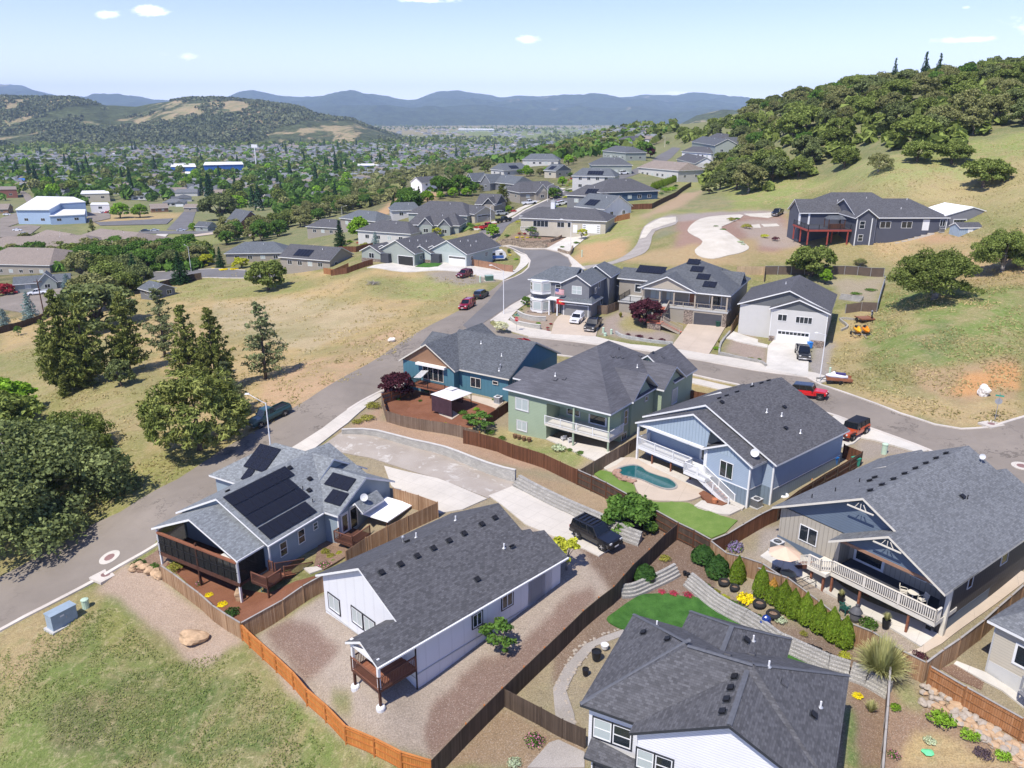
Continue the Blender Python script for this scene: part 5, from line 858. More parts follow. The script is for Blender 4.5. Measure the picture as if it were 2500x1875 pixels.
# ================= light blue house with the pool =================
h=House('house','light blue house with white balcony and stair above the kidney shaped pool',25.5,68.4,39.8,-.4,BLUE,BLUEV,roof=SH_D)
h.gable(0,0,14,17,4.3,8.05,zb=-1,mid=8.7);h.gable(-2.1,1.2,2,16.2,4.35,7.6,mid=8.6,walls=False);h.gable(-2.2,1.2,3,7.2,4.3,5.75,zb=-1,mid=4.2);h.gable(12,3,15.6,10,4.6,6.1,zb=0);h.gable(9,10,13.6,16.4,4.5,6.2,zb=0);h.finish()
m=MB();X=-1.75
m.poly([(X,15.8,4.35),(X,6.9,4.35),(X,6.6,6.5),(X,8.6,7.35)],BLUEV);m.poly([(X-.01,15.8,4.35),(X-.01,6.9,4.35),(X-.01,6.9,4.05),(X-.01,15.8,4.05)],TRIM);m.box((X-.12,6.9,4.0),(X+.1,15.9,4.25),TRIM);h.part(m,'gable_front')
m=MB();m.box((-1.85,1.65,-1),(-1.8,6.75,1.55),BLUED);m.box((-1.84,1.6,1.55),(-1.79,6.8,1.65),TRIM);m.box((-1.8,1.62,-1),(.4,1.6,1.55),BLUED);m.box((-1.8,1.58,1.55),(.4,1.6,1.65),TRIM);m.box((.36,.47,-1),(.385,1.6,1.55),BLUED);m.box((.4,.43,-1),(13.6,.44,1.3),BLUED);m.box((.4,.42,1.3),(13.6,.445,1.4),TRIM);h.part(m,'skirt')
for x,y in((-1.83,1.62),(-1.83,6.72),(.38,.44)):m=MB();m.box((x-.04,y-.04,-1),(x+.12,y+.12,4.2),TRIM);h.part(m,'corner_board')
h.win('W',-1.83,4.3,1.95,1.55,1.75,2);h.win('W',.37,13.1,2.9,1.1,1.1,1);h.win('W',.37,11.5,2.8,1.5,1.3,1);h.win('W',.37,10.0,2.8,1.1,1.2,1);h.door('W',.37,8.0,1.55,2.0,2.2,WHITEP,glass=True);h.win('W',.37,8.0,1.65,2.3,2.1,3)
m=MB();m.box((-1.75,7.0,1.2),(.4,16.0,1.55),WHITEP);m.box((-3.0,5.9,1.2),(-1.75,8.6,1.5),WHITEP);h.part(m,'balcony_floor');h.railing([(.3,16.0,1.55),(-1.7,16.0,1.55),(-1.7,8.6,1.55),(-2.95,8.6,1.5),(-2.95,7.0,1.5)],1.0,WHITEP,.14,.045,.12)
for y in(14.0,11.4,8.8):h.post(-1.5,y,-.5,1.2,WOODR,.14)
for x,y in((-1.7,16.0),(-1.7,7.0)):h.post(x,y,-.5 if y>10 else 1.5,4.2,WHITEP,.2)
h.stairs((-2.9,6.9,1.5),(-2.9,3.0,-.35),(1.0,0),10,WOODR,WHITEP,(0,1),railm=WHITEP);h.post(-2.6,5.2,-.5,.6,WHITEP,.12)
h.win('W',.37,13,.0,1.8,1.0,2);h.win('W',.37,9.8,-.3,1.8,1.9,2)
for x,y in((2.2,8.3),(6.4,9.3),(9.2,9.3),(11,9.3),(12.4,9.3),(9.2,5.2),(6.1,3.0),(4.5,9.3),(3.2,9.3)):h.vent(x,y,'box')
for x,y,k in((7.5,4.4,'pipe'),(7.2,1.9,'pipe'),(6.2,5.4,'pipe'),(9.6,9.6,'pipe')):h.vent(x,y,k)
dish(h,-.9,1.9,200,.42)
# ================= sage green two storey house =================
h=House('house','sage green two storey house with a dark hip roof and white railed balcony',11.1,81.5,53.7,-1.2,GRN,roof=SH_P)
h.gable(0,0,20,15.2,4.5,9.0,a0=9.5,a1=7.5,zb=-2,mid=7.6,walls=False);h.gable(5,-.2,11.8,8,4.5,7.1,'y',zb=-1,walls=False);h.gable(11,-1.2,17.6,6,4.5,6.7,'y',zb=-1,walls=False);h.gable(14.5,-1.0,21.4,7,4.5,7.4,zb=-1);h.gable(4,13,9,16.6,4.5,5.4,'y',walls=False);h.finish()
m=MB()
for a,b in(((.5,.5,3.7),(19,14.7,4.4)),((.5,9.0,-2),(4.5,14.7,3.75)),((3.4,.5,-2),(19,14.7,3.8)),((5.5,.3,-2),(11.3,2,4.4)),((11.5,-.7,-2),(17.1,2,4.4))):m.box(a,b,GRN)
m.poly([(7.2,.29,4.4),(10.5,.29,4.4),(8.4,.29,6.4)],GRN);m.poly([(11.5,-.71,4.4),(17.1,-.71,4.4),(14.3,-.71,6.3)],GRN);h.part(m,'storey')
h.win('W',.5,12.6,2.0,1.9,1.5,2,GLASSL,outer=TRIMG);h.win('W',.5,12.6,-.7,1.5,1.25,2,GLASSL,outer=TRIMG);h.win('W',3.4,7.0,1.7,1.8,1.6,2,outer=TRIMG);h.door('W',3.4,3.6,1.2,2.3,2.1,WHITEP,glass=True);h.door('W',3.4,6.6,-1.2,2.0,2.1,REDD,glass=True);h.win('W',3.4,3.4,-.6,1.8,1.4,2)
h.win('S',.5,4.6,1.7,.8,1.8,1,rows=2,outer=TRIMG);h.win('S',.3,9.3,3.3,.8,.6,1,outer=TRIMG);h.win('S',-.7,15.3,1.4,1.5,2.0,1,GLASSL,outer=TRIMG);h.win('S',.5,4.3,-.2,1.2,.9,2)
m=MB();m.box((0.1,.1,1.0),(3.5,9.0,1.25),CREAM);h.part(m,'balcony_floor');h.railing([(.15,9.0,1.25),(.15,.15,1.25),(3.4,.15,1.25)],1.0,WHITEP,.13,.03,.08,seg=2.2)
for x,y in((.25,.3),(.25,5.0)):h.post(x,y,-1.3,4.4,GRN,.2)
for x,y in((3.0,9.4),(3.4,8.4),(10,5.6),(10.7,5.3),(11.4,5.0),(14.8,4.2),(15.3,3.6),(15.8,3.0),(17,2)):h.vent(x,y,'low')
for x,y,k in((3.5,9.8,'pipe'),(12,3.1,'pipe'),(12.4,6,'pipeb')):h.vent(x,y,k)
# ================= teal house =================
h=House('house','teal house with a brown gable and small wooden deck behind the mulched garden',-.5,96.7,57.9,-.3,TEAL,TEALV,roof=SH_M,trim=CREAM,wtrim=CREAM)
h.gable(0,0,13.5,17.6,3.5,7.0,zb=-1.5,ax='y',mid=7.2)if 0 else None
h.gable(.2,0,14.4,13,3.5,6.9,'y',zb=-1.5,mid=7.2);h.gable(-.9,8.0,13,17.8,3.5,6.6,zb=-1.5,gab=BRN);h.gable(5,11,11,18.6,4.0,5.6,'y',zb=-1);h.finish()
h.win('W',.58,5.6,1.2,1.7,1.4,2,tr=CREAM);h.win('W',.58,2.4,2.2,.9,.5,1,tr=CREAM);h.win('W',-.52,12.0,1.35,3.6,2.2,4,tr=CREAM);h.win('S',.43,2.2,1.8,.9,1.1,2,tr=CREAM)
m=MB();m.box((-2.7,7.4,.75),(-.5,14.4,.95),WOODR);h.part(m,'deck');h.railing([(-.5,14.3,.95),(-2.65,14.3,.95),(-2.65,8.4,.95)],1.0,BLACK,.14,.02,.08);h.stairs((-2.6,7.5,.95),(-2.6,5.6,-.1),(1.1,0),6,WOODR,WOODD,(0,),railm=WOODD)
for y in(14.2,11.0,8.2):h.post(-2.55,y,-1.2,.8,WOODD,.12)
m=MB();m.box((-1.15,9.6,3.45),(-.55,14.6,3.75),m_plain('awning_case',(.75,.74,.7),.4,.03));h.part(m,'awning_case');m=MB();m.add([(-2.5,13.9,2.0),(-2.5,12.6,2.2),(-.7,12.6,2.8),(-.7,13.9,2.6)],[(0,1,2,3),(3,2,1,0)],WHITEP);h.part(m,'side_awning')
for x,y,k in((5.2,7.8,'pipe'),(3.7,3.4,'pipe'),(1.2,2.2,'pipe'),(1.7,2.3,'turb')):h.vent(x,y,k)
# ================= light grey two storey house =================
h=House('house','light grey two storey house with slate gables over a white garage door',51.6,122.7,65,.1,LGR,DGR,roof=SH_D)
h.gable(1,0,16,15,6.0,9.0,zb=-1,mid=6.8,a1=0);h.gable(-.4,0,3,9.6,6.0,7.9,zb=-1,mid=5.0);h.gable(2,4.5,5,14.6,6.0,8.3,mid=7.3,zb=-1);h.finish()
h.win('W',0,4.0,3.9,2.6,1.15,4,tr=TRIM);h.win('W',0,7.4,4.0,1.5,1.15,2,tr=TRIM);h.garage('W',0,5.4,.1,4.9,2.2,DOORW);m=MB();m.box((-.08,.4,0),(0,2.6,1.3),STONEV);m.box((-.08,8.3,0),(0,9.2,1.3),STONEV);h.part(m,'stone_veneer')
for x,y in((0,.45),(0,9.15),(2.4,14.5)):m=MB();m.box((x-.05,y-.06,0),(x+.07,y+.06,5.9),TRIM);h.part(m,'corner_board')
h.vent(9,8.3,'pipe');h.vent(10,5,'low');h.win('S',.45,5,3.8,1.2,1.1,2);h.win('S',.45,10,3.8,1.2,1.1,2)
# ================= taupe house with the red stair =================
h=House('house','taupe house with stacked solar panels on its hip roof and a red front staircase',33.4,136.1,63,1.0,TAUPE,TAUPEG,roof=SH_M)
h.gable(-1.8,-5.8,16,11,6.9,11.0,zb=0,a0=9.6,a1=7,mid=3.3,wx=(1.2,15.4));h.gable(-2.0,0,6,10.6,6.9,9.3,zb=0,mid=5.6,walls=False);h.gable(7,-5.6,13,0,6.9,9.0,'y',walls=False);h.gable(4.5,9,12,17.2,6.9,8.4,'y',zb=1);h.finish()
m=MB();m.box((-1.6,-5.3,0),(1.2,10.2,3.7),TAUPE);h.part(m,'ground_floor');m=MB();m.poly([(-1.6,.5,6.95),(-1.6,10.1,6.95),(-1.6,5.6,8.95)],TAUPEG);m.box((-1.75,.3,6.6),(-1.5,10.2,6.95),TRIMG);m.box((-1.5,.4,6.9),(-1.45,10,6.95),TAUPEG);m.box((-1.7,-5.3,6.7),(-1.5,.4,6.9),TRIMG);h.part(m,'gable_front')
m=MB();m.box((-1.7,-5.5,3.65),(1.3,10.3,3.95),TRIMG);h.part(m,'porch_floor')
TP=m_plain('post_taupe',(.36,.31,.25),.6,.06)
for y in(10.0,6.8,4.2,.4,-2.6,-5.2):h.post(-1.5,y,3.9,6.7,TP,.26)
h.railing([(-1.55,-5.2,3.95),(-1.55,5.0,3.95)],.95,TP,.3,.02,.1);h.railing([(-1.55,6.6,3.95),(-1.55,10,3.95)],.95,TP,.3,.02,.1)
h.win('W',1.2,8.3,4.4,2.2,1.7,2,GLASSL,tr=TP);h.win('W',1.2,5.6,4.4,1.6,1.9,2,GLASSL,tr=TP);h.door('W',1.2,1.6,3.95,1.0,2.1,REDD);h.door('W',1.2,-2.6,3.95,2.0,2.1,TP,glass=True);h.garage('W',-1.6,-2.1,1.1,4.9,2.2,DOORD,False,TP);h.win('W',-1.6,8.6,1.6,1.2,1.3,1,tr=TRIM)
m=MB();m.box((-1.68,.6,.5),(-1.6,2.2,3.6),STONEV);m.box((-1.68,-5.35,.5),(-1.6,-4.7,3.6),STONEV);h.part(m,'stone_veneer')
RST=m_plain('stair_red',(.42,.14,.09),.7,.12);h.stairs((-1.7,6.6,3.9),(-6.6,6.4,2.3),(0,-1.6),9,RST,TP,(0,1),railm=TP);m=MB();m.box((-8.4,4.4,.2),(-6.6,6.8,2.25),STONEV);m.box((-8.5,4.3,2.25),(-6.5,6.9,2.35),RST);h.part(m,'stair_landing');h.stairs((-8.3,4.4,2.3),(-8.3,1.0,.95),(1.6,0),8,RST,TP,(0,1),railm=TP)
for q in((1578,152),(1605,212),(1655,272),(1705,337)):q=h.hit('F',*q);h.solar(*q,2,1,1.15,1.8,(0,-1))
q=h.hit('F',1168,216,10);h.solar(*q,5,1,1.1,2.6,(0,-1))
h.vent(10,-1.5,'pipeb');h.vent(9,9,'pipe')
m=MB();m.box((-1,10.3,.5),(5,14.6,3.6),TAUPE);m.box((-1.2,10.2,3.6),(5,14.8,3.8),TRIMG);h.part(m,'side_wing');h.railing([(5,14.6,3.8),(-1,14.6,3.8),(-1,10.4,3.8)],1,BLACK,.14,.02,.06)
h.win('W',4.95,13,4.4,1.3,1.6,1)
# ================= dark grey house with bay windows and flags =================
h=House('house','dark grey two storey house with white framed bay windows and two flags',14.6,139.1,64.9,1.4,GRY,roof=SH_B)
h.gable(0,0,12,12.2,7.5,10.0,zb=0,mid=4.5,ax='y',a0=0,a1=4,walls=False)if 0 else None
h.gable(-1.5,-.2,13,5.8,7.5,9.2,zb=0,mid=2.6);h.gable(-.6,4,9,12.6,7.5,9.5,'y',zb=0,a1=3.5);h.gable(7,-1.2,15,5,7.6,9.6,zb=1,a1=3);h.gable(-2.4,-.8,4,6.2,4.4,5.6,'y',a0=1.2,a1=1.2,walls=False,mid=.6);h.gable(12,-2.6,17.5,1,4.3,5.2,a1=1,zb=1);h.finish()
m=MB();m.box((-1.6,-.3,0),(3,5.3,4.5),GRY);h.part(m,'garage_wing');h.garage('W',-1.6,2.5,1.4,4.6,2.2,DOORG,False,TRIM);h.win('W',-1.1,2.6,5.6,1.9,1.5,2,GLASSL,rows=2);h.win('W',-.2,6.6,5.7,1.1,1.2,1,rows=2)
for zb_,hh in((1.5,2.3),(5.0,2.3)):
 m=MB();pts=[(-.2,12.2),(-1.5,11.2),(-1.7,9.2),(-.2,8.0)];slabpts(pts,zb_,zb_+.5,TRIM,m);slabpts(pts,zb_+.5,zb_+hh,GRY if 0 else LGR,m);slabpts([(x*1.05,y)for x,y in pts],zb_+hh,zb_+hh+.25,TRIM,m);o=h.part(m,'bay')
 for(ax,ay),(bx,by)in zip(pts[:-1],pts[1:]):
  L=math.dist((ax,ay),(bx,by));f,g=win_mesh(round(L-.35,2),1.5,1,TRIM,GLASSL if L>1.8 else GLASS,None,1 if L>1.8 else 2);w_=put('window',f,h.root,((ax+bx)/2-.02,(ay+by)/2,zb_+.6-h.zb),math.atan2(by-ay,bx-ax));put('pane',g,w_)
 m=MB()
m=MB();m.box((-1.6,7.9,1.2),(.2,12.2,1.6),STONEV);h.part(m,'stone_base');m=MB();m.box((-2.2,5.6,4.3),(0,8.2,4.5),TRIM);h.part(m,'porch_roof_edge')
h.post(-2.0,6.0,1.4,4.4,WHITEP,.25);h.post(-2.0,7.6,1.4,4.4,WHITEP,.25);h.win('S',-.3,1,5.6,.9,1.1,1);h.win('S',.25,10,5.8,1.1,1.1,1);h.win('S',.25,4.5,5.9,.8,1.4,1);h.win('S',.25,6,2.4,1,1.2,1);h.door('W',-.2,6.8,1.6,1,2.1,REDD);h.vent(3,3.2,'pipe');h.vent(5,9,'low')
GRAYH=h
h=House('house','large tan and slate house with twin gables and a wide cream balcony',31.7,48.1,36.3,-.5,TANB,SLATE,roof=SH_L2,trim=CREAM)
h.gable(0,0,17.2,15.4,4.0,8.1,zb=-1.5,mid=7.6,og=.7,a1=0,wx=(2.2,16.6));h.gable(-1.2,.0,4,9.2,4.0,6.55,mid=4.6,walls=False,og=.7);h.gable(14,1,19.4,9,4.0,6.2,zb=0);h.gable(12,9,18.4,15.2,4,5.8,zb=0);h.finish()
m=MB();m.box((.75,9.2,-1.5),(2.6,14.95,4.0),TANB);m.poly([(.74,15.0,4.1),(.74,8.6,4.1),(.74,7.6,7.6)],SLATE);m.poly([(.74,8.6,4.1),(.74,3.0,5.2),(.74,7.6,7.6)],SLATE);m.poly([(-.45,8.6,4.15),(-.45,.6,4.15),(-.45,4.6,6.2)],SLATE);m.box((-.5,.5,3.9),(-.3,8.7,4.15),m_plain('copper_trim',(.3,.17,.11),.5));m.box((.72,9.2,-1.5),(.735,15,1.2),SLATE);h.part(m,'gable_front')
m=MB();m.box((.4,.42,-1.5),(16.6,.44,4.0),BATSH);m.box((.4,.44,-1.5),(2.3,.9,4.2),BATSH);m.box((.5,.41,-1.5),(8,.425,.7),SLATE);h.part(m,'side_cladding')  # side battens coloured dark for the eave shadow; slate skirt is its own colour
h.win('W',.72,12.1,1.75,1.7,1.5,2);h.door('W',2.2,7.4,1.35,.0+2.4,2.1,WHITEP,glass=True);h.win('W',2.2,7.4,1.45,2.3,2.0,2);h.win('W',2.2,3.4,2.2,1.3,1.2,1);h.win('W',2.2,1.7,2.2,1.6,1.2,1);h.win('S',.42,3.9,2.3,.8,1.1,1);h.win('S',.42,9.6,2.3,1.2,1.2,1)
m=MB();m.box((-1.0,.35,.95),(2.3,8.9,1.3),CREAM);m.box((-.98,.4,1.3),(2.2,8.9,1.31),GRYD);h.part(m,'balcony_floor');CR_=m_plain('rail_cream',(.66,.61,.53),.6,.04)
h.railing([(-.95,.4,1.3),(-.95,8.7,1.3),(-1.6,9.3,1.3),(-1.6,10.3,1.3)],1.0,CR_,.16,.07,.16);h.railing([(-.3,.4,1.3),(-.95,.4,1.3)],1.0,CR_,.16,.07,.16)
m=MB();m.box((-1.7,8.7,1.0),(.7,10.4,1.3),CREAM);h.part(m,'landing');h.stairs((-1.6,10.4,1.3),(-1.4,13.2,-.3),(1.1,0),9,WOODR,WOODD,(0,),railm=CR_)
for x,y in((-.8,2.3),(-.8,6.2),(-1.4,9.0),(-1.4,10.1),(-.8,8.6)):h.post(x,y,-.7,1.0,WOODR,.16)
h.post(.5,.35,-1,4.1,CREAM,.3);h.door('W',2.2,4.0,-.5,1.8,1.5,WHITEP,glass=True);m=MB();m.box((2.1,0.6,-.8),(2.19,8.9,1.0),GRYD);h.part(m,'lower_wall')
for Y,Z,w_ in((7.6,7.9,1.2),(4.6,6.4,1.2)):
 m=MB();xx=-.1 if Y>7 else-1.15;m.bar((xx,Y-1.1,Z-.8),(xx,Y+1.1,Z-.8),.08,.1,CREAM);[m.bar((xx,Y+d,Z-.8),(xx,Y+d*.4,Z-.3),.05,.05,CREAM)for d in(-.5,0,.5)];h.part(m,'gable_bracket')
for i in range(8):h.vent(2.2+i*1.75,8.2,'box')
for x,y,k in((6.2,10.4,'box'),(7.4,10.6,'box'),(10,4.5,'box'),(6.4,11.4,'pipeb'),(3.6,11.9,'pipeb'),(2,13,'pipeb'),(10.3,4.2,'pipeb')):h.vent(x,y,k)
dish(h,16.4,6.0,200,.25)
# ================= white house with dark hip roof (bottom right) =================
h=House('house','white lap sided house with charcoal hip roof at the bottom edge',4.1,38.2,63.1,-2.1,WHL,roof=SH_D,louter=TRIMD,trim=TRIMD)
h.gable(0,-14.3,10.1,0,2.5,5.55,'y',mid=4.2 if 0 else 4.3,zb=-3,a0=5.2,a1=5.2);h.gable(-.9,-14.2,5,-3.4,2.5,5.3,zb=-3,mid=-8.85);h.gable(5.5,-10.5,12.3,-3.5,2.5,4.6,zb=-3,mid=-7.0,a1=3.4);h.gable(-3.6,-14.6,-.2,-5.2,.35,1.5,zb=-3,mid=-8.0,a0=0,ze1=.35,mat=SH_D,walls=False);h.finish()
h.win('W',.45,-1.35,.05,1.15,1.45,1,rows=2,gl=GLASSL);h.win('W',.45,-2.6,.05,1.15,1.45,1,rows=2,gl=GLASS);h.win('W',-.5,-4.35,-.05,1.0,1.35,1,rows=2,gl=GLASSL);h.win('W',-.5,-5.45,-.05,1.0,1.35,1,rows=2,gl=GLASS)
m=MB();m.add([(-.9,-.7,-.45),(-.9,-5.6,-.45),(-.45,-5.6,.0),(.4,-.7,.0)],[(0,1,2,3),(3,2,1,0)],SH_D);m.box((-.9,-5.6,-.6),(.4,-.7,-.46),TRIMD);h.part(m,'garage_canopy');h.garage('W',.44 if 0 else-.52,-3.4,-2.1,4.2,1.6,DOORD,False,TRIMD);m=MB();m.box((-.5,-5.7,-3),(.5,-1.05,-.5),WHL);h.part(m,'garage_front')
m=MB();m.box((-3.2,-14,-3),(-.4,-5.6,.3),WHL);h.part(m,'porch_wing')
for x,y in((7.0,-1.7),(5.5,-3.7),(4.6,-6.1),(5.1,-7.5),(4.9,-10.9),(7.5,-8.6)):h.vent(x,y,'box' if y>-5 else 'low')
for i in range(4):h.vent(3.4-i*1.05,-8.3,'box')
h.vent(-1.0,-7.4,'box');h.vent(-1.9,-7.3,'box');h.vent(8.6,-8,'box');h.vent(4.2,-12.7,'box')
for x,y in((7.9,-2.3),(5.2,-9.9),(5.3,-13),(9.1,-8.4)):h.vent(x,y,'pipe')
for p,q in(((0,0,2.5),(5,-5.2,5.55)),((10.1,0,2.5),(4.6,-5.2,5.55)),((4.3,-5.2,5.58),(4.3,-9.1,5.58)),((-.9,-8.85,5.32),(4.0,-8.85,5.32)),((10.1,-14.3,2.5),(4.4,-9.1,5.55)),((12.3,-3.5,2.5),(8.9,-7,4.6)),((12.3,-10.5,2.5),(8.9,-7,4.6)),((8.9,-7,4.62),(6,-7,4.62))):
 a,b=Vector(p),Vector(q);d=(b-a).normalized();s_=Vector((-d.y,d.x,0)).normalized()*.15
 za=lambda v:(v.x,v.y,(h.rz(v.x,v.y)or(v.z,))[0]+.02)
 m=MB();n_=8;P1=[a+(b-a)*((i+.02)/(n_+.04))for i in range(n_+1)]
 for u,v in zip(P1[:-1],P1[1:]):m.add([(*(u+s_)[:2],u.z+.0),(*(u-s_)[:2],u.z+.0),(*(v-s_)[:2],v.z),(*(v+s_)[:2],v.z),(u.x,u.y,u.z+.05),(v.x,v.y,v.z+.05)],[(0,4,5,3),(4,1,2,5)],m_plain('ridge_cap',(.1,.105,.12),.85,.15,4))
 m.build('ridge_cap',h.roofo,-h.zb)
# ================= beige house at the right edge =================
c0=P('T',1595,62,3.0);h=House('house','beige lap sided house with metal stair at the right edge',c0[0],c0[1],33,-1.2,BEI,roof=SH_L2)
h.gable(0,-9,11,0,3.0,6,zb=-2.5,a0=4.5);h.finish();h.win('W',.45,-2.9,.6,1.9,1.5,2,outer=TRIM);m=MB();m.box((.42,-8.6,-2.5),(.44,-.45,-.2),STUC);m.box((.4,-.5,-2.5),(.5,-.4,2.8),TRIMG);h.part(m,'foundation');h.stairs((.3,-3.2,-.1),(.3,-5.6,-1.2),(-1.2,0),6,GALV,GALV,(1,),railm=GALV)
# ================= other houses, placed by their measured ridge lines =================
def mid(label,cr,x1,y1,x2,y2,Wd,eh,rh,hip,wall,gab=None,roof=None,trim=None,solar=0,garage=None,wz=1.0,extra=(),name='house',cat='house',gl=None,under=1.5,porch=False,gdoor=None):
 p1=Gr(cr,x1,y1,rh);p2=Gr(cr,x2,y2,rh);zg=(H(p1[0],p1[1])+H(p2[0],p2[1]))/2
 p1=P(cr,x1,y1,zg+rh);p2=P(cr,x2,y2,zg+rh)
 if p1[0]>p2[0]:p1,p2=p2,p1
 hd=math.degrees(math.atan2(p2[1]-p1[1],p2[0]-p1[0]));L=math.dist(p1[:2],p2[:2]);a=hip*Wd/2;zc=zg
 h=House(name,label,p1[0],p1[1],hd,zc-.2,wall,gab,roof=roof or SH_D,trim=trim or TRIM,cat=cat,group=None)
 h.gable(-a-.3,-Wd/2,L+a+.3,Wd/2,zc+eh,zc+rh,a0=a,a1=a,zb=zc-under-1)
 for(fx,fy0,fy1,out,er)in extra:
  h.gable(fx,-Wd/2-out,fy0,0,zc+eh-.05,zc+eh+(fy0-fx)*.5*er,'y',zb=zc-under-1)
 h.finish();y0=-Wd/2+.45;n=max(1,int((L+2*a-2)/3.6));LL=L+2*a
 for i in range(n):
  X=-a+1.6+(LL-3.2)*((i+.5)/n)
  if any(e[0]-.6<X<e[1]+.6 for e in extra):continue
  h.win('S',y0,X,zc+wz,1.5,1.25,2,gl or(GLASSL if(i*7+int(LL))%3==0 else GLASS));
  if eh>4.5:h.win('S',y0,X,zc+wz+2.8,1.4,1.2,2,gl)
 for(fx,fy0,fy1,out,er)in extra:
  yy=-Wd/2-out+.4
  if fy1:h.garage('S',yy,(fx+fy0)/2,zc+.05,min(4.8,fy0-fx-1.6),2.2,gdoor or DOORW)
  else:h.win('S',yy,(fx+fy0)/2,zc+wz,1.6,1.25,2)
 for k in(-Wd*.22,Wd*.2):h.win('W',-a+.1 if hip==0 else-a+.45-.3,k,zc+wz,1.5,1.25,2);h.win('E',L+a-.1 if hip==0 else L+a-.45+.3,k,zc+wz,1.4,1.2,2)
 if garage:f,aa,w_=garage;h.garage(f,{'W':-a+.1-(.1 if hip else 0),'E':L+a-.1,'S':y0}[f],aa,zc+.05,w_,2.2,gdoor or DOORW)
 for i in range(solar):h.solar(L*.25+i*1.06,-Wd*.42 if Wd<20 else-4,1,2,1.0,1.6,(1,0))
 h.vent(L*.4,1.2,'pipe');h.vent(L*.7,-1.6,'pipe');h.vent(L*.55,.7,'box');h.vent(L*.3,.7,'box')
 return h
M_=mid
M_('taupe house with a solar array, beyond the lone oak of the dry field','A',1850,1158,2165,1180,12,3,5.8,0,TAUPE,TAUPE,SH_D,solar=5,under=2)
M_('dark roofed house left of the taupe solar house','A',1560,1145,1730,1143,12,3,5.8,.9,TAUPE,None,SH_B,under=2)
M_('pale house with hip roof behind the blossom yellow trees','B',340,876,500,886,13,3.4,6.2,.8,LGR,None,SH_D,under=2)
M_('dark roofed house at the left end of the middle row','B',-30,868,50,872,11,3.2,5.8,.8,TAUPE,None,SH_D,under=2)
M_('low dark roof among trees behind the middle row','B',200,812,310,822,12,3.2,6,.8,TAUPE,None,SH_B,under=2)
M_('large charcoal roofed house in the centre of the middle row','B',655,754,850,762,15,3.2,6.8,.7,SAGE,None,SH_D,under=2)
M_('charcoal roofed house with twin white edged gables','B',590,828,800,832,12,3.2,6.4,.5,SAGE,GRY,SH_D,extra=((1,6,0,1.5,1),(7.5,12,0,2.5,1)),under=2)
M_('tan garage wing house at the street corner','B',900,778,1000,790,10,2.8,5,0,BEI,BEI,SH_D,garage=('E',-1,4.6),under=1,gdoor=DOORT)
M_('small grey house with a white gable below the ridge','B',430,765,545,762,10,3,5.4,.4,LGR,None,SH_B,under=2)
M_('charcoal gabled house beside the street lamp','B',975,708,1100,712,12,3.4,6.6,0,TAUPE,GRYD,SH_D,extra=((3,8,0,1.5,1),),under=2)
M_('house with a stepped dark roof and cream gable front','B',1225,634,1390,628,15,3.2,6.6,.5,TAUPE,BEI,SH_D,extra=((2,8,0,2,1),(10,14,0,1.5,1)),under=2)
M_('long grey house with two covered porches facing the valley','B',945,577,1240,600,13,3.2,6.2,.2,GRY,GRY,SH_B,extra=((2,9,0,3,1),(14,21,0,3,1)),under=2.5)
M_('tall white farmhouse with a charcoal gable roof','B',560,604,690,596,11,5.4,8.4,0,WPL,WPL,SH_D,under=3)
M_('house with solar panels facing the valley, upper row','B',1095,517,1225,512,13,3.2,6.4,.3,LGR,None,SH_B,solar=5,under=3)
M_('grey blue hip roofed house at the far end of the upper row','B',1295,455,1425,456,13,3.4,6.6,.7,LGR,None,SH_B,under=2)
M_('cream gabled house with roof panels among shrubs','B',1425,520,1500,524,12,3.2,6.0,0,BEI,GRY,SH_B,solar=3,under=2)
M_('pale two storey house with solar panels beside the white car','B',1625,545,1790,548,13,5.4,8.2,.5,LGR,None,SH_B,solar=6,under=2)
M_('blue grey hip roofed house above the white car','B',1745,479,1850,479,14,4.4,7.6,.8,SAGE,None,SH_M,under=2)
M_('sage house with pale hip roof on the ridge','B',1830,404,1940,412,13,4.2,7,.6,SAGE,None,SH_M,under=2)
M_('dark roofed house at the top of the street','B',1890,345,2070,338,14,4,7.2,.5,GRY,None,SH_D,under=2)
M_('pale roofed house behind the ridge top trees','B',1840,378,1930,380,12,4,7,.5,LGR,None,SH_L2,under=2)
M_('navy house with wide charcoal hip roof above the dark fence','B',1790,616,1920,612,16,3.4,7.2,.9,NAVY,None,SH_D,under=1.5)
M_('dark hip roof with solar panels next to the navy house','B',1650,652,1730,655,13,3.4,6.6,.8,GRY,None,SH_D,solar=4,under=1)
M_('white gabled house with solar panels behind the red brown fence','B',1665,706,1850,722,14,3.2,6.8,0,WPL,WPL,SH_B,solar=4,under=1)
M_('lilac grey house with tan roof behind the hedge','B',2075,497,2290,512,16,4.2,7.4,.3,LGR,None,SH_T,under=1.5)
M_('grey house with a white gable at the foot of the wooded hill','C',70,713,195,738,11,3.8,6.8,0,LGR,WHL,SH_D,under=1)
M_('white porch house with charcoal roof in front of the wooded hill','C',110,668,265,676,12,3.2,6,.4,WHL,None,SH_D,under=1)
M_('pale green gabled house highest at the foot of the hill','C',170,604,330,622,13,4.2,7.4,0,SAGE,SAGE,SH_M,extra=((1,9,0,2,1),),under=1)
M_('dark roof just showing above the pale green house','C',265,584,330,590,12,3.2,6,.5,GRY,None,SH_D,under=1)
M_('long grey green manufactured home by the lower street','D',95,72,470,45,9,2.7,4.3,0,SAGE,SAGE,SH_B,extra=((6,12,0,1.2,1),),under=1)
M_('small grey roof behind the dark fence by the fir trees','D',1010,95,1100,118,7,2.4,4,0,GRY,None,SH_B,under=1)
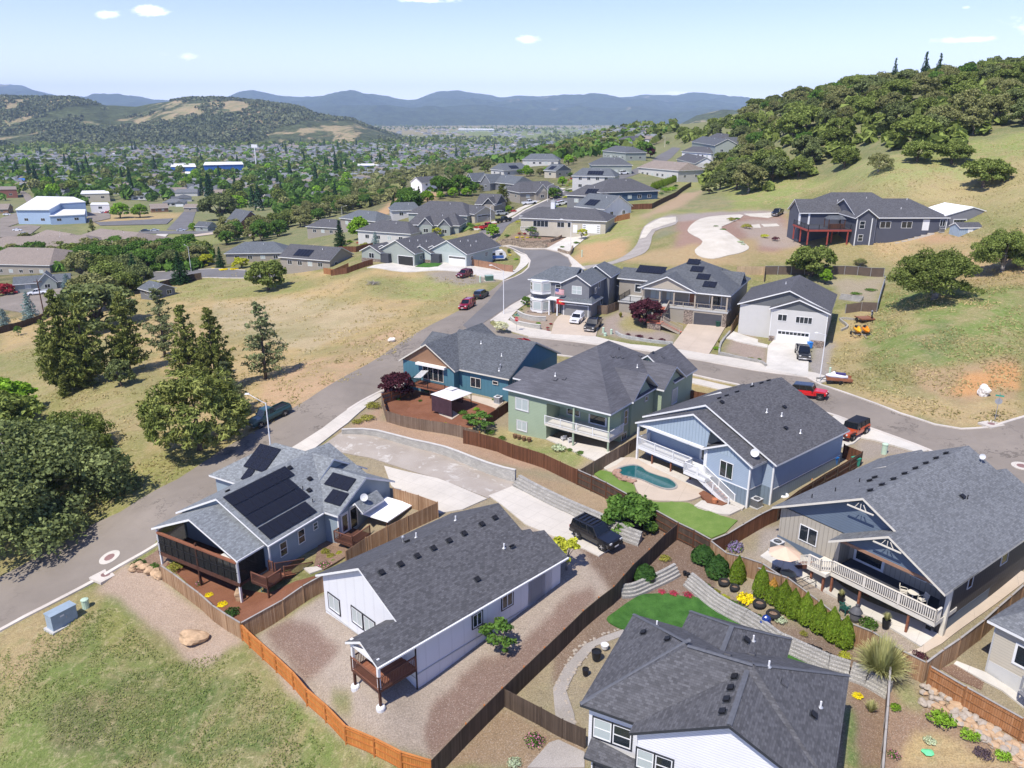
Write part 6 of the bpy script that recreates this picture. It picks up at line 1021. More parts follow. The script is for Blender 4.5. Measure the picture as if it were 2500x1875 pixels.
for lab,x1,y1,x2,y2,w_,e_,r_ in(('low brown roofed school wing at the far left',30,1112,540,1102,34,4.5,9.5),('brown roofed school wing with stepped skylights',640,1062,880,1085,34,4.5,9.5),('small raised brown roof over the school centre',300,1068,450,1092,16,7,10.5),('left end brown roof of the school',60,1180,340,1185,26,4,8)):
 M_(lab,'A',x1,y1,x2,y2,w_,e_,r_,.5,TAUPE,None,SH_T,name='school_building',cat='school building',under=2)
def flat_block(label,cr,pts,z,hh,wall,roofm,name='commercial_building',cat='building'):
 g=[P(cr,x,y,z)[:2]for x,y in pts];ox=sum(p[0]for p in g)/len(g);oy=sum(p[1]for p in g)/len(g);r=thing(name,label,cat,(ox,oy,z));q=[(x-ox,y-oy)for x,y in g]
 slabpts(q,-3,hh,wall).build('wall',r);slabpts([(x*1.02,y*1.02)for x,y in q],hh,hh+.5,roofm).build('roof',r)
 for(ax,ay),(bx,by)in zip(q,q[1:]+q[:1]):
  L=math.dist((ax,ay),(bx,by));n=int(L/9)
  for i in range(n):
   t=(i+.5)/n;f,gl_=win_mesh(2.4,1.6,2,TRIM,GLASS,None,1);a_=math.atan2(by-ay,bx-ax);w_=put('window',f,r,(ax+(bx-ax)*t,ay+(by-ay)*t,1.6),a_);put('pane',gl_,w_)
 return r
WBL=m_lap('metal_wall_pale_blue',(.36,.47,.62),.6,.04,True);RBL=m_plain('roof_white',(.72,.72,.7),.6,.08,.05);BLB=m_plain('wall_royal_blue',(.03,.12,.38),.5,.08,.1);REDB=m_plain('wall_red_brown',(.2,.08,.06),.8,.1)
flat_block('pale blue metal warehouse with white roof, tall rear part','A',[(120,1030),(330,1030),(400,985),(555,975),(480,940),(250,935)],-24.5,8,WBL,RBL);flat_block('low white roofed annex in front of the pale blue warehouse','A',[(325,1034),(545,1022),(550,990),(400,990)],-24.5,4.5,WBL,RBL)
flat_block('royal blue sports hall wing beside the stadium','A',[(1090,712),(1250,712),(1240,690),(1100,690)],-31,8,BLB,RBL);flat_block('long royal blue gymnasium by the stadium','A',[(1300,712),(1550,706),(1540,688),(1310,690)],-31,10,BLB,RBL);flat_block('low white roofed building in front of the blue gymnasium','A',[(1180,750),(1260,745),(1240,730),(1180,730)],-31,5,LGR,RBL)
flat_block('blue and white stadium stand at the far playing field','B',[(140,562),(325,560),(320,548),(145,550)],-33,6,BLB,RBL);flat_block('small blue field house by the playing field','B',[(98,542),(175,540),(165,528),(110,530)],-33,5,BLB,RBL)
flat_block('long white greenhouse shed far across the valley','B',[(830,309),(1060,310),(1050,304),(835,303)],-38,6,RBL,RBL);flat_block('tan flat roofed shop among the town trees','A',[(520,885),(700,880),(690,862),(530,865)],-26,5,BEI,RBL);flat_block('red brown warehouse by the far left road','A',[(-60,865),(115,862),(110,842),(-40,842)],-27,6,REDB,SH_T);flat_block('small white depot right of the warehouse','A',[(580,952),(700,950),(690,938),(590,938)],-24.5,4,WHL,RBL)
for lab,c_,x1,y1,x2,y2,w_,e_,r_,wl,rf in(('small blue grey cottage at the crossroads','A',1265,1015,1345,1018,9,2.8,5,SAGE,SH_M),('grey church like hall with steep gable among trees','A',1500,935,1590,950,14,5,11,BRN,SH_M),('low house right of the hall','A',1630,875,1690,876,10,3,5.5,LGR,SH_M),('house left of the school fields','A',1180,905,1260,905,10,3,5,TAUPE,SH_T),('blue roofed shed by the far road','A',120,742,190,740,9,3,5,BEI,BLB),('second blue roofed shed by the far road','A',220,730,280,728,9,3,5,BEI,BLB),('grey house at the left town edge','A',310,800,430,800,12,3,6,TAUPE,SH_M),('house with a rust roof at the left edge','A',-20,905,60,903,12,3,6,BRN,SH_T),('brick house behind the car park','A',950,905,1060,900,12,3,5.5,BRN,SH_T)):
 M_(lab,c_,x1,y1,x2,y2,w_,e_,r_,0,wl,None,rf,under=1)
# ---- the two grey gabled houses with the concrete apron
for lab,c_,wl,gb,dr,dz in(('sage gabled house with an open garage, left of the pair above the apron',('B',555,1093),SAGE,SAGE,None,3.2),('pale sage gabled house with a closed white garage and stone base',('B',885,1096),m_lap('siding_pale_sage',(.42,.47,.45),.18,.04),m_lap('gable_pale_sage',(.36,.42,.4),.3,.05),DOORW,3.2)):
 g0=Gr(*c_,3.2);z=H(g0[0],g0[1])+.1;g0=P(*c_,z+dz);h=House('house',lab,g0[0],g0[1],60,z-.1,wl,gb)
 h.gable(0,0,17,12.4,z+dz,z+dz+3.1,zb=z-1.5);h.gable(-1.2,10.2,6,17.4,z+dz-.4,z+dz+1.3,zb=z-1.5);h.gable(.6,8.2,7,14,z+dz,z+dz+1.35,zb=z-1.5);h.finish()
 if dr:h.garage('W',.38,3.3,z,4.9,2.3,dr)
 else:m=MB();m.box((.3,.9,z),(.42,5.7,z+2.3),m_plain('garage_painted_shade',(.03,.03,.03),.9));m.box((.25,.75,z),(.35,.9,z+2.4),TRIM);m.box((.25,5.7,z),(.35,5.85,z+2.4),TRIM);m.box((.25,.75,z+2.3),(.35,5.85,z+2.45),TRIM);h.part(m,'garage_opening')  # open garage: flat near-black panel paints the shade inside
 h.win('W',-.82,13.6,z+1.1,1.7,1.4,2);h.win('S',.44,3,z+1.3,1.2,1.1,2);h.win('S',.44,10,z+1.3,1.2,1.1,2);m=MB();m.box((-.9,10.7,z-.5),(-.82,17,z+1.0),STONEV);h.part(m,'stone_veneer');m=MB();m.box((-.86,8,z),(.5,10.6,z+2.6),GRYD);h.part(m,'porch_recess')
 for x,y in((4,4.6),(7,4.2),(9.5,3.3),(5.5,2.4)):h.vent(x,y,'pipe')
# ---- long low house with the big chimney
o_=P('B',1215,860,8.4);zc=4.9;h=House('house','long low pale house with white chimney above terraced rock gardens',2.0,229.4,-19,zc,BEI,roof=SH_D)
h.gable(0,0,26,13,8.5,11.2,a0=5,a1=5,zb=3.5);h.gable(-1.5,5,6,16,8.5,10.6,a0=4,a1=0,zb=3.5);h.finish();h.win('S',.45,6.5,zc+1.2,4.6,1.8,4);h.win('S',.45,12.5,zc+1.3,2.2,1.5,2);h.win('S',.45,15,zc+1.4,1,1.4,1);h.door('S',.45,16.8,zc,1.1,2.1);h.garage('S',.45,21.5,zc,4.9,2.4,DOORW,False)
for i in range(4):
 for sx in(-2,2):h.win('S',.44,21.5+sx,zc+.3+i*.55,.9,.3,1,GLASSD,tr=DOORW)
m=MB();m.box((8,5.4,9),(9.2,6.6,12.8),WHL);m.box((7.9,5.3,12.8),(9.3,6.7,13),CONCB);m.tube((8.6,6,13),(8.6,6,13.6),.2,.2,8,GALV);m.build('chimney',h.roofo,-h.zb);h.post(.6,.6,zc,8.2,WHITEP,.2);h.railing([(.4,.4,zc),(3.4,.4,zc)],1,WHITEP,.5,.03,.08)
# ---- the big dark house on the hill
h=House('house','big charcoal house with red framed deck on the hill to the right',76.6,171.6,0,9,m_lap('siding_dark_slate',(.085,.09,.115),.2,.05),roof=SH_D)
h.gable(.6,5.4,21.7,22,14.8,18.2,zb=8,a1=6,a0=0);h.gable(-9.0,14.5,8,23,14.8,17.6,zb=8);h.gable(0,4.6,5.4,14,14.8,16.8,'y',zb=7);h.gable(-2,18,16,32,15.5,18.6,zb=9,a0=4,a1=4);h.finish()
for x,w_,z_ in((7.5,2.4,12.4),(12.3,2.4,12.4),(20.3,1.2,12.8)):h.win('S',5.85,x,z_,w_,1.5,2)
h.win('S',5.0,1.9,12.4,1.2,1.7,1,rows=2);h.win('S',5.0,1.9,9.6,1.1,1.5,1,rows=2);h.door('S',5.85,16.6,11.9,1.3,2.3);
for x in(.55,3.9,5.2,21.1):m=MB();m.box((x,4.85 if x<5 else 5.75,8.5),(x+.18,5.0 if x<5 else 5.9,14.7),TRIM);h.part(m,'corner_board')
RD=m_plain('deck_frame_red',(.3,.06,.045),.6,.1);m=MB();m.box((-9.6,6.2,11.9),(.2,16,12.1),GRYD);m.box((-9.7,6.1,11.6),(.2,6.3,12.0),RD);m.box((-9.75,6.1,11.6),(-9.55,16,12.0),RD);h.part(m,'deck')
for x,y in((-9.5,6.3),(-5,6.3),(-.5,6.3),(-9.5,11),(-9.5,15.5),(-3,9)):h.post(x,y,8.6,11.6,RD,.25)
h.railing([(0,6.2,12.1),(-9.6,6.2,12.1),(-9.6,15.8,12.1)],1,BLACK,.3,.03,.06);m=MB();m.poly([(-5,6.8,14.2),(-1,6.8,14.2),(-1.6,7.8,14.9),(-4.4,7.8,14.9)],SH_M);m.poly([(-5,9.8,14.2),(-5,6.8,14.2),(-4.4,7.8,14.9),(-4.4,8.8,14.9)],SH_M);m.poly([(-1,9.8,14.2),(-5,9.8,14.2),(-4.4,8.8,14.9),(-1.6,8.8,14.9)],SH_M);m.poly([(-1,6.8,14.2),(-1,9.8,14.2),(-1.6,8.8,14.9),(-1.6,7.8,14.9)],SH_M);m.poly([(-4.4,7.8,14.9),(-1.6,7.8,14.9),(-1.6,8.8,14.9),(-4.4,8.8,14.9)],SH_M)
for x in(-4.8,-1.2):
 for y in(7,9.6):m.box((x-.08,y-.08,12.1),(x+.08,y+.08,14.3),WOODD)
m.box((-4.6,7.0,12.1),(-1.4,7.2,13.2),WOODD);h.part(m,'deck_pavilion')
for x,y in((-8.7,15),(-6.5,15)):h.post(x,y,12.1,14.9,WHITEP,.4)
m=MB();[m.box((10+i*1.4,4.9,8),(11.4+i*1.4,5.3,9.3+i*.42),CONC)for i in range(6)];h.part(m,'stepped_wall')
for x,y in((12,9),(15,13),(6,14),(1,18)):h.vent(x,y,'pipe')
ac('grey air conditioner beside the white door of the big hill house',96.5,176.5,0)
bx,by,zs=Gr('C',1765,1212);h=House('shed','metal barn with a bright white roof right of the big dark house',bx,by+3,8,zs,m_lap('metal_wall_grey',(.2,.2,.22),.35,.05),roof=m_plain('roof_bright_white',(.85,.85,.87),.4,.02),cat='shed');h.gable(-1,0,12.5,10,zs+3.2,zs+5,'y',zb=zs-2,oh=.15,og=.15);h.finish();h.garage('S',.14,3,zs,3,2.2,DOORG)
bx,by,zs=Gr('C',1795,1248);h=House('shed','small pale blue shed with dark roof in front of the white roofed barn',bx,by,5,zs,m_lap('metal_wall_blue',(.32,.4,.48),.5,.04,True),roof=SH_D,cat='shed');h.gable(0,0,5.4,4,zs+2.1,zs+3,zb=zs-2,oh=.2,og=.2);h.finish();h.door('S',.2,2.6,zs,.9,1.8)
# ================= fences and walls =================
FEN_B=m_boards('fence_orange_brown',(.3,.13,.05),(.38,.19,.09));CAPG=m_plain('fence_cap_grey',(.3,.28,.26),.8,.15)
fence('cedar board fence around the flower beds of the solar house',GP('I 125 975|400 1175|700 1390',1.65),1.65,FEN_A,FEN_A,step=2.4,cap=CAPG)
fence('cedar board fence between the solar house and the gravel yard',GP('I 700 1390|1000 1225|1290 1045',1.65),1.65,FEN_A,FEN_A,cap=CAPG)
fence('cedar fence around the covered side patio of the solar house',GP('I 1455 872|1600 775|1900 620|2118 520|1980 470|1800 418',1.7),1.7,FEN_A,FEN_A)
fence('new orange cedar fence with horizontal rails beside the meadow',GP('H 1262 912|1300 950|1440 1075|1530 1160|1600 1245|1700 1330|1805 1440',1.45)+GP('L 565 1465|740 1555|935 1612',1.45),1.45,FEN_O,POSTO,rails=-1,step=2.5,cap=m_plain('cap_orange',(.46,.18,.05),.7,.1))
fence('long weathered dark fence below the gravel yard',GP('L 935 1612|1165 1375|1400 1142|1675 880|1925 640|2124 482',1.7)+GP('J 1500 1288|1730 1070|1830 985',1.7),1.7,FEN_D,POSTO,rails=1,step=2.4,postout=1)
fence('dark fence from the long fence to the white lap sided house',GP('L 1402 1142|1650 1270|1935 1408',1.5),1.5,FEN_D,FEN_D,step=2.4)
fence('weathered picket fence round the red mulch garden',GP('E 490 1290|268 1365|308 1502|560 1565|1000 1652|1060 1672',1.5),1.5,FEN_G,POSTO,rails=1,step=2.2)
fence('dark side fence between the teal and green houses',GP('E 1300 1425|1215 1480|1120 1540',1.4),1.4,FEN_R,FEN_D)
fence('red brown solid fence behind the grey block wall',GP('J 245 300|500 362|840 478|1085 592',1.75),1.75,FEN_R,FEN_R,step=2.4)
fence('dark panelled fence along the pool garden lawn',GP('J 1088 594|1300 690|1460 778|1640 880|1830 985|2068 1108',1.75),1.75,FEN_D,FEN_R,rails=-1,step=2.4,cap=CAPG)
fence('grey brown fence between the green house and the pool',GP('J 1110 590|1385 432|1540 340',1.6),1.6,FEN_G,FEN_G)
fence('brown fence between the pool garden and the tan house',GP('K 520 1040|700 950|885 852',1.6),1.6,FEN_R,FEN_D,rails=1,cap=CAPG)
fence('brown fence around the bins at the far corner of the light blue house',GP('K 885 850|1000 765|1135 680|1338 560|1240 520',1.6),1.6,FEN_R,FEN_D,rails=-1)
fence('tan cedar fence behind the row of cone shrubs',GP('K 522 1042|700 1130|900 1230',1.75)+GP('R 0 634|500 905|955 1166',1.75)+GP('T 680 395|935 520',1.75),1.75,FEN_A,FEN_A,step=2.4,cap=CAPG)
fence('tan cedar fence along the concrete side path',GP('T 937 521|1300 262|1560 62',1.75)+GP('R 2000 960|2212 775|2330 670',1.75),1.75,FEN_A,FEN_A,step=2.4,cap=CAPG)
fence('orange brown fence with grey cap in the lower right corner',GP('T 985 562|1370 785|1991 1130|2200 1250',1.7),1.7,FEN_B,FEN_B,rails=-1,step=2.4,cap=CAPG)
fence('thin grey fence running straight away from the viewer',GP('T 548 575|520 1000|480 1500|465 1700',1.7),1.7,FEN_G,CAPG,step=2.4,cap=CAPG,th=.03)
fence('dark low fence at the left edge of the field',GP('D 0 455|150 415|280 370|370 315'),1.6,FEN_D,FEN_D)
fence('dark fence at the end of the field road',GP('A 915 1480|1020 1445|1160 1405|1282 1385'),2.0,FEN_D,FEN_D,step=2.2)
fence('plain brown fence beside the camper trailer',GP('E 972 268|1140 296|1335 325',1.8),1.8,m_boards('fence_plain_brown',(.3,.16,.1),(.33,.19,.12)),FEN_G)
fence('brown gate fence beside the dark grey house',GP('F 862 482|940 482|1050 442',1.7),1.7,FEN_G,FEN_G)
fence('red brown fence behind the white gabled house',GP('B 1555 803|1800 790|2062 772',1.7),1.7,FEN_R,FEN_R,step=3)
fence('dark fence below the hedge, climbing to the ridge',GP('B 2062 772|2212 700',1.7)+GP('C 98 897',1.7),1.7,FEN_D,FEN_D,step=3)
fence('new tan board fence behind the taupe house',GP('G 0 150|205 152|200 205',1.8),1.8,FEN_T,FEN_T);fence('long dark mesh fence behind the light grey house',GP('G 205 150|600 152|1085 165',1.8),1.8,m_plain('privacy_mesh_brown',(.12,.09,.07),.8,.15),GALV,cap=GALV,name='mesh_fence',step=3)
fence('metal mesh fence running down beside the big oak',GP('G 1092 225|1060 330|1036 420',1.7),1.7,m_plain('privacy_mesh_grey',(.13,.14,.15),.8,.15),GALV,cap=GALV,name='mesh_fence',step=3);fence('dark mesh gate fence beside the jet skis',GP('G 803 432|920 415|1036 418',1.7),1.7,m_plain('privacy_mesh_brown',(.12,.09,.07),.8,.15),GALV,name='mesh_fence')
fence('dark short fence between the grey and taupe houses',GP('F 1020 190|1160 200',1.7),1.7,FEN_D,FEN_D);fence('tan side fence between the taupe and light grey houses',GP('F 1945 640|1990 570|2050 485',1.6),1.6,FEN_A,FEN_A)
fence('red brown fence behind the purple and blue shrubs',GP('B 70 1045|180 1045|285 1022',1.7),1.7,FEN_R,FEN_R);fence('brown fence left of the sage gabled house',GP('B 20 1195|120 1180|285 1125',1.5),1.5,FEN_R,FEN_R);fence('cedar fence at the end of the long low house',GP('B 1745 885|1800 860|1920 832',1.7),1.7,FEN_B,FEN_B);fence('brown fence behind the green house corner',GP('F 1570 1165|1770 1200|1500 1290',1.5),1.5,FEN_R,FEN_R)
fence('brown fence at the foot of the wooded hill',GP('C 70 805|225 795',1.7),1.7,FEN_R,FEN_R,step=3);fence('cedar gate of the taupe house with solar array',GP('A 2055 1310|2120 1320|2212 1280',1.6),1.6,FEN_B,FEN_B)
def wall(label,pts,h0,th,mat,cap=None,name='retaining_wall',steps=1,back=.3,res=1.2,down=.4,htaper=None):
 pts=smooth_loop(pts,3,False)if len(pts)>2 else pts;o=pts[0];z0=H(*o);r=thing(name,label,'wall',(o[0],o[1],z0));N_=len(pts)
 for s_ in range(steps):
  m=MB();c=MB()
  for i in range(N_-1):
   a,b=pts[i],pts[i+1];L=math.dist(a,b)or 1;nx,ny=-(b[1]-a[1])/L,(b[0]-a[0])/L;f0=s_*back;za,zb_=H(*a)-z0,H(*b)-z0;k0=k1=1
   if htaper:k0=htaper[0]+(htaper[1]-htaper[0])*i/(N_-1);k1=htaper[0]+(htaper[1]-htaper[0])*(i+1)/(N_-1)
   top=h0*(s_+1)/steps
   A=[(p[0]-o[0]+nx*f,p[1]-o[1]+ny*f)for p in(a,b)for f in(f0,f0+th)]
   m.add([(*A[0],za-down),(*A[2],zb_-down),(*A[3],zb_-down),(*A[1],za-down),(*A[0],za+top*k0),(*A[2],zb_+top*k1),(*A[3],zb_+top*k1),(*A[1],za+top*k0)],[(4,5,6,7),(0,1,5,4),(1,2,6,5),(2,3,7,6),(3,0,4,7)],mat)
   if cap and s_==steps-1:c.bar((A[0][0]*.5+A[1][0]*.5,A[0][1]*.5+A[1][1]*.5,za+top*k0+.04),(A[2][0]*.5+A[3][0]*.5,A[2][1]*.5+A[3][1]*.5,zb_+top*k1+.04),th+.08,.09,cap)
  m.build('block_course' if steps>1 else 'blocks',r)
  if cap and s_==steps-1:c.build('cap',r)
 return r
wall('long grey concrete block wall behind the parking pad',GP('_ 835 1062|920 1068|1050 1104|1150 1142|1257 1180'),1.5,.22,CMU,m_plain('cap_concrete',(.5,.48,.44),.8,.06),htaper=(.45,1))
wall('white stepped block bank along the driveway',GP('J 605 712|690 762|860 850|1040 935|1250 1030|1400 1110|1530 1160'),1.0,.34,RETW,steps=4,back=.26)
wall('long white terraced block wall in the lower garden',GP('S 985 665|1120 780|1480 1010|1740 1200')+GP('M 1100 480|1385 600|1560 690'),1.0,.26,RETW,steps=5,back=.19)
wall('curved white stepped wall above the lower lawn',GP('S 440 782|560 772|720 704|880 628|965 580'),.9,.26,RETW,steps=4,back=.2)
wall('lower curved block planter wall at the street corner',GP('F 150 610|200 645|300 668|395 680'),.8,.3,CMU,m_plain('cap_concrete',(.5,.48,.44),.8,.06));wall('upper curved block planter wall at the street corner',GP('F 205 562|260 590|350 610|440 612'),.8,.3,CMU,m_plain('cap_concrete',(.5,.48,.44),.8,.06))
wall('low stone edging wall below the taupe house',GP('F 1000 712|1060 745|1250 780|1470 805'),.5,.3,m_block('stone_grey_wall',(.42,.42,.4),.3,.16));wall('low white block wall beside the light grey house lawn',GP('F 1850 885|2000 920|2157 950')+GP('G 205 895'),.5,.3,RETW);wall('white block edging between taupe and light grey driveways',GP('F 1850 885|1865 800|1940 705'),.4,.3,RETW)
wall('lower rock wall of the terraced garden',GP('B 1062 1042|1200 1046|1390 1058'),1.3,.4,ROCKW);wall('upper rock wall of the terraced garden',GP('B 1100 1022|1250 1030|1420 1020|1535 965'),.9,.4,ROCKW);wall('short rock wall beside the drive of the long low house',GP('B 1460 1078|1540 1100|1560 1060'),.9,.4,ROCKW)
wall('white block slope in the back garden of the light grey house',GP('G 745 395|820 405|905 415'),.9,.3,RETW,steps=4,back=.4);wall('white block steps at the side of the light grey house',GP('G 770 630|820 600|760 545|860 550'),.4,.3,RETW)
# ================= street lamps, signs, boxes =================
def lamp(label,base,top,head,group=None,hh=None):
 b=Gr(*base);u0,v0=px(*top);h_=up_to(b,v0);hu,hv=px(*head);r=thing('street_lamp',label,'street lamp',b)
 p=MB();p.lathe([(.2,0),(.2,.06),(.1,.08)],(0,0,0),GALV,10);p.tube((0,0,0),(0,0,h_),.09,.055,10,WHITEP);p.build('pole',r,smooth=False)
 dep=(b[1]*math.cos(PT)-(b[2]+h_-CZ)*math.sin(PT));dx=(hu-u0)*dep/F;dz=max(.3,(v0-hv)*dep/F);a=MB();a.path([(0,0,h_-.1),(dx*.5,dx*.12 if dx<0 else-dx*.12,h_+dz*.6),(dx*.92,0,h_+dz)],[.04,.035,.03],6,WHITEP);a.build('arm',r)
 hd=MB();hd.add([(dx*.86,-.12,h_+dz-.05),(dx*1.14,-.1,h_+dz-.04),(dx*1.14,.1,h_+dz-.04),(dx*.86,.12,h_+dz-.05),(dx*.88,-.09,h_+dz+.09),(dx*1.08,-.07,h_+dz+.07),(dx*1.08,.07,h_+dz+.07),(dx*.88,.09,h_+dz+.09)],[(3,2,1,0),(4,5,6,7),(0,1,5,4),(1,2,6,5),(2,3,7,6),(3,0,4,7)],WHITEP);hd.build('lamp_head',r);return r
lamp('tall white street lamp on the corner in front of the dark grey house',('V',515,1325),('V',515,215),('V',190,75));lamp('white street lamp behind the solar house roof, arm over the green truck',('_',668,1160),('U',990,450),('U',540,210));lamp('white street lamp at the drive of the light grey house',('G',605,1005),('G',648,655),('G',575,640))
lamp('white street lamp on the bank below the long low house',('B',1542,1092),('B',1548,890),('B',1485,872));lamp('street lamp beside the round green street tree',('B',1397,762),('B',1400,662),('B',1435,648));lamp('street lamp above the red pickup',('B',1035,892),('B',1038,790),('B',1068,775));lamp('street lamp by the yellow shrubs at the field road',('A',1215,1335),('A',1193,1175),('A',1172,1165));lamp('street lamp rising behind the pair of gabled houses',('B',637,950),('B',635,885),('B',600,874));lamp('street lamp between dark roofs at the left of the middle row',('B',92,865),('B',90,795),('B',122,786));lamp('street lamp at the bend near the ridge top',('B',2073,480),('B',2072,420),('B',2050,412));lamp('farthest street lamp near the ridge top',('B',2140,415),('B',2140,350),('B',2122,342))
def box3(name,label,cat,p,rz,parts,group=None):
 r=thing(name,label,cat,p,math.radians(rz),group)
 for n_,fn in parts:m=MB();fn(m);m.build(n_,r)
 return r
UB=m_plain('cabinet_blue_grey',(.27,.34,.4),.5,.1,2);b_=Gr('H',330,905)
box3('utility_cabinet','large blue grey utility cabinet in the meadow corner','utility box',b_,58,[('pad',lambda m:m.box((-1.3,-.75,-.3),(1.3,.75,.06),CONCB)),('cabinet',lambda m:m.box((-1.1,-.5,.06),(1.1,.5,1.45),UB)),('lid',lambda m:m.box((-1.15,-.56,1.45),(1.15,.56,1.54),UB)),('label_plate',lambda m:m.box((-.35,-.512,1.05),(0,-.5,1.2),WHITEP)),('handle',lambda m:m.box((.12,-.53,.75),(.18,-.5,.95),GALV))])
GB=m_plain('cabinet_green',(.07,.14,.1),.5,.1);b_=Gr('E',1142,450);box3('utility_cabinet','small dark green transformer box at the edge of the concrete apron','utility box',b_,15,[('pad',lambda m:m.box((-1.1,-.9,-.2),(1.1,.9,.1),CONC)),('cabinet',lambda m:m.box((-.9,-.7,.1),(.9,.7,1.2),GB)),('lid',lambda m:m.box((-.95,-.75,1.2),(.95,.75,1.32),m_plain('lid_green',(.25,.35,.3),.5)))])
PG=m_plain('pedestal_pale_green',(.45,.58,.45),.5,.1)
def pedestal(label,c,x,y,hh=.95,r_=.16):box3('cable_pedestal',label,'cable pedestal',Gr(c,x,y),0,[('tube',lambda m:m.tube((0,0,-.1),(0,0,hh),r_,r_,12,PG)),('cap',lambda m:m.lathe([(r_*1.15,hh),(r_*1.1,hh+.1),(r_*.5,hh+.17)],(0,0,0),PG,12))])
pedestal('pale green cable pedestal beside the large utility cabinet','H',450,822,.8,.3);pedestal('slim green pedestal left of the transformer box','E',1070,462,1.3,.2);pedestal('pale pedestal behind the rusty trailer','G',680,945,.9,.15);pedestal('slim pale pedestal on the ochre bank','B',1615,1112,1.6,.15);pedestal('green pedestal on the gravel left of the taupe house','F',970,715,.7,.2);pedestal('white pedestal on the gravel beside the curved steps','F',905,705,.8,.2);pedestal('green pedestal in front of the white one on the gravel','F',920,730,.4,.25);pedestal('pale cable pedestal on the verge behind the tan house roof','K',1455,570,1.1,.3)
def disc(name,label,cat,c,x,y,r_,r2,m1,m2,off=.12):
 p=Gr(c,x,y);th_=thing(name,label,cat,(p[0],p[1],p[2]+off));m=MB();
 vs=[(r*math.cos(6.2832*i/28),r*math.sin(6.2832*i/28),z)for r,z in((r_,-.1),(r_,.0),(r2,.0))for i in range(28)];m.add(vs,[(j*28+i,j*28+(i+1)%28,(j+1)*28+(i+1)%28,(j+1)*28+i)for j in range(2)for i in range(28)],m1);m.build('concrete_collar',th_);m=MB();m.tube((0,0,-.1),(0,0,.005),r2,r2,28,m2);m.build('cover',th_);th_.rotation_euler=(math.atan2(H(p[0],p[1]+1)-H(p[0],p[1]-1),2),-math.atan2(H(p[0]+1,p[1])-H(p[0]-1,p[1]),2),0)
RUST=m_plain('cast_iron_rust',(.22,.13,.12),.8,.1);disc('manhole','round manhole with pale concrete collar in the left road','manhole','H',573,562,1.0,.5,CONC,RUST,.11);disc('manhole','round manhole with pale collar at the right edge of the road','manhole','K',2200,640,1.0,.5,CONC,RUST,.11)
def drain(label,c,x,y,rz):p=Gr(c,x,y);box3('drain_inlet',label,'drain',(p[0],p[1],p[2]+.08),rz,[('slab',lambda m:m.box((-1.1,-.9,-.2),(1.1,.9,.06),CONCK)),('cover',lambda m:m.tube((0,0,.0),(0,0,.075),.42,.42,20,RUST))])
drain('square storm drain slab with rusty lid on the left kerb','H',553,654,60);drain('storm drain slab with red lid below the stop sign','G',1870,1318,20)
def sign(label,c,x,y,face,hh=2.4,front=False,c2=None):
 p=Gr(c,x,y);r=thing('stop_sign',label,'stop sign',p,math.radians(face));m=MB();m.tube((0,0,-.2),(0,0,hh+.9),.035,.035,8,GALV);m.build('post',r)
 m=MB();o=[(.375/math.cos(math.pi/8)*math.cos(math.pi/8+i*math.pi/4),.375/math.cos(math.pi/8)*math.sin(math.pi/8+i*math.pi/4))for i in range(8)];RS=m_plain('sign_red',(.45,.02,.02),.4);m.add([(a,-.045,hh+b)for a,b in o]+[(a,-.038,hh+b)for a,b in o],[tuple(range(8)),tuple(range(15,7,-1))]+[(i,(i+1)%8,8+(i+1)%8,8+i)for i in range(8)],GALV);m.add([(a*.97,-.047,hh+b*.97)for a,b in o],[tuple(range(8))],RS);m.build('octagon_plate',r)
 cu=bpy.data.curves.new('stop_text','FONT');cu.body='STOP';cu.size=.3;cu.align_x='CENTER';cu.align_y='CENTER';cu.extrude=.001;cu.materials.append(WHITEP);to=bpy.data.objects.new('lettering',cu);COL.objects.link(to);bpy.context.view_layer.update();tm=bpy.data.meshes.new_from_object(to.evaluated_get(bpy.context.evaluated_depsgraph_get()));bpy.data.objects.remove(to);to=put('lettering',tm,r);to.location=(0,-.05,hh);to.rotation_euler=(math.pi/2,0,0)
 GS=m_plain('street_sign_green',(.02,.28,.2),.4);
 for k,a_ in enumerate((0,1)):m=MB();m.box((-.45,-.01,hh+.62+k*.2),(.45,.01,hh+.8+k*.2),GS);o=m.build('street_name_blade',r);o.rotation_euler=(0,0,a_*math.pi/2)
sign('stop sign with green street blades on the dry verge, seen from behind','G',1895,1285,150);sign('red stop sign at the corner planter of the dark grey house','F',204,695,-20,2.2)
def rockth(label,c,x,y,r_,mat,seed,name='boulder',sink=.25):p=Gr(c,x,y);m=MB();m.rock((0,0,r_[2]*(1-sink)),r_,mat,seed,3);tag(m.build(name,None,loc=p,rz=seed),label,'boulder' if name=='boulder' else 'rock')
rockth('large tan boulder lying on the dirt lot','H',1015,1000,(1.15,.7,.65),ROCK,3);rockth('white limestone boulder on the orange bank near the stop sign','G',1808,1100,(.8,.7,.8),ROCKL,5);rockth('tall pale standing stone at the porch corner of the solar house','I',692,1230,(.4,.35,.75),ROCK,8);rockth('pale rock on the verge of the dry field','E',355,945,(.6,.5,.45),ROCKL,9)
for i,(x,y)in enumerate(((700,625),(735,612),(760,622),(785,640),(815,650),(832,668))):rockth(('first','second','third','fourth','fifth','sixth')[i]+' tan rock from the left edging the shrub bed by the sidewalk','H',x,y,(.5,.4,.35),ROCK,20+i,'rock')
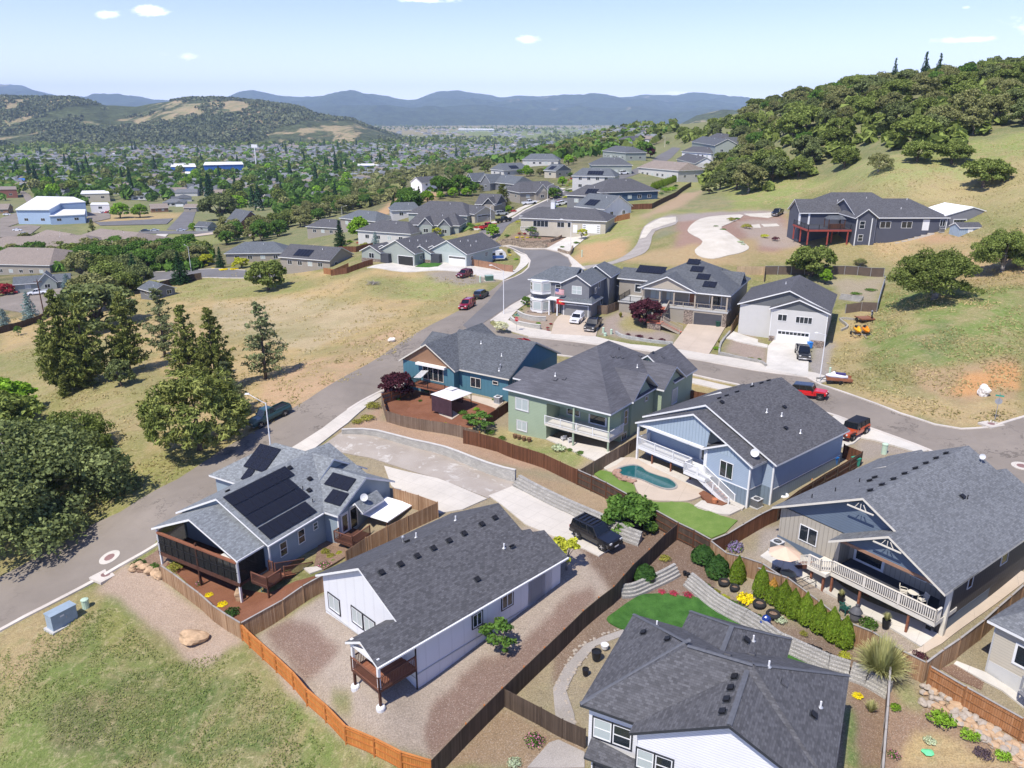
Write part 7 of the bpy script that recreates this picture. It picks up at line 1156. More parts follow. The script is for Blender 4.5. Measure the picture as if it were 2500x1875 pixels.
# ================= vehicles =================
PB=paint('black',(.008,.009,.012));PW=paint('white',(.75,.76,.78));PR=paint('red',(.5,.01,.012));PM=paint('maroon',(.16,.008,.02));PG_=paint('dark_green',(.015,.06,.06));PK=paint('slate',(.02,.028,.038));PO=paint('orange_red',(.5,.07,.012));PSV=paint('silver',(.4,.42,.44));PCR=paint('crimson',(.3,.005,.03));PBR=paint('bright_red',(.62,.01,.012))
car2('parked_car','black off road wagon with roof rack on the white concrete drive',('J',1085,1112),('J',1258,1192),1,'offroad',PB)
car2('pickup_truck','dark green pickup truck under the pines on the road verge',('U',1165,775),('U',735,985),1,'pickup',PG_,cat='pickup truck')
car2('parked_car','crimson family car parked facing us on the field edge, lower of two',('E',975,660),('E',905,680),1,'suv',PCR,head=250);car2('parked_car','slate blue black family car ahead of the crimson one',('E',1062,598),('E',1115,592),1,'compact',PK,head=68)
car2('parked_car','old maroon wagon on the gravel below the gabled pair',('E',945,405),('E',885,430),1,'suv',PM,head=238);car2('parked_car','white boxy car in the tan drive of the dark grey house',('F',682,590),('F',630,645),1,'compact',PW,head=250)
car2('pickup_truck','black pickup with silver sun shades beside the white boxy car',('F',800,632),('F',755,705),1,'pickup',PB,head=250,cat='pickup truck')
p_=Gr('G',478,820);vehicle('pickup_truck','black pickup facing us on the white concrete drive of the light grey house',p_[0],p_[1],256,'pickup',PB,'pickup truck');p_=Gr('G',532,1120);vehicle('jeep','bright red hard top four wheel drive on the street behind the light blue house',p_[0],p_[1],-31,'jeep',PBR,'jeep',roofm=PK);p_=Gr('G',850,1405);vehicle('jeep','orange soft top four wheel drive in the drive of the light blue house',p_[0],p_[1],218,'jeep',PO,'jeep',roofm=BLACK)
p_=Gr('C',645,1108);vehicle('pickup_truck','black pickup on the gravel court of the big hill house',p_[0],p_[1],235,'pickup',PB,'pickup truck');p_=Gr('D',262,195);vehicle('pickup_truck','white pickup on the lower left street',p_[0],p_[1],190,'pickup',PW,'pickup truck')
p_=Gr('E',482,300);vehicle('parked_car','silver car inside the open garage',p_[0],p_[1],240,'sedan',PSV)
for lab,c_,x,y,hd,k_,pm in(('black pickup on the middle street','B',1120,892,42,'pickup',PB),('red pickup on the middle street','B',1020,932,42,'pickup',PR),('silver wagon parked by the corner garage','B',1105,848,20,'suv',PSV),('white wagon in the drive behind the gabled pair','B',750,965,30,'suv',PW),('white wagon beside the pale two storey house','B',1882,588,10,'suv',PW),('white pickup beyond the street lamp','B',1282,780,15,'pickup',PW),('small white car beside the white gabled house','B',1488,784,25,'compact',PW),('white car in the left school car park','A',112,1078,5,'sedan',PW),('second white car in the left school car park','A',155,1102,5,'sedan',PW),('white car by the small depot','A',650,966,80,'sedan',PW),('red car by the small depot','A',685,964,80,'sedan',PR),('dark car on the school street','A',925,1082,5,'sedan',PK),('silver car on the school street','A',985,1080,5,'sedan',PSV),('grey car on the school street near the crossing','A',1152,1080,5,'sedan',PSV),('white car behind the hall','A',1165,872,5,'sedan',PW),('dark car at the far left street','A',45,978,5,'sedan',PW)):
 p_=Gr(c_,x,y);vehicle('parked_car' if k_!='pickup' else 'pickup_truck',lab,p_[0],p_[1],hd,k_,pm,'pickup truck' if k_=='pickup' else 'car',simple=True)
# camper trailer
p_=Gr('E',1170,285);r=thing('camper_trailer','white camper trailer with blue flank behind the brown fence','camper trailer',p_,math.radians(14));m=MB()
prof=[(-3.6,.5),(3.0,.5),(3.6,1.2),(3.3,2.2),(2.7,2.75),(-3.5,2.85),(-3.7,1.5)];n=len(prof);m.add([(x,-1.2,z)for x,z in prof]+[(x,1.2,z)for x,z in prof],[tuple(range(n)),tuple(range(2*n-1,n-1,-1))]+[(i,i+n,(i+1)%n+n,(i+1)%n)for i in range(n)],WHITEP);m.build('body',r)
m=MB();m.box((-3.4,-1.215,.7),(2.8,-1.2,1.5),m_plain('stripe_blue',(.05,.12,.35),.5));m.build('stripe',r);m=MB();[m.box((x,-1.22,1.6),(x+.9,-1.2,2.2),GLASSD)for x in(-2.8,-.4,1.6)];m.build('windows',r);m=MB();m.box((-1,-.3,2.8),(-.2,.3,3.05),WHITEP);m.build('roof_unit',r);m=MB();m.bar((3.3,0,.5),(4.6,0,.5),.1,.1,BLACK);m.build('drawbar',r)
for x in(-.8,.1):
 for s_ in(-1,1):put('wheel',wheel_mesh(.36,.24)[0],r,(x,s_*1.1,.36))
# trailers and jet skis
def trailer(label,c,x,y,rz,L=3.4,Wd=1.7,walls=.35):
 p=Gr(c,x,y);r=thing('utility_trailer',label,'trailer',p,math.radians(rz));m=MB();m.box((-L/2,-Wd/2,.5),(L/2,Wd/2,.6),m_boards('rusty_planks',(.22,.1,.06),(.3,.15,.1),.2));m.build('bed',r);m=MB();RB=m_plain('rust_brown',(.26,.1,.05),.8,.2)
 for a,b in(((-L/2,-Wd/2,.6+walls/2),(L/2,-Wd/2,.6+walls/2)),((-L/2,Wd/2,.6+walls/2),(L/2,Wd/2,.6+walls/2)),((-L/2,-Wd/2,.6+walls/2),(-L/2,Wd/2,.6+walls/2))):m.bar(a,b,.05,walls,RB)
 m.build('side_boards',r);m=MB();m.bar((-L/2,-Wd/3,.5),(-L/2-1.3,0,.45),.07,.07,BLACK);m.bar((-L/2,Wd/3,.5),(-L/2-1.3,0,.45),.07,.07,BLACK);m.tube((-L/2-1.2,0,0),(-L/2-1.2,0,.6),.03,.03,6,BLACK);m.build('drawbar',r)
 for s_ in(-1,1):put('wheel',wheel_mesh(.32,.2)[0],r,(.2,s_*(Wd/2+.14),.32))
 return p
pt_=trailer('rusty brown open trailer on the verge beside the lamp','G',745,1010,-16)
JW=m_plain('jet_ski_white',(.75,.75,.8),.3,.05);JP=m_plain('jet_ski_purple',(.06,.05,.16),.3,.1);JO=m_plain('jet_ski_orange',(.75,.24,.01),.3,.08);JY=m_plain('jet_ski_yellow',(.8,.38,.02),.3,.08)
def jet(label,p,rz,c1,c2):
 r=thing('jet_ski',label,'jet ski',p,math.radians(rz));m=MB();S=[(-1.4,.42,.1,.5),(-.6,.5,.0,.55),(.5,.5,0,.7),(1.1,.34,.12,.62),(1.5,.06,.35,.5)];vs=[]
 for x,w_,z0_,z1_ in S:vs+=[(x,-w_,z1_*.75),(x,-w_*.5,z0_),(x,w_*.5,z0_),(x,w_,z1_*.75),(x,w_*.5,z1_),(x,-w_*.5,z1_)]
 m.add(vs,[(i*6+j,i*6+(j+1)%6,(i+1)*6+(j+1)%6,(i+1)*6+j)for i in range(4)for j in range(6)]+[tuple(range(5,-1,-1)),tuple(range(24,30))],c1);m.build('hull',r,smooth=True);m=MB();m.box((-1.1,-.2,.5),(.2,.2,.85),c2);m.build('seat',r);m=MB();m.add([(.2,-.25,.6),(.9,-.18,.65),(.9,.18,.65),(.2,.25,.6),(.3,-.14,1.0),(.5,-.1,.98),(.5,.1,.98),(.3,.14,1.0)],[(4,5,6,7),(0,1,5,4),(1,2,6,5),(2,3,7,6),(3,0,4,7)],c1);m.bar((.3,-.35,1.02),(.3,.35,1.02),.05,.05,BLACK);m.build('handlebar',r)
jet('white and purple jet ski lying in the rusty trailer',(pt_[0]-.3,pt_[1]+.1,pt_[2]+.65),165,JW,JP)
for i,(lab,x,y,c1)in enumerate((('yellow orange jet ski, left of the pair on the double trailer',880,655,JY),('deep orange jet ski, right of the pair on the double trailer',942,655,JO))):p=Gr('G',x,y);jet(lab,(p[0],p[1],p[2]+.55),262,c1,BLACK)
p_=Gr('G',912,660);r=thing('boat_trailer','double trailer carrying the two orange jet skis','trailer',p_,math.radians(262));m=MB();[m.bar((-1.4,y,.45),(1.4,y,.45),.08,.08,BLACK)for y in(-1.3,-.5,.5,1.3)];m.bar((-1,-1.5,.4),(-1,1.5,.4),.08,.08,GALV);m.bar((1,-1.5,.4),(1,1.5,.4),.08,.08,GALV);m.bar((1,0,.4),(3,0,.4),.08,.08,GALV);m.build('frame',r)
for s_ in(-1,1):put('wheel',wheel_mesh(.3,.2)[0],r,(-.3,s_*1.6,.3))
pt_=trailer('flat rusty trailer at the mesh fence with a motorcycle on it','G',935,555,96,2.6,2.4,.12)
p=Gr('G',985,545);r=thing('motorcycle','silver motorcycle standing on the flat rusty trailer','motorcycle',(p[0],p[1],p[2]+.6),math.radians(70));
for x in(-.65,.65):put('wheel',wheel_mesh(.3,.16)[0],r,(x,0,.3))
m=MB();m.box((-.5,-.14,.35),(.4,.14,.7),PSV);m.bar((-.7,0,.8),(.1,0,.82),.25,.12,BLACK);m.rock((.25,0,.85),(.3,.17,.17),PSV,2,2);m.bar((.65,0,.3),(.45,0,1.1),.06,.06,CHROME);m.bar((.45,-.35,1.1),(.45,.35,1.1),.04,.04,BLACK);m.build('frame',r)
# rubbish bins
def bin_(label,c,x,y,col,rz=0,z=None):
 p=Gr(c,x,y);r=thing('wheelie_bin',label,'rubbish bin',p,math.radians(rz));m=MB();m.add([(-.25,-.28,.08),(.25,-.28,.08),(.25,.28,.08),(-.25,.28,.08),(-.32,-.36,1.0),(.32,-.36,1.0),(.32,.38,1.0),(-.32,.38,1.0)],[(3,2,1,0),(4,5,6,7),(0,1,5,4),(1,2,6,5),(2,3,7,6),(3,0,4,7)],col);m.build('tub',r);m=MB();m.box((-.35,-.4,1.0),(.35,.42,1.08),col);m.build('lid',r)
 for s_ in(-1,1):m=MB();m.tube((s_*.3,.3,.12),(s_*.24,.3,.12),.12,.12,10,BLACK);m.build('wheel',r)
BB=m_plain('bin_blue',(.02,.2,.6),.4,.05);BGn=m_plain('bin_green',(.03,.3,.2),.4,.05);BDK=m_plain('bin_dark_green',(.02,.07,.05),.5,.05)
bin_('bright blue bin beside the light blue house','K',1180,635,BB,30);bin_('bright blue bin next to the black pickup on the white drive','G',532,755,BB,10);bin_('blue bin by the brown fence of the camper','E',1105,335,BB);bin_('dark green bin at the garage of the taupe house','F',1830,660,BDK);bin_('teal green bin behind the brown corner fence','K',1300,640,BGn,20)
ac('dark air conditioner at the corner of the light blue house',*Gr('K',765,858)[:2],40);ac('dark air conditioner beside the slate wall of the tan house',*Gr('K',875,1095)[:2],36);ac('pale air conditioner behind the teal house fence',*Gr('E',1215,1440)[:2],58,WHITEP)
# ================= vegetation =================
L_OAK=m_leaf('leaves_oak',(.092,.122,.03),(.155,.185,.052),.2,.4);L_OAK2=m_leaf('leaves_oak_dark',(.08,.1,.038),(.135,.158,.062),.18,.45);L_PINE=m_leaf('needles_pine',(.09,.115,.03),(.19,.2,.06),.15,.45);L_PINE2=m_leaf('needles_grey_pine',(.09,.11,.05),(.15,.165,.085),.15,.4);L_FIR=m_leaf('needles_fir',(.018,.045,.02),(.035,.075,.03),.1,.45);L_BLUE=m_leaf('needles_blue_spruce',(.13,.19,.19),(.2,.27,.26),.1,.35)
L_BRI=m_leaf('leaves_bright',(.12,.22,.02),(.2,.32,.04),.3,.35);L_MID=m_leaf('leaves_mid',(.06,.12,.025),(.1,.17,.035),.25,.35);L_PUR=m_leaf('leaves_purple',(.045,.015,.022),(.09,.03,.04),.2,.4);L_RED=m_leaf('leaves_red',(.22,.02,.03),(.32,.05,.06),.2,.35);L_YEL=m_leaf('flowers_yellow',(.75,.58,.01),(.85,.72,.04),.1,.2);L_YG=m_leaf('leaves_yellow_green',(.28,.3,.03),(.4,.4,.05),.25,.3);L_ARB=m_leaf('leaves_arborvitae',(.07,.115,.012),(.12,.17,.02),.15,.45,4);L_ARBO=m_leaf('leaves_arborvitae_rusty',(.3,.16,.03),(.4,.22,.05),.1,.3,4);L_SH=m_leaf('leaves_shrub',(.05,.1,.02),(.09,.16,.03),.2,.4,3);L_SHD=m_leaf('leaves_shrub_dark',(.02,.05,.015),(.04,.085,.02),.15,.4,3);L_SHO=m_leaf('leaves_shrub_olive',(.17,.17,.03),(.25,.24,.05),.2,.35,3);L_MAG=m_leaf('flowers_magenta',(.5,.015,.08),(.6,.04,.14),.1,.3,3);L_LAV=m_leaf('flowers_lavender',(.25,.18,.38),(.35,.28,.48),.1,.25,3);L_GREY=m_leaf('leaves_silver',(.25,.3,.2),(.38,.42,.28),.15,.3,3);L_PG=m_leaf('leaves_pampas',(.24,.25,.1),(.38,.36,.18),.2,.35,1);L_WH=m_leaf('blossom_white',(.6,.58,.4),(.7,.7,.5),.2,.3);L_OLT=m_leaf('leaves_olive_tree',(.13,.14,.055),(.19,.19,.08),.2,.35);L_PINK=m_leaf('flowers_pink',(.6,.16,.32),(.75,.3,.45),.1,.2);L_HF=m_leaf('leaves_far_oak',(.075,.09,.045),(.12,.13,.07),.1,.4,.01);L_DP=m_leaf('leaves_dark_plum_shrub',(.05,.035,.045),(.09,.065,.075),.1,.3,3)
tree_oak('oak1',8,4.4,5200,.19,1,L_OAK);tree_oak('oak2',8,4.0,5200,.19,2,L_OAK2,13);tree_oak('oak3',7,4.6,5200,.19,3,L_OAK,18,base=.28);tree_oak('oak4',8.5,3.6,5200,.18,4,L_OAK2,12,tall=1.2)
tree_oak('bigoak',9,5.6,26000,.085,5,L_OAK2,44,BARKG,gap=.62,lr=.62);tree_oak('bigoak2',9,5.0,22000,.09,15,L_OAK,40,BARKG,gap=.62,lr=.62)
tree_oak('sparse',8,4.2,2600,.17,6,L_OLT,16,BARKG,gap=.7);tree_oak('broad',9,3.7,4200,.2,7,L_BRI,14);tree_oak('mid',9,3.6,4200,.2,8,L_MID,14);tree_oak('olive',9,3.9,4000,.21,9,L_OLT,14,BARKG);tree_oak('purple',6,3.0,4200,.14,10,L_PUR,14,base=.2);tree_oak('redmaple',4,2.6,3200,.12,11,L_RED,12,base=.15);tree_oak('sapling',4.5,1.5,900,.11,12,L_YG,9,BARKG,.3,.5);tree_oak('sapling2',4,1.5,900,.1,13,L_MID,9,BARKG,.2,.5);tree_oak('blossom',5,2.2,2600,.1,14,L_WH,12,BARKG,.2);tree_oak('bush',4,2.7,6000,.13,16,L_MID,14,base=.02);tree_oak('yellowtree',7,2.8,3600,.17,17,L_YG,12,base=.1)
tree_pine('pine1',12,3.3,1,L_PINE,whorl=20,tuft=15,loose=.5,len_=.27);tree_pine('pine2',12,3.0,2,L_PINE2,whorl=16,tuft=13,loose=.9,len_=.26,per=5,pw=.7);tree_pine('pine3',12,3.8,3,L_PINE,whorl=22,tuft=16,loose=.4,len_=.27,base=.04,per=8);tree_pine('fir1',12,3.2,4,L_FIR,whorl=26,tuft=14,loose=.15,len_=.22,droop=.15,base=.03,per=9);tree_pine('spruce',9,2.7,5,L_BLUE,whorl=22,tuft=14,loose=.15,len_=.18,droop=.1,base=.03,per=9);tree_pine('cedar',10,1.5,6,L_PINE,whorl=26,tuft=14,loose=.2,len_=.2,base=.03,per=7,pw=.6);tree_pine('skypine',16,3.0,7,L_FIR,whorl=16,tuft=12,loose=.8,len_=.34,base=.3,per=6)
def roundpine(key,R,h,n,seed,mat):
 rng=np.random.default_rng(seed);C=[];D=[]
 for i in range(n):
  d=rng.normal(0,1,3);d[2]=abs(d[2])*1.0-.15;d/=np.linalg.norm(d);k=1+.13*math.sin(7*d[0]+seed)*math.cos(6*d[1]);p=np.array([d[0]*R,d[1]*R,h*.36+d[2]*h*.6])*k*rng.uniform(.82,1.02);e=rng.normal(0,1,(22,3));e[:,2]=np.abs(e[:,2]);e/=np.linalg.norm(e,axis=1)[:,None];C.append(p+e*rng.uniform(.1,.5,22)[:,None]);D.append(e)
 t=MB();t.tube((0,0,-.3),(0,0,h*.6),.3,.12,7,BARK);TR[key]=[('trunk',t.build('trunk',mesh_only=True)),('crown',quads_mesh('crown',np.maximum(np.concatenate(C),[-99,-99,.05]),np.concatenate(D),.07,.24,mat,rng,.7))]
roundpine('roundpine',4.4,7.6,620,4,L_PINE)
shrub_mesh('shrub',520,.06,L_SH,1);shrub_mesh('shrub_dark',560,.06,L_SHD,2);shrub_mesh('shrub_olive',520,.06,L_SHO,3);shrub_mesh('shrub_yellow',520,.07,L_YEL,4,.55);shrub_mesh('shrub_bright',560,.07,L_BRI,5);shrub_mesh('shrub_red',480,.06,L_RED,6);shrub_mesh('shrub_magenta',480,.06,L_SH,7,.8,flow=L_MAG,nf=.75);shrub_mesh('shrub_lavender',560,.06,L_SH,8,.9,flow=L_LAV,nf=.7);shrub_mesh('shrub_grey',480,.07,L_GREY,9,.7);shrub_mesh('shrub_plum',700,.05,L_DP,10,.6);shrub_mesh('shrub_pink',480,.06,L_SH,11,.8,flow=L_PINK,nf=.3);shrub_mesh('shrub_purple',520,.06,L_PUR,12);shrub_mesh('shrub_yg',480,.06,L_YG,13,.8)
cone_mesh('arb',2300,.035,L_ARB,1);cone_mesh('arb_rusty',1900,.035,L_ARB,2,L_ARBO);cone_mesh('arb_fat',2000,.04,L_SHD,3)
grass_clump('pampas',1500,L_PG,1,.012,1.1);grass_clump('grass_small',260,L_PG,2,.02,.9);grass_clump('grass_green',260,L_SHO,3,.025,.8)
def tr(key,label,c,x,y,yt,w=None,name=None,rz=None,group=None,cat='tree'):
 b=Gr(c,x,y);hh=up_to(b,px(c,x,yt)[1]);h0={'oak1':8,'oak2':8,'oak3':7,'oak4':8.5,'bigoak':9,'bigoak2':9,'sparse':8,'broad':9,'mid':9,'olive':9,'purple':6,'redmaple':4,'sapling':4.5,'sapling2':4,'blossom':5,'bush':4,'yellowtree':7,'pine1':12,'pine2':12,'pine3':12,'fir1':12,'spruce':9,'cedar':10,'skypine':16,'roundpine':7.6}[key]
 s=hh/h0*1.04;nm=name or('pine_tree' if 'pine' in key else 'fir_tree' if key in('fir1','spruce','cedar')else 'oak_tree' if 'oak' in key or key=='sparse' else 'broadleaf_tree');return plant(key,nm,label,cat,b,s,s*(w or 1),rz,group)
T="""cedar|slim dark cedar at the left end of the pine group|D 345 750 375 1.25
pine3|dense tall pine at the left of the field grove|D 470 840 180 .78
pine1|tall green pine in the middle of the left grove|D 610 810 200 .95
cedar|narrow dark conifer in front of the left grove|D 560 820 420 1.6
oak2|dark oak standing behind the left pine grove|D 660 420 60 1.3
pine1|open crowned pine right of the dense left grove|D 880 720 185 .95
pine2|thin grey green pine with gaps showing the field|D 1115 610 160 1.1
oak4|small round oak casting a shadow in the field|D 820 808 610 1
pine1|tall pine left half of the roadside clump|D 1290 790 275 .95
pine3|tall pine right half of the roadside clump|D 1470 850 295 .85
pine2|grey green pine between roadside clump and dark green truck|D 1560 1000 650 1.2
roundpine|huge round bushy pine beside the road|D 1350 1240 740 1.02
pine2|low grey pine branch clump next to the dark green truck|D 1640 1010 800 1.3
pine2|lone open pine by the road with a long shadow|D 1795 760 262 1.2
cedar|scruffy small conifer at the foot of the left grove|D 440 885 740 1.6
fir1|dark fir tree left of the end of the field road|A 865 1450 1228 1.0
fir1|dark fir tree right of the end of the field road|A 1150 1415 1212 1.15
oak1|lone oak in the dry field near the taupe solar house|A 1705 1452 1222 .9
yellowtree|yellow green conifer beside the street lamp|A 1310 1300 1198 1.2
fir1|dark pointed tree between yellow shrubs and grey house|A 1403 1312 1180 .9
yellowtree|golden olive bush tree beside the grey hip roof|A 1535 1312 1222 1.4
spruce|blue grey spruce by the lower street|D 208 362 178 1.1
spruce|small blue spruce at the left picture edge|D 35 400 290 1.3
spruce|blue spruce in front of the manufactured home|D 462 170 52 1.3
purple|purple tree beside the manufactured home|D 405 120 58 1
redmaple|russet bush tree left of the manufactured home|D 40 195 105 1.2
sapling2|tiny bare sapling on the field by the left fence|D 125 468 395 1
bigoak|massive dark oak in the left foreground|H 105 415 -215 1.2
bigoak2|second broad oak behind the massive left oak|D 460 1330 925 1.1
oak3|low leafy oak mass at the left edge near the road|H -60 380 -60 1.3
broad|bright green maple at the left picture edge|D 30 1060 705 1.35
oak1|half hidden oak left of the bright maple|D -60 1200 800 1.3
fir1|dark conifer behind the red brown fence of the middle row|B 80 1045 882 1
broad|fresh green tree beside the pale house|B 200 1000 830 .95
broad|fresh green tree behind the pale house roof|B 265 890 822 .9
purple|purple leaved tree by the pale house|B 250 1010 938 1
spruce|small blue spruce by the red brown fence|B 305 1045 955 1.2
sapling|thin young tree left of the twin gabled house|B 590 965 885 1.4
sapling|thin young tree right of the twin gabled house|B 690 990 920 1.4
broad|bright green tree below the white farmhouse|B 635 775 672 1
cedar|tall dark tree beside the charcoal gabled house|B 1110 810 652 2.0
mid|round green street tree by the middle street|B 1437 742 648 1.15
spruce|small blue spruce in a front garden of the middle street|B 1320 745 690 1.1
broad|yellow green tree behind the gabled upper row|B 1265 600 515 .9
mid|large green tree below the ridge top houses|B 2015 480 345 1.1
purple|dark purple tree next to the large green one|B 2050 485 400 .8
broad|small lime tree on the slope above the upper row|B 1530 530 448 .9
broad|lime green tree beside the sage ridge house|B 1762 482 400 .8
sapling2|small green tree in the terraced rock garden|B 1300 975 908 1.7
sapling|thin yellowish tree beside the drive of the long house|B 1612 1005 925 1.3
mid|small street tree behind the camper trailer|B 1152 1085 1055 1
purple|round dark purple plum tree before the red stair|F 1240 640 408 1.25
purple|purple plum tree behind the picket fence of the teal house|E 405 1400 1170 1.15
sapling2|bright leafed shrub tree at the red mulch garden corner|E 1060 1640 1500 2.2
redmaple|red maple behind the teal house roof|E 1410 1000 905 1.3
blossom|pale blossoming tree behind the teal house roof|E 1240 870 762 1.3
mid|small tree above the corner planter|V 1090 1080 810 1.1
sapling|young yellow green tree at the far corner of the white house|J 1005 1330 1072 1.1
sapling2|young olive green tree in the gravel side yard|L 1372 890 680 1.25
bush|big round green bush on the bank below the pool fence|J 1462 1000 755 1.15
oak1|oak behind the light grey house|G 545 225 -50 1.05
broad|bright young tree behind the light grey house|G 648 282 150 .8
bigoak2|huge spreading oak on the green slope|G 1450 395 -70 1.12
bigoak2|oak with rusty clumps at the right picture edge|G 1950 190 -200 .95
bigoak2|second oak at the right picture edge beyond the huge one|G 2080 150 -150 .9
oak3|lone oak low on the grassy hill, right side|C 1950 930 745 1.2
sparse|small gnarled oak standing alone below the wood|C 1285 832 690 1.1
oak1|oak at the wood edge with a visible trunk, left of two|C 1530 768 600 1.1
oak3|low oak at the wood edge with a visible trunk, right of two|C 1750 782 640 1.2
oak2|oak at the lower left corner of the hill wood|C 280 945 800 .9
oak2|small oak furthest left at the foot of the hill wood|C 210 972 880 1
skypine|tall ragged pine on the skyline, left of three|C 1375 300 112 .6
skypine|tallest ragged pine on the skyline, middle of three|C 1565 292 72 .7
skypine|tall ragged pine on the skyline, right of three|C 1655 285 82 .7
sparse|bare topped oak on the skyline at the far right|C 2120 215 55 1.0
oak2|wide dark oak on the skyline left of the pines|C 1262 345 195 .9
pine1|tall pine in front of the brown school roofs|A 608 1200 1005 .7
sparse|sparse oak left of the yellow green conifer|A 985 1290 1120 1
oak2|huge dark tree beside the grey hall|A 1400 1010 800 1.1
broad|round bright tree beside the grey hall|A 1510 960 830 1.3
broad|left of two bright trees by the school field|A 765 995 880 1.25
broad|right of two bright trees by the school field|A 890 992 890 1.2
olive|tree in front of the crossroads cottage|A 1440 1085 965 1
broad|small round tree beside the crossroads cottage|A 1228 1080 1015 1
mid|small round street tree right of the hall|A 1650 1060 995 1.2
sparse|leafless looking tree among dark shrubs behind the light grey house|G 905 150 80 1.2"""
for l in T.split('\n'):
 k_,lab,q=l.split('|');q=q.split();tr(k_,lab,q[0],float(q[1]),float(q[2]),float(q[3]),float(q[4]))
def sh(key,label,c,x,y,wpx,hr=1.,name='shrub',cat='shrub',group=None,h0=1.7):
 b=Gr(c,x,y);d=b[1]*math.cos(PT)-(b[2]-CZ)*math.sin(PT);w=wpx/CR[c][2]*d/F/h0;return plant(key,name,label,cat,b,w*hr,w,None,group)
for i,(c_,x,y,yt,k_,lab)in enumerate((('S',1470,640,405,'arb','cone shrub standing apart, first from the left along the tan fence'),('S',1680,757,500,'arb','tall cone shrub second from the left along the tan fence'),('S',1780,818,600,'arb_rusty','thin cone shrub with a rusty orange top'),('S',1880,887,625,'arb','cone shrub right of the rusty topped one'),('S',1970,942,700,'arb','shorter cone shrub in the middle of the row'),('S',2075,1002,735,'arb','cone shrub fourth from the right end of the row'),('R',490,1157,915,'arb','cone shrub third from the right end of the row'),('R',602,1227,972,'arb','broad cone shrub second from the right end of the row'),('R',708,1288,1045,'arb','last cone shrub at the right end of the row'),('S',1293,572,395,'arb_fat','fat dark round cone shrub at the left end of the row'),('S',1165,440,303,'arb_fat','round green shrub in the mulch by the tan fence corner'),('S',640,612,474,'arb_fat','pointed green shrub above the curved white steps'))):
 b=Gr(c_,x,y);hh=up_to(b,px(c_,x,yt)[1]);d=b[1]*math.cos(PT)-(b[2]-CZ)*math.sin(PT);plant(k_,'cone_shrub',lab,'shrub',b,hh*1.03,{'arb':1.45 if c_=='R' else 1.35,'arb_rusty':1.1,'arb_fat':2.1}[k_],None,'cone shrubs along the tan fence')
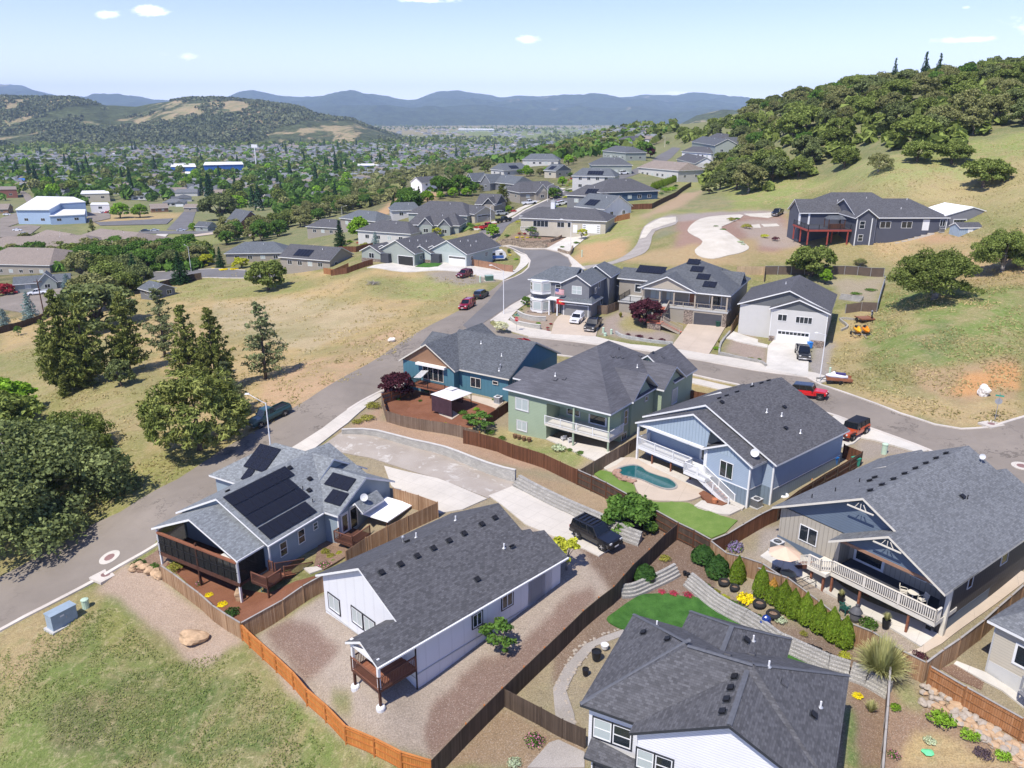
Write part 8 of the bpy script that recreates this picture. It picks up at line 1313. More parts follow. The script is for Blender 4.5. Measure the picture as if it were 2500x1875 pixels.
SHR="""shrub_olive|low olive shrub in the mulch behind the dark fence|S 828 435 125 .9
shrub_yellow|brilliant yellow flowering mound in the garden bed|S 1545 810 185 1.3
shrub_magenta|dull pink azalea, left of the three at the lawn|S 795 730 80 .9
shrub_magenta|rose azalea, middle of the three at the lawn|S 900 745 90 .9
shrub_magenta|bright magenta azalea, right of the three at the lawn|S 1030 760 100 .9
shrub_lavender|large lavender bush in front of the tan fence|S 1450 350 175 1.1
shrub|dark pointed shrub left of the lavender bush|S 1350 310 60 1.2
shrub_olive|small russet shrub in the bed below the cone shrubs|R 380 1190 85 .9
shrub_grey|pale silver leaved plant beside the blue glazed rock|S 1860 985 130 .9
shrub|white flowering rose bush on the patio edge|R 915 1130 175 1.2
shrub_purple|dark red low shrub in the fence corner|T 870 470 190 .7
shrub_yellow|yellow flowers by the corner of the white lap sided house|T 195 890 130 .9
shrub_yg|yellow green shrub left of the pampas grass|T 50 470 150 1
shrub_bright|bright green shrub beside the thin grey fence|T 600 1020 130 1.1
shrub_bright|wide bright green juniper by the rock bank, upper|T 1110 1160 320 .8
shrub_bright|bright green juniper by the rock bank, middle|T 1410 1320 230 .8
shrub_bright|bright green juniper by the rock bank, lower|T 1760 1540 190 .9
shrub_grey|round pale variegated shrub on the dry lawn|T 972 1380 150 .9
shrub_plum|dark plum mounded shrub near the rock bank|T 1540 1520 230 .8
shrub_pink|rhododendron with lilac flowers by the thin grey fence|T 580 1540 160 1.1
shrub_pink|rose bush with pink flowers near the garden path|L 1605 1500 150 1
shrub_grey|round blue green shrub at the lower path|L 1478 1640 110 .9
shrub_dark|dark green trimmed shrub nearest the manhole|H 730 600 95 .7
shrub_dark|dark low shrub beside the screened porch corner|H 848 492 55 .7
shrub|leafy green shrub by the rocks at the fence corner|H 808 615 80 .7
shrub_olive|round golden green shrub inside the cedar fence|H 918 620 100 .9
shrub_yellow|small yellow flower mound in the flower bed, upper|H 1092 760 50 .9
shrub_yellow|small yellow flower mound in the flower bed, lower|H 1162 810 60 .9
shrub_dark|round dark box shrub at the flower bed corner|H 1212 860 100 .95
shrub_pink|pink flowering plant below the screened porch|H 1040 700 50 1
shrub_olive|left round clipped bush under the side landing|I 1310 885 85 .9
shrub_olive|middle round clipped bush under the side landing|I 1352 915 75 .9
shrub_yg|golden clipped bush under the side landing|I 1412 895 60 .9
shrub_bright|small lime clipped bush under the side landing|I 1370 950 45 .9
shrub_pink|reddish heath with pink flowers by the stepping path|I 1300 980 110 .6
shrub_olive|clump of dry green shrub at the sidewalk outside the picket fence|E 200 1470 160 .5
shrub_olive|lower green shrub clump outside the picket fence|E 160 1570 150 .5
shrub_olive|left green shrub clump outside the picket fence|E 75 1600 110 .5
shrub_bright|lime bush beside the gazebo|E 1040 1500 60 1.1
shrub|flowering shrub under the right gazebo corner|E 930 1530 90 .9
shrub|small round shrub in the red mulch, left|E 410 1420 40 1.6
shrub|small round shrub in the red mulch, middle|E 585 1430 40 1.2
shrub|small round shrub in the red mulch near the deck|E 640 1350 50 1
shrub_yg|tiny lime shrub by the picket fence|E 785 1610 38 .8
shrub_grey|tiny silver shrub by the picket fence|E 900 1640 50 .8
shrub|small shrub by the side wall of the teal house|E 1180 1420 40 1.1
shrub|bright potted shrub in the green house yard, left|J 530 370 65 1
shrub|green shrub in the green house yard, centre|J 790 490 75 .9
shrub_grey|grey leaved shrub before the green house patio|J 950 450 120 1
shrub|dark green shrub before the green house patio|J 1030 455 50 1
shrub|rounded shrub right of the green house patio|J 1105 480 70 .9
shrub|green shrub beside the twiggy sapling|J 445 330 80 1
shrub|dark round bush on the upper corner planter|V 965 1210 80 1
shrub|round bush at the end of the upper planter|V 1000 1300 95 .9
shrub|leafy bush beside the pale bay window|V 1300 1240 140 .8
shrub|bush under the small corner tree|V 1145 1140 120 1
shrub_red|small red maple shrub beside the bay window|V 1310 1090 80 1
shrub|round bush, leftmost in the lower planter|V 722 1440 75 .9
shrub|round bush, second in the lower planter|V 787 1410 65 .8
shrub|dark bush in the lower planter|V 900 1530 60 .8
shrub|round bush in the middle of the lower planter|V 1078 1560 70 .9
shrub_bright|large green ball bush in the lower planter|V 1385 1570 150 .8
shrub|small bush at the end of the lower planter|V 1265 1590 75 .8
shrub_red|red shrub beside the garden steps, upper|F 480 640 36 1
shrub_red|red shrub beside the garden steps, middle|F 455 670 34 1
shrub_red|red shrub beside the garden steps, lower|F 458 688 34 .8
grass_green|tall green ornamental grass left of the plum tree|F 1045 580 75 1
shrub_purple|plum shrub, first of four along the stone edging|F 1105 725 46 .9
shrub_purple|plum shrub, second of four along the stone edging|F 1200 745 76 .8
shrub_purple|plum shrub, third of four along the stone edging|F 1288 760 50 .9
shrub_purple|plum shrub, last of four along the stone edging|F 1383 775 68 .9
shrub_bright|round green shrub between the two pale driveways|F 1825 840 70 .8
grass_green|grassy shrub above the round one between the driveways|F 1842 785 50 .8
shrub_olive|dry shrub on the gravel of the light grey house|G 100 840 75 .6
shrub|small green shrub on the gravel of the light grey house|G 160 845 36 1.2
shrub|green weed patch by the stone circle|G 870 360 90 .5
shrub|low weeds at the mesh fence|G 980 330 100 .35
shrub_bright|hedge bush on the corner by the camper|E 1360 280 50 .7
shrub_yellow|yellow shrub by the camper|E 1310 245 32 .9
shrub_olive|gold bush on the gravel island of the hill house|C 352 1145 65 .9
shrub_olive|round yellow green bush on the gravel island|C 448 1190 80 .9
shrub_yg|yellow bush below the gravel island|C 563 1250 60 .9
shrub_purple|twiggy dark shrub near the hill house|C 630 1270 55 1.2
shrub_grey|silver shrub at the edge of the white gravel|C 408 1282 50 .7
shrub_grey|small silver shrub below the first silver one|C 425 1295 36 .7
shrub|green bush on the gravel island, rear|C 390 1135 40 .8
shrub|low green plants on the gravel island, left|C 255 1180 40 .5
shrub|low green plants on the gravel island, front|C 300 1200 50 .4
shrub_yellow|yellow mound, first in the terraced rock garden|B 1202 990 30 .8
shrub_yellow|yellow mound, second in the terraced rock garden|B 1235 988 26 .8
shrub_yellow|yellow mound, third in the terraced rock garden|B 1268 990 22 .8
shrub_red|red shrub behind the yellow mounds|B 1252 970 28 1.1
shrub_red|dark red shrub at the left of the rock garden|B 1218 968 28 1
shrub|clipped green hedge bush in the rock garden, left|B 1290 990 26 .8
shrub|clipped green hedge bush in the rock garden, centre|B 1318 992 26 .8
shrub|clipped green hedge bush in the rock garden, right|B 1345 994 26 .8
shrub_olive|gold shrub at the upper rock wall|B 1240 1010 32 .9
shrub_olive|gold shrub at the right of the rock garden|B 1520 950 26 1
shrub|green shrub left in the rock garden|B 1140 985 45 .9
shrub|small green shrub under the long house window|B 1400 950 26 .9
shrub|blue green shrub by the short rock wall|B 1490 1055 36 .9
shrub|shrub by the short rock wall, right|B 1580 1030 45 .9
shrub_yellow|yellow bush at the middle street garden, left|B 790 940 28 .9
shrub_yellow|yellow bush at the middle street garden, right|B 815 930 28 .9
shrub_red|red brown shrub on the middle street|B 1180 830 50 .9
shrub_yellow|big orange yellow flower mass by the field road, left|A 1420 1325 65 .5
shrub_yellow|big orange yellow flower mass by the field road, right|A 1490 1322 65 .5
shrub_yellow|small orange yellow flower clump by the field road|A 1355 1315 24 .8
shrub_bright|lime shrub above the dark climbing fence|B 2150 700 70 1
shrub_bright|lime shrub beside the hedge|B 2190 690 60 1
shrub_yg|yellow shrub on the slope, first of three|B 1560 640 50 .7
shrub|dark shrub at the street bend garden|B 1530 700 60 .7"""
for l in SHR.split('\n'):
 k_,lab,q=l.split('|');q=q.split();sh(k_,lab,q[0],float(q[1]),float(q[2]),float(q[3]),float(q[4]),name='flowering_shrub' if k_ in('shrub_yellow','shrub_magenta','shrub_lavender','shrub_pink')else 'shrub')
b=Gr('T',430,690);plant('pampas','pampas_grass','huge fountain of pampas grass beside the tan fence','ornamental grass',b,3.1,3.2);b=Gr('T',330,1050);plant('grass_small','ornamental_grass','small dry ornamental grass beside the white lap sided house','ornamental grass',b,.9,1.0)
for i in range(14):
 t=i/13;x=2062+(2212-2062)*t;b=Gr('B',x,690-58*t,0);plant('arb','hedge_conifer','narrow hedge conifer in the row above the dark climbing fence','hedge conifer',b,3.0,1.9,None,'hedge conifers above the climbing fence')
# ---- scattering
def place(p):
 u,v=proj(p);c=('far left','left','centre left','centre','centre right','right','far right')[max(0,min(6,int(u/357.2)))];return c,('farthest','far','middle','nearer')[0 if v<330 else 1 if v<400 else 2 if v<480 else 3]
def szw(s,a,b):return 'small' if s<a else 'tall' if s>b else 'medium'
TONE={'oak1':'olive green','oak2':'dark','oak3':'broad','oak4':'tall crowned dark','sparse':'sparse pale','mid':'fresh green','olive':'grey olive','broad':'bright green','fir1':'dark conical','lt1':'olive green','lt2':'fresh green','lt3':'dark conical','lt4':'grey olive','lt5':'bright green'}
def scat(s,n,mind,seed,rmin=60,rmax=2400,wob=0):
 pts=[px(*e)for e in ev(s)];rng=np.random.default_rng(seed);us=[p[0]for p in pts];t0,t1=math.atan((min(us)-1250)/F/1.0)-.12,math.atan((max(us)-1250)/F)+.12;out=[];k=0;got={}
 while len(out)<n and k<14:
  k+=1;th=rng.uniform(t0,t1,6000);r=np.exp(rng.uniform(math.log(rmin),math.log(rmax),6000));X=r*np.sin(th);Y=r*np.cos(th);Z=HV(X,Y);y=Y;z=Z-CZ;dep=y*math.cos(PT)-z*math.sin(PT);U=1250+F*X/dep;V=937.5-F*(y*math.sin(PT)+z*math.cos(PT))/dep;ok=pip(pts,U,V)
  for a,b_,c in zip(X[ok],Y[ok],Z[ok]):
   R_=math.hypot(a,b_);m=mind if mind>0 else-mind*R_;g=(int(a//m),int(b_//m))
   if any((a-q[0])**2+(b_-q[1])**2<m*m for i in(-1,0,1)for j in(-1,0,1)for q in got.get((g[0]+i,g[1]+j),())):continue
   got.setdefault(g,[]).append((a,b_));out.append((float(a),float(b_),float(c)))
   if len(out)>=n:break
 return out
HILLW='C 160 930|300 900|400 960|560 970|700 920|900 860|1080 840|1130 700|1250 640|1400 700|1560 720|1780 720|1880 620|2060 600|2260 540|2500 500|2500 130|2212 150|2000 175|1700 220|1450 250|1200 320|1000 330|800 370|600 390|500 440|380 500|200 560|0 600|0 640|80 650|240 640|330 640|380 700|300 760|240 800'
nh=0
for i,p in enumerate(scat(HILLW,290,7.6,3,140,900)):
 k_=('oak1','oak2','oak3','oak4','oak1','olive','sparse','mid')[i*5%8];s=random.uniform(.9,1.4);plant(k_,'hill_oak',f'{szw(s, 1.07, 1.24)} {TONE[k_]} oak in the {"skyline" if proj(p)[1] < 260 else "upper" if proj(p)[1] < 330 else "middle" if proj(p)[1] < 400 else "lower"} {place(p)[0]} part of the hillside wood','oak',p,s,s*random.uniform(.95,1.15),None,'oaks of the hillside wood');nh+=1
nb=0
for s_,n,md,kk,sd in(('A -60 1240|300 1180|700 1200|940 1230|1200 1220|1350 1260|1250 1310|1150 1330|960 1340|700 1310|560 1330|420 1300|200 1310|0 1330',75,6.5,('mid','oak1','olive','mid','oak2'),5),('D 480 130|620 40|900 60|960 180|900 260|700 330|560 300|500 220',10,5,('oak2','oak1','olive'),6),('A 1350 1130|1600 1080|1800 1060|1760 1160|1640 1150|1420 1190',14,6,('mid','olive'),7),('B 60 800|60 700|300 640|470 580|480 700|420 760|340 790|200 830',34,6.5,('olive','mid','oak1'),8),('B 560 560|800 520|880 540|1030 500|1050 570|880 600|760 640|740 590',30,8,('olive','mid','oak2','broad'),9),('B 700 720|900 690|960 700|880 740|700 745',9,5,('broad','mid'),10),('B 360 850|520 790|600 770|560 820|460 860',8,5,('fir1','mid'),11),('B 1430 460|1500 400|1600 350|1760 300|1860 300|1840 360|1790 400|1700 460|1560 500|1480 500',44,8,('oak1','mid','oak2','olive'),12),('B 1050 500|1250 440|1440 440|1440 470|1240 500|1100 510',16,9,('mid','olive'),13),('A 1650 1040|1900 960|2212 880|2212 960|2000 1040|1800 1080',26,6,('mid','olive','oak1'),14)):
 for i,p in enumerate(scat(s_,n,md,sd,120,1500)):
  k_=kk[i%len(kk)];s=random.uniform(.85,1.3)*(.5 if k_ in('fir1','broad')else 1);plant(k_,'woodland_tree',f'{szw(s, .95, 1.15)} {TONE[k_]} tree in the {place(p)[1]} {place(p)[0]} part of the green belt','tree',p,s,s*random.uniform(.95,1.2),None,'trees of the green belt');nb+=1
for i,(c_,x,y)in enumerate((('B',1290,600),('B',1380,585),('B',1350,600),('B',1060,655),('B',930,680),('B',970,700),('B',1220,590),('B',1400,600),('B',1440,590),('B',1540,610),('B',1490,660),('B',870,660),('B',890,690),('B',1340,500),('B',1560,520),('B',1010,660),('B',1900,480),('B',1860,420),('B',2160,400),('B',1960,470),('B',640,840),('B',440,1000),('B',1150,830),('C',50,640),('C',30,580),('B',1050,990),('B',1870,540),('B',1700,420))):
 p=Gr(c_,x,y);s=random.uniform(.35,.6);plant(('mid','broad','olive')[i%3],'garden_tree','small garden tree among the upper rows of houses','tree',p,s,s,None,'garden trees among the upper houses')
# ---- the town in the valley
def low_tree(key,mat,seed,n=520,con=False):
 rng=np.random.default_rng(seed)
 if con:f=rng.random(n);a=rng.uniform(0,6.28,n);r=(1-f)*2.3*rng.uniform(.6,1,n)+.1;c=np.stack([np.cos(a)*r,np.sin(a)*r,.5+f*12],1);d=np.stack([np.cos(a),np.sin(a),np.full(n,.3)],1)
 else:c,d=lobes_cloud([(0,0,5.6,2.7),(1.6,.5,4.6,1.9),(-1.5,.8,4.8,1.9),(.2,-1.6,4.5,1.9),(-.6,1.5,5.9,1.7)],n,rng,.7)
 TR[key]=[('crown',quads_mesh('crown',c,d,.42,.42,mat,rng,.7))]
low_tree('lt1',L_OAK,1);low_tree('lt2',L_MID,2);low_tree('lt3',L_FIR,3,420,True);low_tree('lt4',L_OLT,4);low_tree('lt5',L_BRI,5)
def low_house(seed,wall,roof):
 rd=random.Random(seed);m=MB();L,Wd=rd.uniform(13,17),rd.uniform(9,11);m.box((-L/2,-Wd/2,-2),(L/2,Wd/2,2.9),wall);z0,z1=2.9,5.2;a=Wd/2 if seed%2 else.4
 v=[(-L/2-.5,-Wd/2-.5,z0),(L/2+.5,-Wd/2-.5,z0),(L/2+.5,Wd/2+.5,z0),(-L/2-.5,Wd/2+.5,z0),(-L/2-.5+a,0,z1),(L/2+.5-a,0,z1)];m.add(v,[(0,1,5,4),(2,3,4,5)],roof);m.add(v,[(3,0,4),(1,2,5)],roof if seed%2 else wall)
 m.box((L*.1,-Wd/2-4,-2),(L/2,-Wd/2,2.7),wall);m.add([(L*.1-.4,-Wd/2-4.4,2.7),(L/2+.4,-Wd/2-4.4,2.7),(L*.3,-Wd/2-4.4,4.3),(L*.1-.4,0,2.7),(L/2+.4,0,2.7),(L*.3,0,4.3)],[(0,2,5,3),(2,1,4,5),(0,1,2)],roof);m.box((L*.14,-Wd/2-4.06,-2),(L*.46,-Wd/2-4,2.1),DOORW);m.box((-L*.4,-Wd/2-.05,.9),(-L*.2,-Wd/2,2.2),GLASS);m.box((-L*.1,-Wd/2-.05,.9),(L*.04,-Wd/2,2.2),GLASS)
 return m.build('town_house',mesh_only=True)
LH=[low_house(i,w_,r_)for i,(w_,r_)in enumerate(((BEI,SH_M),(LGR,SH_M),(WHL,SH_D),(TAUPE,SH_L2),(BEI,SH_T),(LGR,SH_L2),(WHL,SH_L),(SAGE,SH_D)))]
TOWN=[('A 700 560|1200 540|1500 500|2212 480|2212 640|1700 640|1300 640|1000 650|760 640',105,25),('B 0 430|200 420|520 440|760 430|960 400|1250 370|1440 380|1420 430|1240 460|1000 500|700 530|300 520|0 480',95,25),('A 250 780|620 700|1300 740|1700 760|2100 800|2050 900|1500 880|1100 960|900 920|560 900|300 900',32,30),('A 0 560|420 560|650 600|700 690|420 700|200 720|0 700',26,34),('B 0 340|300 330|900 330|1300 330|1600 330|1500 370|1200 370|900 400|400 410|0 400',40,30)]
k=0
for s_,n,md in TOWN:
 for i,p in enumerate(scat(s_,n,md,40+k,380,2500)):
  o=put('town_house',LH[(i*3+k)%8],None,p,random.choice((.2,1.77,.45,-1.1,3.4))+random.uniform(-.1,.1));tag(o,f'{("beige", "pale grey", "white", "taupe", "beige", "pale grey", "white", "sage")[(i*3+k) % 8]} house with {("slate", "slate", "charcoal", "weathered grey", "tan", "weathered grey", "light grey", "charcoal")[(i*3+k) % 8]} roof, {place(p)[1]} {place(p)[0]} of the valley town','house','houses of the valley town')
 k+=1
TT=[('A 0 600|400 590|700 560|1200 560|1700 520|2212 520|2212 900|1900 960|1600 1000|1300 900|1240 840|900 900|700 880|460 900|260 900|180 830|60 760|0 740',210,-.0115),('B 0 380|600 360|1000 340|1600 330|1440 420|1200 450|1000 480|600 540|200 560|0 560',80,-.012)]
for j,(s_,n,md)in enumerate(TT):
 for i,p in enumerate(scat(s_,n,md,60+j,380,2500)):
  s=random.uniform(1.,1.8);k_=('lt1','lt2','lt3','lt4','lt2','lt1','lt3','lt5')[i%8];plant(k_,'town_tree',f'{szw(s, 1.25, 1.5)} {TONE[k_]} tree in the {place(p)[1]} {place(p)[0]} part of the valley town','tree',p,s,s,None,'trees of the valley town',single=True)
def stuff_trees(name,pts,size,mat,seed,q=7):
 rng=np.random.default_rng(seed);P0=np.array(pts);n=len(P0);S=rng.uniform(.6,1.3,n)*size;c=np.repeat(P0,q,0);d=rng.normal(0,1,(n*q,3));d[:,2]=np.abs(d[:,2])*.9;d/=np.linalg.norm(d,axis=1)[:,None];s=np.repeat(S,q);c=c+d*(s*.42)[:,None];c[:,2]+=s*.35
 tag(put(name,quads_mesh(name,c,d,1,1,mat,rng,.4)),kind='stuff');me=bpy.data.objects[name].data;co=np.empty(len(me.vertices)*3);me.vertices.foreach_get('co',co);co=co.reshape(-1,4,3);ce=co.mean(1,keepdims=True);me.vertices.foreach_set('co',(ce+(co-ce)*(s*.36)[:,None,None]).ravel());me.update()
stuff_trees('town_thicket',scat('A 0 600|500 600|1000 640|1700 640|2212 600|2212 900|1800 1000|1620 900|1350 830|1000 900|700 870|500 930|260 930|260 860|160 740|0 740',760,11,84,350,1600),7.5,L_MID,11,24);stuff_trees('belt_thicket',scat('B 0 640|470 540|760 500|1050 470|1440 430|1700 330|1840 320|1820 370|1700 440|1480 480|1100 500|880 560|700 600|480 640|440 740|260 800|0 830',1100,4.5,85,200,1300),5.5,L_OLT,12,26);stuff_trees('hill_thicket',scat(HILLW,750,4.2,77,140,900),4.4,L_OAK,9,26);stuff_trees('distant_trees',scat('_ -100 352|400 345|800 330|1650 310|1650 345|1500 380|1300 370|1000 400|900 430|600 440|250 470|-100 480',1700,-.0052,80,500,2600),8,L_OAK,1);stuff_trees('distant_trees_light',scat('_ -100 360|1650 320|1500 380|1000 420|600 450|-100 500',1300,-.0055,81,420,2600),7.5,L_MID,2);stuff_trees('undergrowth',scat('A -60 1200|940 1180|1350 1240|1250 1330|700 1330|0 1340',700,2.5,82,150,500),3.2,L_MID,3,26)
# flat valley beyond: hedgerow trees and roofs, hill woods
rng=np.random.default_rng(5);V_=[]
for i in range(5200):
 th=rng.uniform(-.62,.42);r=math.exp(rng.uniform(math.log(2300),math.log(8500)))
 if fbm(np.array([r*math.sin(th)/500]),np.array([r*math.cos(th)/900]),3,4)[0]>.46:V_.append((r*math.sin(th),r*math.cos(th),-40.))
stuff_trees('valley_trees',V_,13,L_OAK,6,6)
def roofs(name,pts,k=1.,seed=1):
 rd=random.Random(seed);m=MB()
 for i,(x,y,z)in enumerate(pts):
  a=rd.choice((.2,1.77,.5,-1.1))+rd.uniform(-.1,.1);ca,sa=math.cos(a),math.sin(a);L=rd.uniform(6.5,9)*k;w=rd.uniform(4.5,6)*k;q=lambda u,v,h:(x+u*ca-v*sa,y+u*sa+v*ca,z+h*k);e=1+.5*(i%2)*3
  B=[q(-L,-w,-1),q(L,-w,-1),q(L,w,-1),q(-L,w,-1),q(-L,-w,2.8),q(L,-w,2.8),q(L,w,2.8),q(-L,w,2.8)];m.add(B,[(0,1,5,4),(1,2,6,5),(2,3,7,6),(3,0,4,7)],(LGR,BEI,WHL)[i%3]);m.add([q(-L-.5,-w-.5,2.8),q(L+.5,-w-.5,2.8),q(L+.5,w+.5,2.8),q(-L-.5,w+.5,2.8),q(-L+e,0,5),q(L-e,0,5)],[(0,1,5,4),(2,3,4,5),(3,0,4),(1,2,5)],(SH_L2,SH_L,SH_M,SH_L,SH_L2,SH_T)[i%6])
 tag(m.build(name),kind='stuff')
roofs('distant_houses',[(r*math.sin(t),r*math.cos(t),-41)for r,t in((math.exp(rng.uniform(math.log(2500),math.log(6500))),rng.uniform(-.2,.28))for _ in range(420))],1.5)
roofs('distant_roofs',scat('_ -100 385|200 375|420 345|800 325|1600 318|1600 345|1500 365|1250 375|1100 400|850 450|640 480|300 480|-100 450',1900,16,95,600,2500),1.15,2)
X,Y,Z=HX;ny,nx=X.shape;V_=[]
for i in range(22000):
 a,b_=rng.uniform(0,ny*.62-1),rng.uniform(0,nx-1.01);i0,j0=int(a),int(b_);x,y,z=X[i0,j0],Y[i0,j0],0;fa,fb=a-i0,b_-j0;g=lambda A:(A[i0,j0]*(1-fa)*(1-fb)+A[i0+1,j0]*fa*(1-fb)+A[i0,j0+1]*(1-fa)*fb+A[i0+1,j0+1]*fa*fb);x,y,z=g(X),g(Y),g(Z)
 if z>-41 and fbm(np.array([x/210]),np.array([y/420]),4,21)[0]<.53:V_.append((x,y,z))
stuff_trees('hill_forest',V_,9.5,L_HF,7,5)
# ================= small garden things =================
def simple(name,label,cat,p,fn,mats_parts,rz=0):return box3(name,label,cat,p,rz,mats_parts)
cop=GP('J 1383 612|1425 588|1500 574|1555 588|1598 622|1680 652|1760 676|1806 715|1792 742|1730 747|1650 724|1560 684|1480 664|1400 645');p0=cop[0];zz=float(max(H(*q)for q in cop))+.22;r=thing('swimming_pool','kidney shaped swimming pool with dark teal water in the tan deck','swimming pool',(p0[0],p0[1],zz))
lp=smooth_loop([(a-p0[0],b-p0[1])for a,b in cop],5);cx=sum(p[0]for p in lp)/len(lp);cy=sum(p[1]for p in lp)/len(lp);inn=lp;out_=[(cx+(x-cx)*1.06,cy+(y-cy)*1.09)for x,y in lp];m=MB();n=len(lp)
for i in range(n):j=(i+1)%n;m.add([(*inn[i],-.08),(*inn[j],-.08),(*inn[j],.03),(*inn[i],.03),(*out_[j],.03),(*out_[i],.03),(*out_[j],-.9),(*out_[i],-.9)],[(0,1,2,3),(3,2,4,5),(5,4,6,7)],m_plain('pool_coping',(.3,.28,.26),.6,.1))
m.build('coping',r);t=NT('pool_water');n1=t.noise(2.5,t.pos(),3);t.col(t.mix(t.noise(.4,t.pos(),2),(.01,.075,.085),(.02,.12,.125)));t.r(.05,.6);t.bump(n1,.01,.3);m=MB();m.poly([(*p,-.02)for p in lp],t.m);m.build('water',r)
for i,(x,y,s_)in enumerate(((1375,620,.35),(1360,632,.3),(1388,655,.35),(1410,668,.3),(1435,676,.32),(1462,684,.28),(1490,690,.3))):rockth(('topmost','second','third','fourth','fifth','sixth','lowest')[i]+' reddish boulder of the row edging the pool','J',x,y,(s_*1.3,s_,s_*.9),m_plain('rock_red_brown',(.32,.2,.15),.9,.2,2),60+i,'rock')
b=Gr('E',840,1500);d_=58;r=thing('gazebo','garden gazebo with pale grey canopy in the red mulch garden','gazebo',b,math.radians(d_-8));m=MB();CAN=m_plain('canopy_grey',(.62,.6,.6),.8,.05);S=1.95
for k_,(s0,s1,z0_,z1_)in enumerate(((S,.45,2.35,3.0),(.6,.05,3.08,3.25))):
 c0=[(-s0,-s0,z0_),(s0,-s0,z0_),(s0,s0,z0_),(-s0,s0,z0_)];c1=[(-s1,-s1,z1_),(s1,-s1,z1_),(s1,s1,z1_),(-s1,s1,z1_)];m.add(c0+c1,[(0,1,5,4),(1,2,6,5),(2,3,7,6),(3,0,4,7),(4,5,6,7)],CAN)
m.build('canopy',r)
for a,c in((-1,-1),(1,-1),(1,1),(-1,1)):m=MB();m.box((a*1.8-.04,c*1.8-.04,0),(a*1.8+.04,c*1.8+.04,2.4),BLACK);m.build('post',r)
m=MB();m.box((-1.85,-1.8,.1),(-1.82,1.8,2.2),m_plain('curtain_dark',(.06,.03,.04),.9,.2));m.build('curtain',r);drape('garden_slab',GP('E 720 1500|800 1480|900 1540|840 1580|740 1540'),CONCT,.14)
def chair(label,c,x,y,rz,mat,z=None,p=None,group=None,h=.9,k=1.):
 p=p or Gr(c,x,y);r=thing('garden_chair',label,'chair',p,math.radians(rz),group,(k,k,k));m=MB();m.box((-.25,-.25,.4),(.25,.25,.45),mat);m.build('seat',r);m=MB();[m.bar((-.22+i*.11,.24,.45),(-.22+i*.11,.34,h),.07,.025,mat)for i in range(5)];m.bar((-.26,.34,h),(.26,.34,h),.05,.04,mat);m.build('backrest',r)
 for a in(-.23,.23):
  for b_ in(-.23,.23):m=MB();m.box((a-.025,b_-.025,0),(a+.025,b_+.025,.42),mat);m.build('leg',r)
  m=MB();m.box((a-.03,-.26,.62),(a+.03,.3,.66),mat);m.box((a-.02,-.25,.42),(a+.02,-.2,.62),mat);m.build('armrest',r)
 return r
TQ=m_plain('chair_teal',(.02,.35,.38),.5,.05);CG=m_plain('chair_green',(.02,.11,.09),.5,.08)
def hz(h_,x,y,z):return h_.world(x,y,z)
chair('green garden chair on the patio beside the chiminea','R',718,1010,120,CG,k=1.15);chair('teal chair on the covered side patio',None,0,0,250,TQ,p=hz(HS1,10.2,-5.6,-3.0));chair('teal chair in the shade under the side landing','I',868,1150,200,TQ);chair('small black chair beside the patio umbrella','R',140,700,200,BLACK)
chair('white chair on the patio below the green house, left','J',982,385,200,WHITEP);chair('white chair on the patio below the green house, right','J',1030,400,190,WHITEP)
c9=lambda x,y,z:(31.7+x*math.cos(math.radians(36.3))-y*math.sin(math.radians(36.3)),48.1+x*math.sin(math.radians(36.3))+y*math.cos(math.radians(36.3)),z)
for i,(lab,x,y,rz)in enumerate((('ornate cream chair on the wide balcony, left of the small table',.4,3.5,60),('ornate cream chair on the wide balcony, right of the small table',.5,2.1,-80))):chair(lab,None,0,0,rz,CREAM,p=c9(x,y,1.31))
p=c9(.4,2.8,1.31);box3('garden_table','small round cream table between the ornate balcony chairs','table',p,0,[('table_top',lambda m:m.tube((0,0,.7),(0,0,.73),.4,.4,16,CREAM)),('leg',lambda m:m.tube((0,0,0),(0,0,.7),.05,.05,8,CREAM))])
p=Gr('R',200,700);r=thing('patio_umbrella','tan patio umbrella by the wide balcony stair','umbrella',p);m=MB();n=8;v=[(1.3*math.cos(6.283*i/n),1.3*math.sin(6.283*i/n),2.1)for i in range(n)]+[(0,0,2.7)];m.add(v,[(i,(i+1)%n,n)for i in range(n)],m_plain('umbrella_tan',(.6,.44,.32),.8,.05));m.build('canopy',r);m=MB();m.tube((0,0,0),(0,0,2.7),.025,.025,6,GALV);m.build('pole',r)
p=Gr('R',245,745);box3('garden_table','dark round patio table under the tan umbrella','table',p,0,[('table_top',lambda m:m.tube((0,0,.7),(0,0,.74),.6,.6,20,PK)),('leg',lambda m:m.tube((0,0,0),(0,0,.7),.05,.05,8,BLACK))])
def pot(label,c,x,y,r_,hh,col,pk=None,ps=.5,name='plant_pot',p=None):
 p=p or Gr(c,x,y);p=(p[0],p[1],p[2]+.14);r=thing(name,label,'plant pot',p);m=MB();m.lathe([(r_*.75,0),(r_,hh),(r_*.85,hh),(r_*.8,hh*.85),(.02,hh*.85)],(0,0,0),col,14);m.build('pot',r)
 if pk:
  for n_,me in TR[pk][:1]:o=put('potted_plant',me,r,(0,0,hh*.8),random.uniform(0,6));o.scale=(ps,ps,ps)
pot('tall black pot with a spiky yellow plant, right patio','R',1058,1140,.32,.7,BLACK,'grass_small',.75);pot('black pot with a spiky plant beside the green chair','R',685,925,.3,.6,BLACK,'grass_small',.6);pot('large black pot at the head of the curved steps','S',692,660,.4,.6,BLACK,'shrub',.45)
pot('terracotta pot by the light blue house stair','K',540,845,.3,.5,m_plain('terracotta',(.45,.17,.08),.8,.1));pot('white pot on the garden path rocks','M',242,455,.3,.35,WHITEP);pot('big black tub on the path rocks','M',203,505,.38,.7,BLACK);pot('smaller black tub below the big one','M',152,578,.25,.5,BLACK)
